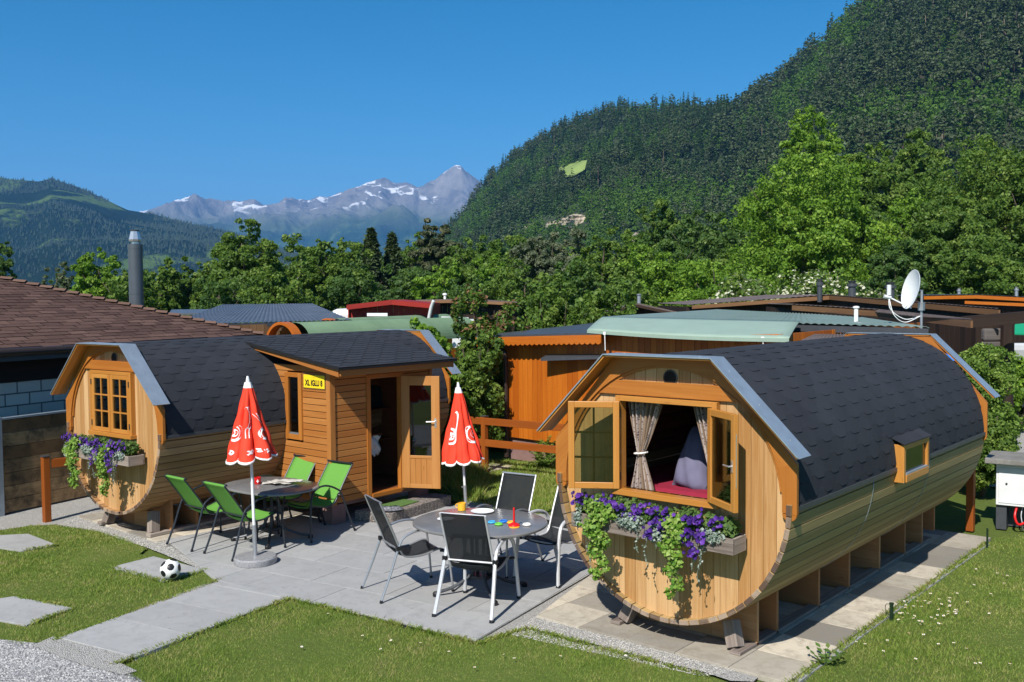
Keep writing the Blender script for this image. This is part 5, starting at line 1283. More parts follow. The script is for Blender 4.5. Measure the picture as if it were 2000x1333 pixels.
mb.v += [(-3, yE, EZ+.02), (XC, yE, EZ+.02), (XC-RW, yE+RW, zt_), (-3, yE+RW, zt_), (XC, yE+2*RW, EZ+.02), (-3, yE+2*RW, EZ+.02)]
mb.face([nv, nv+1, nv+2, nv+3], [(0, 0)]*4, .3, 1); mb.face([nv+1, nv+4, nv+2], [(0, 0)]*3, .5, 0); mb.face([nv+4, nv+5, nv+3, nv+2], [(0, 0)]*4, .5, 0)
roof = mb.build('roof', [M['brownshingle'], M['brownshingle_edge']], BL)
mb = MB(); n = 30
for i in range(n):
    f0, f1 = i/n, (i+1.18)/n; a = Vector((XC-f0*RW+.02, yE+f0*RW, EZ+.05+f0*RW*RP+.02)); b = Vector((XC-f1*RW+.02, yE+f1*RW, EZ+.05+f1*RW*RP)); s = Vector((.09, .09, -.035)); sd = Vector((-.11, -.09, -.04))
    tn = rng.random(); q = len(mb.v); up = Vector((0, 0, .018))
    mb.v += [tuple(a+up), tuple(b), tuple(b+sd), tuple(a+sd+up), tuple(b+s), tuple(a+s+up), tuple(a+sd-up*.6), tuple(a+s-up*.6), tuple(a-up*.6)]
    mb.face([q, q+3, q+2, q+1], [(0, 0)]*4, tn, 0); mb.face([q, q+1, q+4, q+5], [(0, 0)]*4, tn, 0); mb.face([q, q+8, q+6, q+3], [(0, 0)]*4, tn, 1); mb.face([q+5, q+7, q+8, q], [(0, 0)]*4, tn, 1)
mb.build('hip_caps', [M['ridge'], M['brownshingle_edge']], roof)
mb = MB(); mb.box(-3, XC, yE+.0, yE+.03, EZ-.16, EZ+.015, 0, .4); mb.box(XC-.03, XC, yE+.031, yE+8, EZ-.16, EZ+.015, 1, .4); mb.build('fascia', M['metal_dark'], BL)
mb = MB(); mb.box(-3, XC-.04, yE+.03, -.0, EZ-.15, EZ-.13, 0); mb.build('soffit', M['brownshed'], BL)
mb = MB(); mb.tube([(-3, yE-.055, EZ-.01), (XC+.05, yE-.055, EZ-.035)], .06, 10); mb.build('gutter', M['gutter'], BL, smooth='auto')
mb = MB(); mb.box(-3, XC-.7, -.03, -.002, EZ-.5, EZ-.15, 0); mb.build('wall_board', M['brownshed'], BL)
# steel chimney
cb, ct = at(268, 640, 20.5), at(268, 478, 20.5)
t = thing('chimney', 'tall grey steel chimney pipe with a shiny cowl behind the brown roof', 'chimney', (cb.x, cb.y, 1.5))
r_ = 13.5/F_PX*20.5; zt_ = ct.z-1.5
mb = MB(); mb.lathe([(r_, 0), (r_, zt_-1.05), (r_*1.03, zt_-1.05), (r_*1.03, zt_-1.02), (r_, zt_-1.02), (r_, zt_-.1), (r_*1.03, zt_-.1), (r_*1.03, zt_), (r_*.6, zt_+.01)], n=28); mb.build('pipe', M['chimney'], t, smooth='auto')
mb = MB(); mb.lathe([(r_*.5, zt_), (r_*.5, zt_+.05), (r_*.82, zt_+.06), (r_*.88, zt_+.1), (r_*.62, zt_+.25), (r_*.6, zt_+.27)], n=8); mb.build('cowl', M['chrome'], t)
mb = MB(); mb.lathe([(r_*.6, zt_+.275), (r_*.62, zt_+.30), (r_*.4, zt_+.305)], n=16)
for q in range(4): mb.tube([(r_*.5*math.cos(q*1.57), r_*.5*math.sin(q*1.57), zt_+.26), (r_*.5*math.cos(q*1.57), r_*.5*math.sin(q*1.57), zt_+.3)], .01, 5)
mb.build('cap', M['metal_dark'], t)

# helper: low building from photo roofline, true size at depth D
def P2(u, v, D): p = at(u, v, D); return Vector((p.x, p.y, p.z))
def poly3(mb, pts, r=.5, mi=0, th=None):
    b = len(mb.v); mb.v += [tuple(p) for p in pts]; n = len(pts)
    mb.face([b+i for i in range(n)], [(p[0]*.7+p[1]*.7, p[2]+p[1]*.3) for p in pts], r, mi)
    if th:
        mb.v += [(p[0], p[1], p[2]-th) for p in pts]; mb.face([b+n+i for i in range(n)][::-1], [(p[0], p[1]) for p in pts], r, mi)
        for i in range(n): j = (i+1) % n; mb.face([b+i, b+n+i, b+n+j, b+j], [(0, 0), (0, .1), (1, .1), (1, 0)], r, mi)
def plank_wall(mb, a, b, z0, za, zb, bw=.12, th=.03, gap=.05):
    """vertical planks from a to b (xy), top height running za..zb"""
    a, b = Vector(a[:2]), Vector(b[:2]); L = (b-a).length; n = max(1, int(L/bw)); d = (b-a)/n; nn = Vector((d.y, -d.x)).normalized()*th
    for i in range(n):
        p, q = a+d*(i+gap/2), a+d*(i+1-gap/2); t0 = za+(zb-za)*i/n; t1 = za+(zb-za)*(i+1)/n
        c = [(p.x, p.y, z0), (q.x, q.y, z0), (p.x+nn.x, p.y+nn.y, z0), (q.x+nn.x, q.y+nn.y, z0), (p.x, p.y, t0), (q.x, q.y, t1), (p.x+nn.x, p.y+nn.y, t0), (q.x+nn.x, q.y+nn.y, t1)]
        mb.hexa(c, 2)
# --- orange stained shed behind the barrels
OS = thing('orange_shed', 'orange stained plank shed with scalloped fascia and grey gutter pipe behind the two-rail fence', 'shed', (0, 0, 0))
wa = Vector((-7.45, 6.5)); wb = Vector((-1.8, 6.06)); wd = (wb-wa).normalized()
h0 = at(985, 675, 17.9).z
mb = MB(); plank_wall(mb, wa, wb, .42, 2.28, 2.45); mb2 = wa+Vector((-wd.y, wd.x))*5
mb.build('plank_wall', M['shed'], OS, bevel=.003)
mb = MB(); mb.bar((wa.x+.03, wa.y+.035, 1.33), (wb.x, wb.y+.035, 1.38), .01, 1.8); mb.build('backing', M['brownshed'], OS)
mb = MB(); plank_wall(mb, mb2, wa, .42, 2.3, 2.28); mb.build('end_wall', M['shed'], OS); mb = MB(); plank_wall(mb, wb, wb+Vector((-wd.y, wd.x))*5, .42, 2.45, 2.5, .3); mb.build('end_wall', M['shed'], OS)
mb = MB(); q = wa+wd*.02-Vector((-wd.y, wd.x))*-.02
poly3(mb, [(wa.x+.03, wa.y+.03, .0), (wb.x, wb.y+.03, .0), (wb.x, wb.y+.03, .43), (wa.x+.03, wa.y+.03, .43)]); mb.build('plinth', M['plinth'], OS)
mb = MB(); e = Vector((wd.y, -wd.x))*.28; ra, rb = wa-wd*.5+e, wa+wd*2.55+e
poly3(mb, [(ra.x, ra.y, 2.30), (rb.x, rb.y, 2.42), (rb.x-wd.y*4, rb.y+wd.x*4, 2.60), (ra.x-wd.y*4, ra.y+wd.x*4, 2.48)], th=.04); mb.build('roof', M['metal_dark'], OS)
mb = MB(); n = 26
for i in range(n):
    p, q_ = ra+(rb-ra)*i/n, ra+(rb-ra)*(i+1)/n; zz = 2.265+.12*i/n; b = len(mb.v); tn = .5
    pts = [(p.x, p.y, zz), (q_.x, q_.y, zz+.12/n)]+[(q_.x+(p.x-q_.x)*k/6, q_.y+(p.y-q_.y)*k/6, zz-.13-.03*math.sin(PI*k/6)) for k in range(7)]
    poly3(mb, pts, .5)
mb.build('scalloped_fascia', M['shed'], OS, solid=.02)
mb = MB(); g0 = ra-Vector((0, .05)); mb.tube([(g0.x-.02, g0.y-.03, 2.2), (rb.x, rb.y-.05, 2.33)], .04, 8) if False else None
dp = wa+e*.35; mb.tube(bez([(ra.x+.2, ra.y+.03, 2.12), (dp.x+.05, dp.y-.03, 2.03), (dp.x+.1, dp.y-.02, 1.9), (dp.x+.1, dp.y, 1.3), (dp.x+.1, dp.y, .05)], 5), .042, 10); mb.build('downpipe', M['gutter'], OS, smooth='auto')
p = at(1056, 700, 16.95); q = at(1170, 696, 16.2)
mb = MB(); poly3(mb, [(p.x, p.y, p.z), (q.x, q.y, q.z), (q.x-.1, q.y+.35, q.z+.06), (p.x-.1, p.y+.35, p.z+.06)], th=.05); mb.build('window_canopy', M['metal_dark'], OS)
mb = MB(); plank_wall(mb, wa+wd*1.9, wa+wd*3.6, .9, 1.75, 1.75, .4, -.03); mb.box(0, 0, 0, 0, 0, 0); mb = MB(); c = wa+wd*2.3+e*.12; d2 = wa+wd*3.6+e*.12; mb.bar((c.x, c.y, 1.55), (d2.x, d2.y, 1.55), .03, .6); mb.build('shuttered_window', M['brownshed'], OS)

# --- green tarpaulin awning and corrugated roof behind
GR = thing('green_roofed_cabin', 'low cabin with green corrugated roof and mint awning behind the nearer barrel', 'cabin', (0, 0, 0))
A0, A1, A2, A3 = P2(1147, 645, 16.2), P2(1541, 662, 13.6), P2(1562, 628, 15.4), P2(1178, 619, 18.0)
def sag(u, v):
    a = A0.lerp(A1, u); b = A3.lerp(A2, u); p = a.lerp(b, v); p = p+Vector((0, 0, .015*math.sin(PI*v)*(1)-.03*math.sin(PI*u)*(1-v))); return p
mb = MB(); mb.grid(sag, 16, 8); mb.build('awning', M['mint'], GR, smooth=True, solid=.012)
mb = MB(); mb.grid(lambda u, v: sag(u, 0)+Vector((0, 0, -.055*v+.005)), 16, 1); mb.build('awning_hem', M['mint'], GR, solid=.01)
C0, C1, C2, C3 = P2(1178, 622, 18.05), P2(1810, 641, 13.9), P2(1800, 632, 15.2), P2(1420, 606, 24)
C0, C1, C2, C3 = A3+Vector((0, 0, -.015)), P2(1815, 641, 14.3), P2(1660, 618, 20.5), P2(1400, 606, 24)
mb = MB(); NCR = 150
def crg(u, v):
    p = C0.lerp(C1, u).lerp(C3.lerp(C2, u), v); return p+Vector((0, 0, .02*abs(math.sin(PI*u*45))))
mb.grid(crg, 300, 4); mb.build('corrugated_roof', M['corr_green'], GR, smooth=False, solid=.004)
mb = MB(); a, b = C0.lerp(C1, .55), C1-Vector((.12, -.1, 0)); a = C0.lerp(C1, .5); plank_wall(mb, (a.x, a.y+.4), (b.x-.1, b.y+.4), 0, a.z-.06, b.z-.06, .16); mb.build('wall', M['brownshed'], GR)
mb = MB(); mb.bar(C0.lerp(C1, .62)+Vector((0, -.03, -.07)), C1+Vector((0, -.03, -.06)), .05, .1); mb.build('eaves_board', M['metal_dark'], GR)
p = P2(1672, 622, 16.5); mb = MB(); mb.lathe([(.035, -.1), (.035, .17), (.055, .175), (.055, .2), (.01, .21)], (p.x, p.y, p.z), 14); mb.build('vent_pipe', M['white'], GR, smooth='auto')
for (u, v, dz_) in ((1181, 652, .28), (1490, 662, .22)):
    p = P2(u, v, 15.9 if u < 1300 else 13.9); mb = MB(); mb.tube([(p.x, p.y, p.z+.03), (p.x+.01, p.y, p.z-dz_)], .008, 6); mb.box(p.x-.025, p.x+.025, p.y-.01, p.y+.01, p.z-.02, p.z+.03); mb.build('awning_cord', M['cloth_white'], GR)
# brown roof piece behind the barrel crest
a, b, c, d = P2(1552, 672, 12.5), P2(1700, 672, 11.4), P2(1668, 655, 13), P2(1590, 655, 14)
BR0 = thing('brown_lean_to', 'small lean-to with brown corrugated roof just behind the crest of the nearer barrel', 'shed')
mb = MB()
def crg2(u, v): p = a.lerp(b, u).lerp(d.lerp(c, u), v); return p+Vector((0, 0, .02*abs(math.sin(PI*u*14))))
mb.grid(crg2, 84, 2); mb.build('roof', M['corr_brown'], BR0, solid=.004)
mb = MB(); plank_wall(mb, a+Vector((0, .03, 0)), b+Vector((0, .03, 0)), 0, a.z-.02, b.z-.02); mb.build('wall', M['shed'], BR0)

# --- brown cabins behind: gabled fascias
gable_inn = .9
def gable_cabin(name, label, pts, D, depth, roofm, fasc, wallm, wall_u=None, fh=.11, vents=()):
    """pts: photo points of the fascia top (left eave, apex, right eave) each with its own distance"""
    t = thing(name, label, 'cabin', (0, 0, 0)); P = [P2(*p) for p in pts]
    back = Vector((-cF.x*-1, cF.y, 0)).normalized()*depth if not isinstance(depth, Vector) else depth
    mb = MB()
    for i in range(len(P)-1):
        a, b = P[i], P[i+1]; n = max(6, int((b-a).length/.09))
        def f(u, v, a=a, b=b): return a.lerp(b, u)+back*v+Vector((0, 0, .02+.018*abs(math.sin(PI*u*n/2))))
        mb.grid(f, n*2, 2, r=.3+.3*i)
    mb.build('roof', roofm, t, solid=.006)
    mb = MB(); 
    for i in range(len(P)-1): mb.bar(P[i]-Vector((0, 0, fh/2)), P[i+1]-Vector((0, 0, fh/2)), .035, fh)
    mb.build('fascia', fasc, t)
    mb = MB(); inn = back.normalized()*gable_inn
    for i in range(len(P)-1):
        a, b = P[i]+inn, P[i+1]+inn
        plank_wall(mb, a, b, 0, P[i].z-.05, P[i+1].z-.05, .2)
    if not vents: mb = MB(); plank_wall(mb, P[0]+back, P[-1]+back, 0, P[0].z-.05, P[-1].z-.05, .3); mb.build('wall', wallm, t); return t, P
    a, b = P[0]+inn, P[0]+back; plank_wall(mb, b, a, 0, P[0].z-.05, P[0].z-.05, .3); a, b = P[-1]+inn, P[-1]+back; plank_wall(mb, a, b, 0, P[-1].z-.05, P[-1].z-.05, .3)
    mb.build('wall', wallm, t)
    for (u, v, Dv, r, h, m_) in vents:
        p = P2(u, v, Dv); mb = MB(); mb.lathe([(r, -.15), (r, h*.6), (r*1.35, h*.62), (r*1.35, h*.8), (r*.8, h*.82), (r*1.2, h)], (p.x, p.y, p.z), 12); mb.build('vent_pipe', M[m_], t, smooth='auto')
    return t, P
gable_cabin('brown_cabin', 'wide brown cabin with tan fascia and three dark vent pipes behind the dish', [(1352, 597, 30), (1620, 578, 27), (1952, 606, 19)], 0, 7, M['corr_brown'], M['tanboard'], M['brownshed'], vents=((1601, 580, 27, .07, .5, 'metal_dark'), (1664, 579, 26, .1, .42, 'metal_dark'), (1739, 583, 24, .1, .4, 'metal_dark')))
gable_cabin('brown_cabin', 'narrow brown canopy with tan fascia just behind the green corrugated roof', [(1548, 597, 22), (1720, 608, 19), (1898, 627, 15)], 0, 2.2, M['corr_brown'], M['tanboard'], M['brownshed'])
gable_cabin('orange_cabin', 'cabin with bright orange gable board at the far right', [(1805, 579, 36), (1910, 577, 34), (2040, 584, 32)], 0, 6, M['metal_dark'], M['shed'], M['brownshed'], fh=.12, vents=((1873, 580, 36, .06, .32, 'alu'), (1985, 580, 34, .06, .35, 'alu')))
mb = MB(); mb.bar(P2(1885, 591, 33), P2(2030, 597, 31), .05, .1); tag(mb.build('orange_beam', M['shed']), 'lower orange beam under the far right gable', 'beam')
t = thing('log_wall', 'dark shelter with grey curved planks at the right behind the green bush', 'shelter')
mb = MB(); p0_, p1_ = P2(1915, 690, 19.5), P2(1962, 690, 19.5)
for i in range(9): mb.bar((p0_.x+.03*math.sin(i), p0_.y, .1+i*.26), (p1_.x, p1_.y, .1+i*.26), .16, .25)
mb.build('logs', M['logs'], t, bevel=.04)
mb = MB(); q0, q1 = P2(1968, 630, 19.3), P2(1955, 612, 19); mb.tube([(q0.x, q0.y, 0), (q0.x, q0.y, q0.z+.15)], .13, 10); a = P2(1880, 628, 18.5); b = P2(2050, 618, 18.5)
mb.bar((a.x, a.y, a.z-.02), (b.x, b.y, b.z+.02), .2, .22); mb.build('timber_frame', M['brownshed'], t)
t = thing('caravan', 'white caravan with green awning roof at the right edge', 'caravan')
a, b = P2(1972, 672, 24), P2(2090, 672, 22); mb = MB(); mb.bar((a.x, a.y, a.z-.75), (b.x, b.y, b.z-.75), 2., 1.55); mb.build('body', M['caravan'], t, bevel=.15)
mb = MB(); c = P2(1976, 652, 23.2); d = P2(2080, 654, 21.4); poly3(mb, [c, d, P2(2080, 612, 23.5), P2(1990, 614, 25)], th=.03); mb.build('awning', M['canopygreen'], t)
mb = MB(); a2, b2 = P2(1972, 700, 22.9), P2(2080, 702, 21); mb.bar(a2, b2, .06, .3); mb.build('window', M['glass_dark'], t)

# satellite dish
p = P2(1786, 567, 15.6); q = P2(1795, 628, 15.6)
t = thing('satellite_dish', 'large pale satellite dish on a pole above the green corrugated roof', 'satellite dish', (p.x, p.y, p.z))
mb = MB(); prof = [(.32*k/8, .07*(k/8)**2) for k in range(1, 9)]+[(.325, .068), (.31, .052)]+[(.32*k/8, .07*(k/8)**2-.015) for k in range(7, 0, -1)]
mb.lathe(prof, n=40); dish = mb.build('dish', M['white'], t, smooth='auto')
look = (CAM-Vector(p)).normalized(); side = look.cross(Vector((0, 0, 1))).normalized()
dd = (look*.40-side*-.0+Vector((0, 0, .22))-side*.0).normalized(); lf = -cR
dd = (lf*.97+look*.0+Vector((0, 0, .2))).normalized(); dish.rotation_euler = dd.to_track_quat('Z', 'Y').to_euler()
mb = MB(); fp = dd*.42+Vector((0, 0, -.20)); mb.tube([Vector((0, 0, -.30))+dd*.05, fp], .012, 6); mb.build('feed_arm', M['white'], t)
mb = MB(); mb.tube([fp-dd*.03, fp+dd*.08], .028, 10); mb.tube([fp+Vector((0, 0, .03)), fp+Vector((0, 0, .20))], .035, 10); mb.build('feed_horn', M['caravan'], t, smooth='auto')
mb = MB(); mb.tube([Vector((0, 0, -.62))-dd*.12, Vector((0, 0, .02))-dd*.12, -dd*.01], .022, 8); mb.box(-.04-dd.x*.12, .04-dd.x*.12, -.05-dd.y*.12, .05-dd.y*.12, -.33, -.2); mb.build('mast', M['alu'], t, smooth='auto')
mb = MB()
for s_ in (0, 1): mb.tube(bez([fp, fp+Vector((.03+.05*s_, 0, -.2-.08*s_)), Vector((0, 0, -.5-.05*s_))+dd*.15, Vector((0, 0, -.4))-dd*.1], 6), .007, 5)
mb.build('cable', M['white'], t)
t = thing('parasol', 'edge of a blue parasol behind the far gable of the nearer barrel', 'parasol'); p = P2(1845, 668, 15)
mb = MB(); mb.lathe([(.9, -.3), (.6, -.16), (.05, .06)], (p.x-.75, p.y+.3, p.z), 8); mb.build('canopy', M['blueflex'], t); mb = MB(); mb.tube([(p.x-.75, p.y+.3, 0), (p.x-.75, p.y+.3, p.z)], .02, 8); mb.build('pole', M['pole'], t)
# wooden box on the gravel path
p = G(1975, 783); t = thing('wooden_bin', 'wooden bin with grey sheet lid beside the far gravel path', 'bin', (p.x, p.y, 0), math.radians(20))
mb = MB(); mb.box(0, 1.2, 0, .9, .05, .62, 2); mb.build('box_body', M['fern_box'] if 'fern_box' in M else M['tanboard'], t); mb = MB(); mb.box(-.05, 1.25, -.05, .95, .625, .66, 0); mb.build('lid', M['metal'], t)
t = thing('blue_post', 'blue painted post hidden in the hedge at the right', 'post', tuple(at(1955, 770, 16.5).xy)+(0,)); mb = MB(); mb.box(-.035, .035, -.035, .035, 0, 1.65, 2); mb.box(-.2, .035, -.03, .03, 1.1, 1.2, 0); mb.build('post_bar', M['bluepaint'], t)

# --- green felt barrel roofs beyond the left cabin
def felt_barrel(label, u0, v0, D0, u1, v1, D1, hw_px):
    t = thing('barrel_hut', label, 'hut', (0, 0, 0), 0, 'green felt roofed barrel huts'); a, b = P2(u0, v0, D0), P2(u1, v1, D1)
    d = (b-a); d.z = 0; L = d.length; d.normalize(); s = Vector((-d.y, d.x, 0)); r = hw_px/F_PX*D0; za = a.z
    def f(u, v, rr=r, o=0.): an = PI*(u); return a+d*(o+v*L)+s*(rr*math.cos(an))+Vector((0, 0, rr*math.sin(an)-r))
    mb = MB(); NJ = 7
    for j in range(NJ): mb.grid(lambda u, v, j=j: f((j+u*1.02)/NJ, .03+.97*v, r+.005*(1-u)), 3, 4, r=rng.random())
    mb.build('felt_roof', M['tentgreen'], t, solid=.008)
    mb = MB(); n = 24
    for i in range(n):
        q = [f(i/n, 0, r*1.05, -.25), f((i+1)/n, 0, r*1.05, -.25), f((i+1)/n, 0, r*.93, -.25), f(i/n, 0, r*.93, -.25)]; q2 = [x+d*.2 for x in q]; b_ = len(mb.v); mb.v += [tuple(x) for x in q+q2]
        for ff in ([0, 3, 2, 1], [0, 1, 5, 4], [3, 7, 6, 2]): mb.face([b_+k for k in ff], [(i*.1, 0), (i*.1, .1), (i*.1+.1, .1), (i*.1+.1, 0)], .5)
    mb.build('arched_rim', M['shed'], t)
    mb = MB(); n = 14
    for i in range(n): x0_, x1_ = -r*.93+i*r*1.86/n, -r*.93+(i+.97)*r*1.86/n; h = math.sqrt(max((r*.93)**2-max(abs(x0_), abs(x1_))**2, 0)); c0 = a+d*.0+s*x0_; c1 = a+s*x1_; poly3(mb, [(c0.x, c0.y, 0), (c1.x, c1.y, 0), (c1.x, c1.y, za-r+h), (c0.x, c0.y, za-r+h)], rng.random())
    mb.build('end_wall', M['shed'], t)
    for sg in (1, -1): mb = MB(); c0 = a+s*r*sg; c1 = b+s*r*sg; plank_wall(mb, c0, c1, 0, za-r, b.z-r, .25); mb.build('side_wall', M['shed'], t)
felt_barrel('green felt roofed barrel hut with orange arched rim, nearer of the two', 565, 631, 21, 905, 641, 25.5, 46)
felt_barrel('green felt roofed barrel hut with orange arched rim, farther of the two', 648, 623, 27, 870, 627, 33, 24)
# --- dark grey metal tiled roof
t = thing('grey_tiled_building', 'building with dark grey metal tile roof behind the brown hip roof', 'building')
a, b, c, d = P2(395, 634, 25), P2(688, 626, 27), P2(612, 594, 34), P2(432, 596, 33)
a = P2(320, 636, 24); mb = MB()
def tiles(u, v): p = a.lerp(b, u).lerp(d.lerp(c, u), v); return p+Vector((0, 0, .025*abs(math.sin(PI*u*38))-.03*((v*14) % 1)))
mb.grid(tiles, 220, 56); mb.build('tile_roof', M['corr_grey'], t)
mb = MB(); plank_wall(mb, a+Vector((.2, .3, 0)), b+Vector((-.1, .3, 0)), 0, a.z-.04, b.z-.04, .2); mb.build('wall', M['oldyellow'] if 'oldyellow' in M else M['tanboard'], t)
mb = MB(); mb.bar(a-Vector((0, 0, .05)), b-Vector((0, 0, .05)), .04, .1); mb.build('eaves_board', M['metal_dark'], t)
e0, e1 = P2(330, 603, 32), P2(480, 606, 31); mb = MB(); poly3(mb, [P2(330, 612, 30), P2(470, 612, 30), P2(430, 604, 33), P2(335, 605, 33)], th=.05); mb.build('side_roof', M['corr_grey'], t)
# --- red shed, brown shed, caravans
def simple_shed(name, label, P, D, dback, roofm, wallm, z_fascia=.1, fm=None):
    t = thing(name, label, 'shed'); Q = [P2(*p) for p in P]; bk = cF.copy(); bk.z = 0; bk = bk.normalized()*dback
    mb = MB()
    for i in range(len(Q)-1): poly3(mb, [Q[i], Q[i+1], Q[i+1]+bk, Q[i]+bk], .4+.2*i, th=.05)
    mb.build('roof', roofm, t); mb = MB()
    for i in range(len(Q)-1): mb.bar(Q[i]-Vector((0, 0, .09))-bk.normalized()*.02, Q[i+1]-Vector((0, 0, .09))-bk.normalized()*.02, .04, z_fascia)
    mb.build('fascia', fm or wallm, t); mb = MB(); inn = bk.normalized()*.4
    for i in range(len(Q)-1): plank_wall(mb, Q[i]+inn+(Q[i+1]-Q[i])*(.05 if i == 0 else 0), Q[i+1]+inn, 0, Q[i].z-.05, Q[i+1].z-.05, .16)
    plank_wall(mb, Q[0]+bk, Q[0]+inn, 0, Q[0].z-.05, Q[0].z-.05, .3); plank_wall(mb, Q[-1]+inn, Q[-1]+bk, 0, Q[-1].z-.05, Q[-1].z-.05, .3)
    mb.build('wall', wallm, t); return t, Q, bk
t, Q, bk = simple_shed('red_shed', 'bright red plank shed with red roof edge beyond the green felt roof', [(677, 596, 31), (765, 586, 31), (840, 593, 31)], 31, 4, M['redshed'], M['redshed'], .13)
mb = MB(); a, b = P2(717, 615, 30.9), P2(757, 615, 30.9); mb.bar(a, b, .05, .1); mb.build('window', M['white'], t)
t, Q, bk = simple_shed('brown_shed', 'dark brown flat shed right of the red shed', [(812, 586, 36), (900, 584, 36), (1010, 590, 36)], 36, 5, M['corr_brown'], M['brownshed'], .1, M['tanboard'])
p = P2(869, 584, 37); mb = MB(); mb.lathe([(.05, -.2), (.05, .12), (.09, .14), (.09, .2), (.02, .22)], (p.x, p.y, p.z), 12); mb.build('vent_pipe', M['white'], t)
t = thing('caravan', 'white caravan end just left of the red shed', 'caravan'); a, b = P2(655, 606, 33), P2(700, 606, 33); mb = MB(); mb.bar(a-Vector((0, 0, .8)), b-Vector((0, 0, .8)), 2, 1.7); mb.build('body', M['caravan'], t, bevel=.2)
t = thing('caravan', 'white caravan awning rail right of the red shed', 'caravan'); a, b = P2(862, 617, 30), P2(915, 619, 30); mb = MB(); mb.bar(a-Vector((0, 0, .1)), b-Vector((0, 0, .1)), .1, .16); mb.bar(a-Vector((0, -.5, .8)), b-Vector((0, -.5, .8)), .6, 1.4); mb.build('body', M['caravan'], t)
mb = MB(); p = P2(836, 628, 29); mb.tube(bez([(p.x, p.y, 0), (p.x, p.y, p.z-.3), (p.x+.1, p.y, p.z+.3), (p.x+.25, p.y, p.z+.62)], 6), .05, 8); tag(mb.build('curved_post', M['caravan'], smooth=True), 'curved white awning pole right of the red shed', 'pole')
t, Q, bk = simple_shed('brown_shed', 'dark gabled shed with grey vent between the trees and the mint awning', [(1170, 612, 30), (1245, 592, 30), (1335, 612, 29)], 30, 5, M['corr_brown'], M['brownshed'], .08)
p = P2(1248, 590, 31); mb = MB(); mb.lathe([(.06, -.2), (.06, .2), (.09, .22), (.02, .26)], (p.x, p.y, p.z), 12); mb.build('vent_pipe', M['alu'], t)

# ================================================================= TREES AND BUSHES
def broad_tree(name, h, w, seed, mat, bark, n=14000, leaf=.22, lobes=None, base=.12, nclump=170, clump=.3):
    """tree of height h, crown width w, standing at the origin; returns the Empty"""
    R = np.random.RandomState(seed); t = thing(name, 'x', 'tree')
    if lobes is None:
        lobes = []; nl = 13
        for i in range(nl):
            f = i/(nl-1); zc_ = h*(base+.1+(.84-base)*f); rr = w/2*(.58+.42*math.sin(PI*min(1, .15+f*.58)))*(1-.3*max(0, f-.6)/.4)
            a = R.rand()*6.28; off = w*.24*R.rand()
            lobes.append((off*math.cos(a), off*math.sin(a), zc_, rr*(.6+.35*R.rand()), rr*(.6+.35*R.rand()), h*.11*(.8+.5*R.rand())))
    V, rn = clump_crown(lobes, nclump, n, leaf, R, clump=clump)
    trunk_mb(h, max(.12, h*.018), R, 6, w*.35).build('trunk', bark, t, smooth=True)
    np_mesh('crown', V, n, rn, mat, t); return t
def put(o, u, D, label, scale=1., rz=0., sx=1., z=0.):
    p = at(u, 600, D); o.location = (p.x, p.y, z); o.rotation_euler = (0, 0, rz); o.scale = (scale*sx, scale*sx, scale); o['label'] = label; o['group'] = 'trees behind the camp site'; return o
def hgt(v, D, u=1000): return at(u, v, D).z
def wid(px, D): return px/F_PX*D
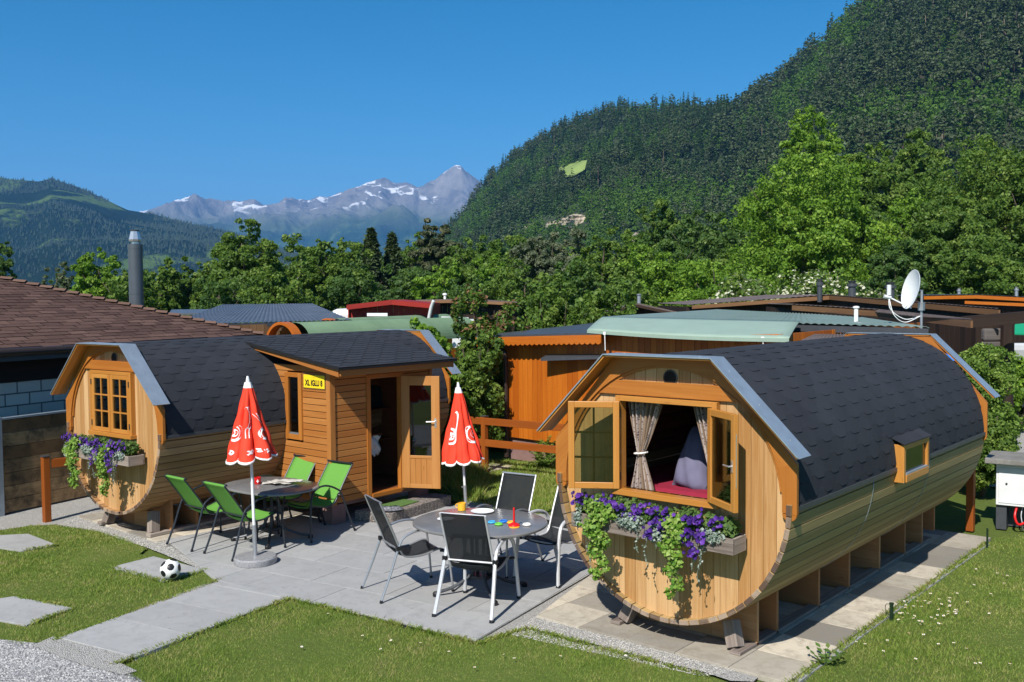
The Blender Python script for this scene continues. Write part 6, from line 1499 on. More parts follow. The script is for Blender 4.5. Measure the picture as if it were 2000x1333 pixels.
# name, kind seed, mat, u, v_top, width px, D, label
TREES = [
 ('a', 'broad_dark', 8, 486, 60, 60, 'small dark tree at the left edge above the brown roof'),
 ('g', 'greyleaf', 115, 515, 75, 55, 'grey green small tree above the brown roof, left of the chimney'),
 ('b', 'broad_bright', 203, 494, 125, 48, 'bright yellow green layered tree left of the steel chimney'),
 ('a', 'broad', 312, 522, 95, 50, 'rounded green tree just right of the steel chimney'),
 ('b', 'broad', 372, 506, 115, 52, 'green tree with a small raised top between chimney and tall tree'),
 ('t', 'broad', 483, 436, 150, 50, 'tall columnar broadleaf tree behind the grey tiled roof'),
 ('s', 'broad', 581, 468, 70, 46, 'sparse young tree with pale trunk right of the tall columnar tree'),
 ('b', 'broad', 655, 461, 150, 56, 'wide green tree right of the sparse pale trunked tree'),
 ('c', 'conifer', 727, 448, 85, 66, 'dark conifer left of two above the red shed'),
 ('c', 'conifer', 768, 458, 75, 68, 'dark conifer right of two above the red shed'),
 ('a', 'broad_dark', 795, 522, 130, 52, 'dense rounded tree directly above the red shed'),
 ('a', 'broad', 822, 465, 120, 75, 'mid green tree right of the two dark conifers'),
 ('p', 'pine', 866, 428, 120, 70, 'big grey green pine at the foot of the wooded slope'),
 ('b', 'broad_bright', 868, 516, 100, 46, 'light green tree in front of the big pine'),
 ('a', 'broad', 935, 470, 150, 60, 'dark green tree right of the big pine'),
 ('b', 'broad_bright', 960, 505, 120, 44, 'bright young tree above the reddish shrub'),
 ('a', 'greyleaf', 1080, 455, 150, 62, 'thin grey green tree below the pale cliff'),
 ('a', 'broad', 1020, 520, 150, 40, 'leafy green tree behind the reddish shrub'),
 ('b', 'broad', 1180, 450, 140, 52, 'upright green tree with raised top left of the pale rock'),
 ('a', 'broad_dark', 1130, 520, 150, 34, 'dark leafy tree left of the mint awning'),
 ('a', 'broad_bright', 1290, 490, 190, 50, 'bright rounded tree above the mint awning'),
 ('a', 'broad', 1225, 545, 120, 42, 'low green tree above the dark gabled shed'),
 ('b', 'broad_dark', 1375, 428, 200, 68, 'dark tree behind the bright rounded one'),
 ('a', 'broad', 1300, 402, 130, 84, 'mid green tree at the foot of the hill above the pale rock'),
 ('a', 'broad_bright', 1400, 520, 180, 44, 'bright bushy tree left of the blossoming bushes'),
 ('b', 'broad_bright', 1560, 330, 290, 54, 'very large bright green tree, the biggest right of centre'),
 ('b', 'broad_bright', 1605, 238, 200, 74, 'tall bright tree rising behind the very large one'),
 ('a', 'broad', 1700, 290, 170, 72, 'green tree between the tall bright tree and the right edge mass'),
 ('a', 'broad_dark', 1690, 430, 190, 56, 'dark tree right of the very large bright one'),
 ('b', 'broad', 1780, 275, 150, 86, 'greyish tree crown behind the gap right of the tall bright tree'),
 ('a', 'broad', 1905, 285, 250, 56, 'broad dark green tree towering at the right'),
 ('b', 'broad', 1850, 390, 190, 50, 'dense green tree left of the broad one at the right edge'),
 ('a', 'broad', 2010, 300, 220, 52, 'dense dark tree cut by the right edge of the photo'),
 ('a', 'broad_dark', 1760, 480, 150, 46, 'dark tree behind the satellite dish'),
 ('a', 'broad', 1930, 470, 190, 44, 'low dense tree above the orange gable'),
 ('a', 'broad_dark', 30, 560, 120, 70, 'low dark tree behind the left end of the brown roof'),
 ('a', 'broad', 250, 545, 140, 46, 'bushy low tree directly behind the steel chimney'),
 ('a', 'broad_dark', 430, 545, 150, 46, 'low dark tree left of the tall columnar tree'),
 ('a', 'broad', 545, 530, 130, 44, 'low green tree right of the tall columnar tree'),
 ('a', 'broad_dark', 700, 530, 150, 48, 'low leafy tree between grey tiled roof and red shed'),
 ('a', 'broad', 1480, 480, 160, 60, 'mid green tree left of the very large bright one'),
 ('a', 'broad_dark', 910, 545, 130, 42, 'low dark tree left of the reddish shrub'),
]
for q, (u, v, wp, D, mt, lab) in enumerate([(150, 545, 130, 64, 'broad_dark', 'back row tree left of the layered yellow green tree'), (265, 525, 120, 66, 'broad', 'back row tree peeping over beside the steel chimney'), (345, 528, 110, 68, 'broad_dark', 'back row tree between the two rounded trees right of the chimney'), (425, 515, 120, 70, 'broad', 'back row tree just left of the tall columnar tree'), (540, 500, 120, 66, 'broad_dark', 'back row tree between the columnar and the sparse tree'), (610, 492, 120, 64, 'broad', 'back row tree between the sparse tree and the wide green tree'), (690, 480, 110, 72, 'broad_dark', 'back row tree left of the first dark conifer'), (760, 500, 130, 80, 'broad', 'back row tree beneath the two dark conifers'), (905, 490, 150, 84, 'broad_dark', 'back row tree right of the big pine'), (1000, 470, 160, 90, 'broad', 'back row tree below the small pale cliff'), (1090, 490, 170, 72, 'broad_bright', 'back row tree behind the thin grey green tree'), (1240, 480, 160, 74, 'broad', 'back row tree under the pale rock face'), (1340, 470, 160, 76, 'broad_bright', 'back row tree behind the bright rounded tree'), (1460, 420, 170, 80, 'broad_bright', 'back row tree left of the very large bright tree'), (1640, 380, 200, 66, 'broad', 'back row tree hidden behind the very large bright tree'), (1790, 380, 200, 66, 'broad_bright', 'back row tree between the two big right hand trees'), (1960, 360, 200, 66, 'broad_dark', 'back row tree behind the right edge trees')]):
    TREES.append(('a' if q % 2 else 'b', mt, u, v, wp, D, lab))
for i, (kd, mt, u, v, wp, D, lab) in enumerate(TREES):
    wp = wp*1.12
    h = hgt(v, D, u); w_ = wid(wp, D); sd = 100+i
    area = wp*(600-v); n = int(min(70000, max(9000, area*1.7))); lf = max(.13, D*.0033)
    if kd == 'c' or kd == 'p':
        R = np.random.RandomState(sd); t = thing('conifer_tree', 'x', 'tree')
        trunk_mb(h, h*.015, R, 0, 1, .97).build('trunk', M['bark'], t, smooth=True)
        if kd == 'c': V, rn = conifer_quads(h, w_/2, n, .55, R, base=.08, levels=26, power=.7)
        else:
            lob = [(R.normal()*w_*.12, R.normal()*w_*.12, h*(.35+.6*k/12), w_/2*(1-.5*k/12)*(.6+.5*R.rand()), w_/2*(1-.5*k/12)*(.6+.5*R.rand()), h*.05) for k in range(13)]
            V, rn = clump_crown(lob, 120, n, .35, R, clump=.28, flat=.45)
        np_mesh('crown', V, n, rn, M[mt], t); put(t, u, D, lab)
    elif kd == 't':
        lob = [(0, 0, h*(.2+.75*k/9), w_/2*(.75+.25*math.sin(k*2))*(1-.55*max(0, k-5)/4), w_/2*.8*(1-.5*max(0, k-5)/4), h*.1) for k in range(10)]
        put(broad_tree('broadleaf_tree', h, w_, sd, M[mt], M['bark'], n, lf, lob, nclump=240, clump=.3), u, D, lab)
    elif kd == 's':
        lob = [(.0+R.normal()*.2, 0, h*(.35+.62*k/7), w_*.22, w_*.22, h*.07) for k in range(8)]+[(-w_*.35, 0, h*.55, w_*.16, w_*.16, h*.05), (w_*.33, 0, h*.72, w_*.14, w_*.14, h*.05)]
        put(broad_tree('birch_tree', h, w_, sd, M[mt], M['palebark'], 3200, lf, lob, nclump=60, clump=.5), u, D, lab)
    else: put(broad_tree('broadleaf_tree', h*.985, w_, sd, M[mt], M['bark'], n, lf, None, base=.02, nclump=int(170+area/110), clump=.23 if kd == 'a' else .19), u, D, lab)

def bush(name, label, u, v0, vb, wp, D, mat, n, leaf, seed, depth=None, extra=None, z0=0., cat='bush'):
    R = np.random.RandomState(seed); t = thing(name, label, cat); h = hgt(v0, D, u); w_ = wid(wp, D); dp = depth or w_*.8
    lob = [(R.uniform(-.28, .28)*w_, R.uniform(-.25, .25)*dp, z0+(h-z0)*(.15+.68*R.rand()**.8), w_*.24*(.7+.5*R.rand()), dp*.24, (h-z0)*.17) for _ in range(12)]+[(0, 0, z0+(h-z0)*.4, w_*.4, dp*.35, (h-z0)*.36)]
    V, rn = clump_crown(lob, 420, n, leaf, R, clump=.26, inner=.35, flat=1.); mb = MB()
    for k in range(5): a = k*1.3; mb.tube([(0, 0, 0), (.15*w_*math.cos(a), .15*dp*math.sin(a), h*.5), (.22*w_*math.cos(a), .2*dp*math.sin(a), h*.8)], [.03, .02, .008], 5)
    mb.build('stems', M['bark'], t); np_mesh('foliage', V, n, rn, mat, t)
    if extra:
        m2, n2, l2, lo = extra; pick = R.choice(n, n2); C = V.reshape(-1, 4, 3)[pick].mean(1); C = C[C[:, 2] > h*lo]
        dd = unit(C-np.array([0, 0, h*.4])); P = C+dd*.06
        np_mesh('blossom' if m2 == 'bloom' else 'young_leaves', leaf_quads(P, unit(dd+R.normal(size=P.shape)*.4), l2, l2*.8, R), len(P), R.rand(len(P)), M[m2], t)
    p = at(u, 600, D); t.location = (p.x, p.y, 0); t.rotation_euler = (0, 0, YAW); return t
bush('red_leaved_shrub', 'tall shrub with reddish young leaves beside the orange shed', 955, 540, 800, 165, 19.2, M['broad'], 30000, .085, 1, depth=1.6, extra=('redleaf', 5200, .10, .66))
bush('shrub', 'dark maple like shrub against the left end of the orange shed', 925, 625, 860, 125, 17.6, M['broad'], 22000, .075, 2, depth=1.3)
bush('shrub', 'dark green tree like shrub behind the orange shed roof', 1085, 530, 680, 190, 23, M['broad'], 26000, .1, 3)
bush('shrub', 'dark leafy shrub left of the mint awning corner', 1165, 545, 680, 150, 22.5, M['broad'], 20000, .1, 4)
bush('laurel_bush', 'bright laurel bush behind the left cabin, beside its grey roof edge', 850, 622, 800, 130, 17.5, M['broad_bright'], 16000, .09, 5)
bush('hedge', 'light green hedge behind the far end of the nearer barrel', 1895, 655, 940, 175, 15.2, M['fern'], 60000, .05, 6, depth=1.8)
bush('hedge', 'dark hedge below the light green one along the far end of the nearer barrel', 1925, 770, 950, 105, 14.2, M['broad'], 30000, .05, 7, depth=1.3)
bush('bush', 'leafy bush beyond the wooden bin at the right edge', 1995, 690, 800, 120, 21, M['broad_bright'], 14000, .09, 8)
for i, (u, v, w_, D, lab) in enumerate(((1445, 528, 190, 38, 'elder bush with cream blossoms, leftmost above the brown roofs'), (1570, 508, 200, 40, 'elder bush with cream blossoms in the middle below the largest tree'), (1690, 530, 180, 37, 'elder bush with cream blossoms, rightmost near the dish'))):
    bush('elder_bush', lab, u, v, 600, w_, D, M['broad'], 12000, .17, 20+i, extra=('bloom', 3200, .15, .5))
# fern by the plinth of the orange shed
t = thing('fern', 'bright fern growing at the foot of the orange shed', 'fern'); R = np.random.RandomState(9); P = []; N = []
for k in range(26):
    a = R.rand()*6.28; l = .32+.25*R.rand(); el = .5+.9*R.rand()
    for q in range(16):
        f = (q+1)/16; x = l*f*math.cos(el)*(1+.2*f); z = l*f*math.sin(el)*1.25-.35*l*f*f
        for s_ in (-1, 1):
            wv = .06*(1-f)*s_+.006; P.append((x*math.cos(a)-wv*math.sin(a), x*math.sin(a)+wv*math.cos(a), max(.02, z+.02))); N.append((R.normal()*.3, R.normal()*.3, 1))
P = np.array(P); np_mesh('fronds', leaf_quads(P, unit(np.array(N)), .07, .03, R), len(P), R.rand(len(P)), M['fern'], t)
mb = MB(); mb.tube([(0, 0, 0), (0, 0, .1)], .03, 6); mb.build('crown_base', M['bark'], t); p = G(1062, 915); t.location = (p.x, p.y+.0, 0); t.scale = (1.25,)*3
# weed at the slab corner
t = thing('weed', 'broad leaved weed at the front corner of the sandy pavers', 'plant'); P = []; N = []
for k in range(9):
    a = k*2.4
    for q in range(4): P.append((.035*(q+1)*math.cos(a), .035*(q+1)*math.sin(a), .03+.03*q)); N.append((-math.cos(a)*.5, -math.sin(a)*.5, 1))
np_mesh('leaves', leaf_quads(np.array(P), unit(np.array(N)), .07, .04, R), len(P), R.rand(len(P)), M['leaf_pet'], t)
mb = MB(); mb.tube([(0, 0, 0), (0, 0, .14)], .004, 5); mb.build('stem', M['leaf_pet'], t); p = G(1612, 1300); t.location = (p.x, p.y, 0)

# ================================================================= HILLS AND MOUNTAINS
def vnoise(x, y, seed):
    R = np.random.RandomState(seed); T = R.rand(256, 256); xi = np.floor(x).astype(int); yi = np.floor(y).astype(int); fx = x-xi; fy = y-yi; fx = fx*fx*(3-2*fx); fy = fy*fy*(3-2*fy)
    g = lambda a, b: T[a % 256, b % 256]
    return (g(xi, yi)*(1-fx)+g(xi+1, yi)*fx)*(1-fy)+(g(xi, yi+1)*(1-fx)+g(xi+1, yi+1)*fx)*fy
def fbm(x, y, seed, o=5, ridged=False):
    s = 0; a = .5; t = 0
    for k in range(o):
        n = vnoise(x*2**k, y*2**k, seed+k)
        if ridged: n = 1-abs(2*n-1)
        s = s+a*n; t += a; a *= .5
    return s/t
C_ = np.array(CAM); cFn, cRn, cUn = np.array(cF), np.array(cR), np.array(cU)
def terrain(name, sil, D0, mat, nu=260, nt=70, umin=-200, umax=2200, drop=0., prof=1.0, amp=0., nseed=1, ridged=False, back=.35, z0=-5., nscale=1.):
    us = np.linspace(umin, umax, nu); sp = np.array(sil, float); vs = np.interp(us, sp[:, 0], sp[:, 1])+drop; Ds = np.interp(us, sp[:, 0], sp[:, 2]); d0 = np.interp(us, [p[0] for p in D0], [p[1] for p in D0]) if isinstance(D0, list) else np.full(nu, float(D0))
    top = C_+(cFn*F_PX+np.outer(us-1000, cRn)+np.outer(666.5-vs, cUn))/F_PX*Ds[:, None]
    base = C_+(cFn*F_PX+np.outer(us-1000, cRn)+np.outer(np.full(nu, 70.), cUn))/F_PX*d0[:, None]; base[:, 2] = z0
    ts = np.concatenate([np.linspace(0, 1, nt), 1+np.linspace(0, back, 8)[1:]]); P = np.zeros((nu, len(ts), 3))
    for j, t in enumerate(ts):
        tt = min(t, 1); P[:, j, :2] = base[:, :2]+(top[:, :2]-base[:, :2])*t
        P[:, j, 2] = base[:, 2]+(top[:, 2]-base[:, 2])*(tt**prof if t <= 1 else 1-(t-1)**1.0*1.2)
        nn = fbm(P[:, j, 0]*nscale, P[:, j, 1]*nscale, nseed, 5, ridged)-.5
        P[:, j, 2] += amp*nn*math.sin(PI*min(1, tt*.96))*2
    m_ = len(ts); idx = np.arange(nu*m_).reshape(nu, m_); F = np.stack([idx[:-1, :-1], idx[1:, :-1], idx[1:, 1:], idx[:-1, 1:]], -1).reshape(-1, 4)
    me = bpy.data.meshes.new(name); me.vertices.add(nu*m_); me.vertices.foreach_set('co', P.reshape(-1, 3).astype(np.float32).ravel()); me.loops.add(F.size); me.loops.foreach_set('vertex_index', F.ravel().astype(np.int32)); me.polygons.add(len(F)); me.polygons.foreach_set('loop_start', np.arange(len(F), dtype=np.int32)*4); me.polygons.foreach_set('loop_total', np.full(len(F), 4, dtype=np.int32)); me.polygons.foreach_set('use_smooth', [True]*len(F)); me.update(calc_edges=True); me.materials.append(mat)
    o = bpy.data.objects.new(name, me); COL.objects.link(o); tag(o, kind='structure'); return P, us, ts
def projn(P):
    d = P-C_; z = d@cFn; return 1000+F_PX*(d@cRn)/z, 666.5-F_PX*(d@cUn)/z, z
def hillmat(name, kind):
    n = NT(name); v = n.geo()
    if kind == 'near':
        g = n.noise(v, .06, 6, .7); c = n.ramp(g, (.35, (.015, .026, .01)), (.65, (.035, .055, .018))); n.set(Base_Color=c, Roughness=1.)
    elif kind == 'far':
        g = n.noise(v, .012, 8, .75); m_ = n.noise(v, .0028, 5, .6, .6); sv = n.noise(v, .05, 5, .8)
        c = n.ramp(n.math('MULTIPLY_ADD', g, .5, n.math('MULTIPLY', sv, .5)), (.35, (.006, .016, .008)), (.65, (.022, .042, .018)))
        mead = n.ramp(n.math('MULTIPLY_ADD', g, .22, n.math('MULTIPLY', m_, .78)), (.53, (0, 0, 0)), (.56, (1, 1, 1)))
        c = n.mix(mead, c, (.1, .16, .045)); n.set(Base_Color=c, Roughness=1., Normal=n.bump(sv, 1., 14.), Specular_IOR_Level=0.)
    else:
        sep = n.n('SeparateXYZ', {0: v}); z = sep.outputs[2]; g = n.noise(v, .0022, 9, .72, .3); g2 = n.noise(v, .0009, 6, .6); st = n.noise(n.mapv(v, (1, 1, .25)), .006, 6, .7)
        zz = n.math('MULTIPLY_ADD', g2, 330., z)
        low = n.ramp(g, (.4, (.012, .03, .018)), (.52, (.03, .06, .022)), (.62, (.1, .15, .05)))
        rock = n.ramp(st, (.3, (.1, .1, .1)), (.7, (.3, .28, .26)))
        mid = n.mix(n.n('MapRange', {0: zz, 1: 620., 2: 830.}).outputs[0], low, (.1, .12, .07))
        c = n.mix(n.n('MapRange', {0: zz, 1: 740., 2: 930.}).outputs[0], mid, rock)
        zs = n.math('MULTIPLY_ADD', z, .0011, n.math('MULTIPLY_ADD', g, 1.1, n.math('MULTIPLY', g2, .5)))
        snow = n.ramp(zs, (.0, (0, 0, 0)), (1.0, (0, 0, 0)))
        g3 = n.noise(v, .0042, 7, .68, .5); nzz = n.n('SeparateXYZ', {0: n.n('NewGeometry').outputs['Normal']}).outputs[2]
        sm = n.math('MULTIPLY', n.n('MapRange', {0: nzz, 1: .80, 2: .88}).outputs[0], n.n('MapRange', {0: g3, 1: .545, 2: .57}).outputs[0])
        sm = n.math('MULTIPLY', sm, n.n('MapRange', {0: zz, 1: 840., 2: 930.}).outputs[0])
        n.set(Base_Color=n.mix(sm, c, (.8, .82, .85)), Roughness=1., Specular_IOR_Level=0., Normal=n.bump(st, .8, 60.))
    return n.m
M['hill_near'], M['hill_far'], M['alp'] = hillmat('forest_floor', 'near'), hillmat('far_wooded_hill', 'far'), hillmat('alpine_rock', 'alp')
alps = [(-400, 420, 9000), (200, 440, 9000), (280, 432, 9000), (318, 412, 9000), (335, 414, 9000), (380, 401, 9000), (405, 407, 9000), (436, 412, 9000), (468, 409, 9000), (496, 398, 9000), (513, 404, 9000), (545, 397, 9000), (557, 387, 9000), (569, 393, 9000), (590, 392, 9000), (604, 397, 9000), (625, 394, 9000), (639, 397, 9000), (664, 386, 9000), (685, 382, 9000), (702, 384, 9000), (716, 374, 9000), (741, 369, 9000), (776, 370, 9000), (793, 359, 9000), (807, 362, 9000), (818, 376, 9000), (842, 364, 9000), (874, 350, 9000), (891, 335, 9000), (902, 332, 9000), (919, 346, 9000), (937, 357, 9000), (960, 375, 9000), (1100, 400, 9000), (1500, 440, 9000), (2500, 480, 9000)]
terrain('mountains', alps, 5200, M['alp'], 700, 130, -300, 1400, 0, 1.25, 420, 31, True, .3, -10, .00075)
lefth = [(-500, 350, 3000), (0, 346, 3000), (75, 354, 3000), (100, 349, 3000), (150, 366, 3000), (200, 389, 2950), (250, 412, 2900), (300, 419, 2900), (330, 426, 2850), (380, 439, 2800), (450, 454, 2700), (500, 466, 2700), (560, 494, 2600), (640, 520, 2500), (760, 560, 2400), (900, 590, 2300), (2500, 590, 2300)]
LP_, lus, lts = terrain('left_hill', lefth, 1500, M['hill_far'], 360, 110, -200, 1000, 0, 1.1, 45, 51, False, .3, -5, .0035)
right = [(560, 590, 1000), (760, 520, 1000), (870, 462, 1000), (880, 450, 1000), (905, 420, 1000), (940, 368, 1000), (960, 345, 1000), (1000, 308, 1000), (1060, 272, 1000), (1100, 248, 1000), (1150, 229, 980), (1200, 212, 960), (1250, 209, 940), (1300, 206, 920), (1350, 206, 900), (1400, 215, 870), (1430, 224, 830), (1450, 217, 800), (1480, 197, 780), (1520, 172, 760), (1560, 140, 740), (1600, 102, 720), (1640, 55, 700), (1700, 0, 690), (1850, -110, 680), (2000, -190, 670), (2500, -400, 650)]
HP, hus, hts = terrain('right_hill', right, [(500, 620), (900, 480), (1200, 330), (1600, 250), (2500, 240)], M['hill_near'], 420, 110, 500, 2350, 14, 1.12, 22, 71, False, .25, -2, .012)
# --- hill forest: low-poly prototypes, the largest few hundred are single trees, the rest one wood
def proto(kind, seed):
    R = np.random.RandomState(seed); T = MB(); T.tube([(0, 0, 0), (0, 0, .55 if kind != 'c' else .9)], [.018, .008], 4)
    tv = np.array([[T.v[i] for i in f] if len(f) == 4 else [T.v[f[0]]]*4 for f in T.f if len(f) == 4])
    if kind == 'c': V, rn = conifer_quads(1., .15, 240, .08, R, base=.06, levels=14, power=.8, droop=.5)
    elif kind == 'p': V, rn = clump_crown([(R.normal()*.04, R.normal()*.04, .52+.42*k/6, .16*(1-.09*k), .16*(1-.09*k), .05) for k in range(7)], 26, 300, .058, R, clump=.42, flat=.5)
    else: V, rn = clump_crown([(R.normal()*.06, R.normal()*.06, .3+.5*k/5, .25-.03*k, .25-.03*k, .14) for k in range(6)], 26, 290, .07, R, clump=.4)
    return V.reshape(-1, 4, 3), rn, tv
kinds = [('c', 1), ('c', 2), ('c', 3), ('p', 4), ('p', 5), ('p', 6), ('b', 7), ('b', 8)]
PR = [(k, *proto(k, s)) for k, s in kinds]
R = np.random.RandomState(99)
nu, m_ = HP.shape[:2]; cells = HP[:, :hts.searchsorted(1.03)]
A_ = cells[:-1, :-1]; e1 = cells[1:, :-1]-A_; e2 = cells[:-1, 1:]-A_; area = np.linalg.norm(np.cross(e1, e2), axis=2)
uu = (hus[:-1, None]+0*area); pr_ = area*(np.where((uu > 780) & (uu < 2120), 1., 0)); pf = (pr_/pr_.sum()).ravel()
NT_ = 10500
ci = R.choice(pf.size, NT_, p=pf); a, b = R.rand(NT_), R.rand(NT_); ii, jj = np.unravel_index(ci, area.shape)
X = A_[ii, jj]+e1[ii, jj]*a[:, None]+e2[ii, jj]*b[:, None]
pu, pv, pz = projn(X)
meadow = (abs(pu-1117) < 34) & (abs(pv-352) < 20)
cliff = ((abs(pu-1095) < 55) & (abs(pv-442-(pu-1095)*.05) < 12)) | ((abs(pu-1250) < 20) & (abs(pv-468) < 14)) | ((abs(pu-1405) < 40) & (abs(pv-402) < 8))
keep = ~(meadow | cliff); X, pz, pu, pv = X[keep], pz[keep], pu[keep], pv[keep]
mix_ = fbm(X[:, 0]*.012, X[:, 1]*.012, 5, 3)
bro = R.rand(len(X)) < np.clip((mix_-.50)*4+.12+.45*(pv > 380), .04, .85)
conif = (R.rand(len(X)) < np.where(pu < 1450, .6, .3))
kd = np.where(bro, 6+R.randint(0, 2, len(X)), np.where(conif, R.randint(0, 3, len(X)), 3+R.randint(0, 3, len(X))))
H = np.where(bro, 12., 17.)*(.55+.85*R.rand(len(X))**1.3)*np.where(pu < 1400, .85, 1.1)
order = np.argsort(-(H/pz)*((pv > -20) & (pu < 2010) & (pv < 470)))
big = set(order[:300].tolist()); meshes = {}
mats = {'c': 'hill_conifer', 'p': 'hill_pine', 'b': 'hill_broad'}
M['hill_conifer'] = leafmat('hill_conifer', (.03, .068, .024), (.05, .1, .03), (.075, .135, .04), .15)
M['hill_pine'] = leafmat('hill_pine', (.05, .07, .03), (.07, .1, .04), (.1, .125, .055), .15)
M['hill_broad'] = leafmat('hill_broadleaf', (0.041, 0.102, 0.011), (0.083, 0.168, 0.021), (0.138, 0.228, 0.034), .25)
for key in 'cpb':
    Vs = []; rs = []
    for pi_, (k, V, rn, tv) in enumerate(PR):
        if k != key: continue
        sel = np.array([i for i in np.where(kd == pi_)[0] if i not in big]); n = len(sel)
        an = R.rand(n)*6.28; ca, sa = np.cos(an)[:, None, None], np.sin(an)[:, None, None]; h = H[sel][:, None, None]; wd = h*(.85+.4*R.rand(n))[:, None, None]
        Q = np.stack([(V[None, :, :, 0]*ca-V[None, :, :, 1]*sa)*wd, (V[None, :, :, 0]*sa+V[None, :, :, 1]*ca)*wd, V[None, :, :, 2]*h+0*wd], -1)+X[sel][:, None, None, :]
        Vs.append(Q.reshape(-1, 3)); tone = R.rand(n)[:, None]; rs.append((.45*rn[None]+.55*tone).ravel())
    V = np.concatenate(Vs); r_ = np.concatenate(rs)
    o = np_mesh('forest', V, len(r_), r_, M[mats[key]]); tag(o, {'c': 'dark spruces covering the steep hill', 'p': 'grey green pines covering the steep hill', 'b': 'fresh green broadleaf trees scattered over the hill'}[key], 'forest', kind='stuff')
tsel = np.array([i for i in np.where((kd >= 3) & (kd < 6) & (pu > 1050))[0] if R.rand() < .14]); n = len(tsel); TV = []
for an in (0., 1.57):
    hh = H[tsel]*.8; ww = .009*H[tsel]+.06; Q = np.repeat(X[tsel][:, None, :], 4, 1); dx, dy = math.cos(an)*ww, math.sin(an)*ww
    Q[:, 0, 0] -= dx; Q[:, 0, 1] -= dy; Q[:, 1, 0] += dx; Q[:, 1, 1] += dy; Q[:, 2, 0] += dx*.5; Q[:, 2, 1] += dy*.5; Q[:, 3, 0] -= dx*.5; Q[:, 3, 1] -= dy*.5; Q[:, 2, 2] += hh; Q[:, 3, 2] += hh; TV.append(Q)
M['pinebark'] = plain('pink_grey_pine_bark', (.22, .17, .13), .9, 0, .3, .3)
tag(np_mesh('tree_trunks', np.concatenate(TV).reshape(-1, 3), 2*n, R.rand(2*n), M['pinebark']), 'pale pine trunks showing between the trees on the hill', 'trunks', kind='stuff')
base = {}
lab = {'c': 'dark spruce on the steep wooded hill', 'p': 'grey green pine on the steep wooded hill', 'b': 'fresh green broadleaf tree on the steep wooded hill'}
for i in sorted(big):
    pi_ = int(kd[i]); k, V, rn, tv = PR[pi_]
    if pi_ not in base:
        t = thing('hill_tree', lab[k], 'tree', (0, 0, 0), 0, {'c': 'spruces on the hill', 'p': 'pines on the hill', 'b': 'broadleaf trees on the hill'}[k])
        np_mesh('crown', V.reshape(-1, 3), len(rn), rn, M[mats[k]], t); mb = MB(); mb.tube([(0, 0, 0), (0, 0, .6)], [.014, .006], 5); mb.build('trunk', M['bark'], t); base[pi_] = t
    else: t = copy_tree(base[pi_])
    t.location = X[i]; t.rotation_euler = (0, 0, R.rand()*6.28); t.scale = (H[i]*1.05, H[i]*1.05, H[i])
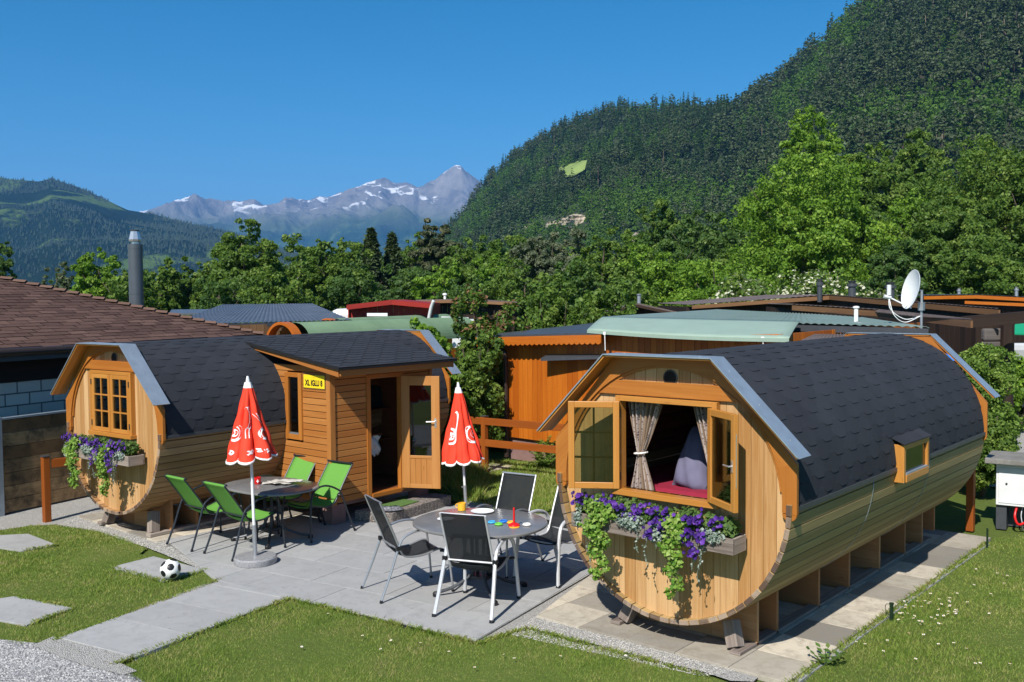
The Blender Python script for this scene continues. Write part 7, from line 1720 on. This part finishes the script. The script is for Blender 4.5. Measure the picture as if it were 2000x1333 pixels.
# meadow and pale cliffs on the hill
def on_hill(u, v):
    d = (HP[:, :hts.searchsorted(1.0)]).reshape(-1, 3); a_, b_, c_ = projn(d); k = np.argmin((a_-u)**2+(b_-v)**2); return d[k]
mb = MB(); q = [on_hill(*p) for p in ((1088, 336), (1145, 336), (1142, 350), (1118, 366), (1094, 366))]
poly3(mb, [Vector(x)+Vector((0, 0, 6.0))-cF*9 for x in q]); M['meadow'] = plain('hill_meadow', (.2, .27, .07), .9, 0, .2, .05, coord='geo'); tag(mb.build('meadow', M['meadow']), kind='structure')
M['cliff'] = plain('pale_limestone', (.4, .34, .26), .9, 0, .35, .12, .8, coord='geo')
for (u, v, wp, hp, sd) in ((1042, 448, 36, 20, 1), (1128, 432, 60, 20, 2), (1253, 467, 28, 26, 3), (1085, 440, 30, 14, 6), (1405, 401, 50, 14, 4), (1370, 402, 20, 10, 5)):
    p = Vector(on_hill(u, v)); D = (p-CAM).dot(cF); p = at(u, v, D-6); ww, hh = wid(wp, D), wid(hp, D); Rr = np.random.RandomState(sd); gx_ = cR.copy(); mb = MB()
    n1 = Rr.rand(14, 10)
    def fn(a, b, p=p, ww=ww, hh=hh, n1=n1): k = n1[int(a*12.9), int(b*8.9)]; e = min(1, 4*min(a, 1-a)); return p+gx_*(a-.5)*ww+Vector((0, 0, 1))*((b-.5)*hh*(.5+.5*e)+hh*.25*(k-.5))-cF*(2.5*k-4*b-6*(1-e))
    mb.grid(fn, 12, 8, r=.5); tag(mb.build('cliff', M['cliff'], solid=2.), kind='structure')
# trees on the far left hill (silhouette spikes and texture)
R = np.random.RandomState(4); cells = LP_[:, :lts.searchsorted(1.02)]; nu, m_ = cells.shape[:2]; NT2 = 15000
ii = R.randint(0, nu-1, NT2); jj = (m_-1-np.abs(R.normal(size=NT2))*m_*.42).astype(int); ok = (jj > 3) & (jj < m_-1); ii, jj = ii[ok], jj[ok]; X = cells[ii, jj]+(cells[ii+1, jj]-cells[ii, jj])*R.rand(len(ii))[:, None]+(cells[ii, jj+1]-cells[ii, jj])*R.rand(len(ii))[:, None]
x_, y_, _ = projn(X); md = fbm(X[:, 0]*.0026, X[:, 1]*.0026, 8, 4) > .56; X = X[~md]; n = len(X)
H = 9*(.5+.8*R.rand(n)); V = []
for s_ in range(3):
    an = s_*2.094; an2 = an+2.094; Q = np.zeros((n, 3, 3)); Q[:] = X[:, None, :]; Q[:, 0, 0] += H*.28*math.cos(an); Q[:, 0, 1] += H*.28*math.sin(an); Q[:, 1, 0] += H*.28*math.cos(an2); Q[:, 1, 1] += H*.28*math.sin(an2); Q[:, 2, 2] += H; V.append(Q)
V = np.stack(V, 1).reshape(-1, 3); M['farfir'] = leafmat('far_fir', (.006, .016, .008), (.016, .034, .015), (.03, .055, .02), .0)
tag(np_mesh('forest', V, n*3, np.repeat(R.rand(n), 3), M['farfir'], quads=3), 'bluish distant forest on the left hill', 'forest', kind='stuff')

# ================================================================= HAZE
hz = MB(); hz.box(-12500, 4500, -600, 11500, -11, 1330, 0)
n = NT('haze_air'); 
for l in list(n.t.links): n.t.links.remove(l)
n.t.nodes.remove(n.b); pv = n.n('VolumePrincipled'); pv.inputs['Color'].default_value = (.14, .44, 1, 1); pv.inputs['Density'].default_value = .00009; pv.inputs['Anisotropy'].default_value = .0
n.t.links.new(pv.outputs[0], n.out.inputs['Volume']); haze = hz.build('haze', n.m); tag(haze, kind='stuff')
haze['label'] = 'bluish air haze over the valley'; haze['category'] = 'haze'
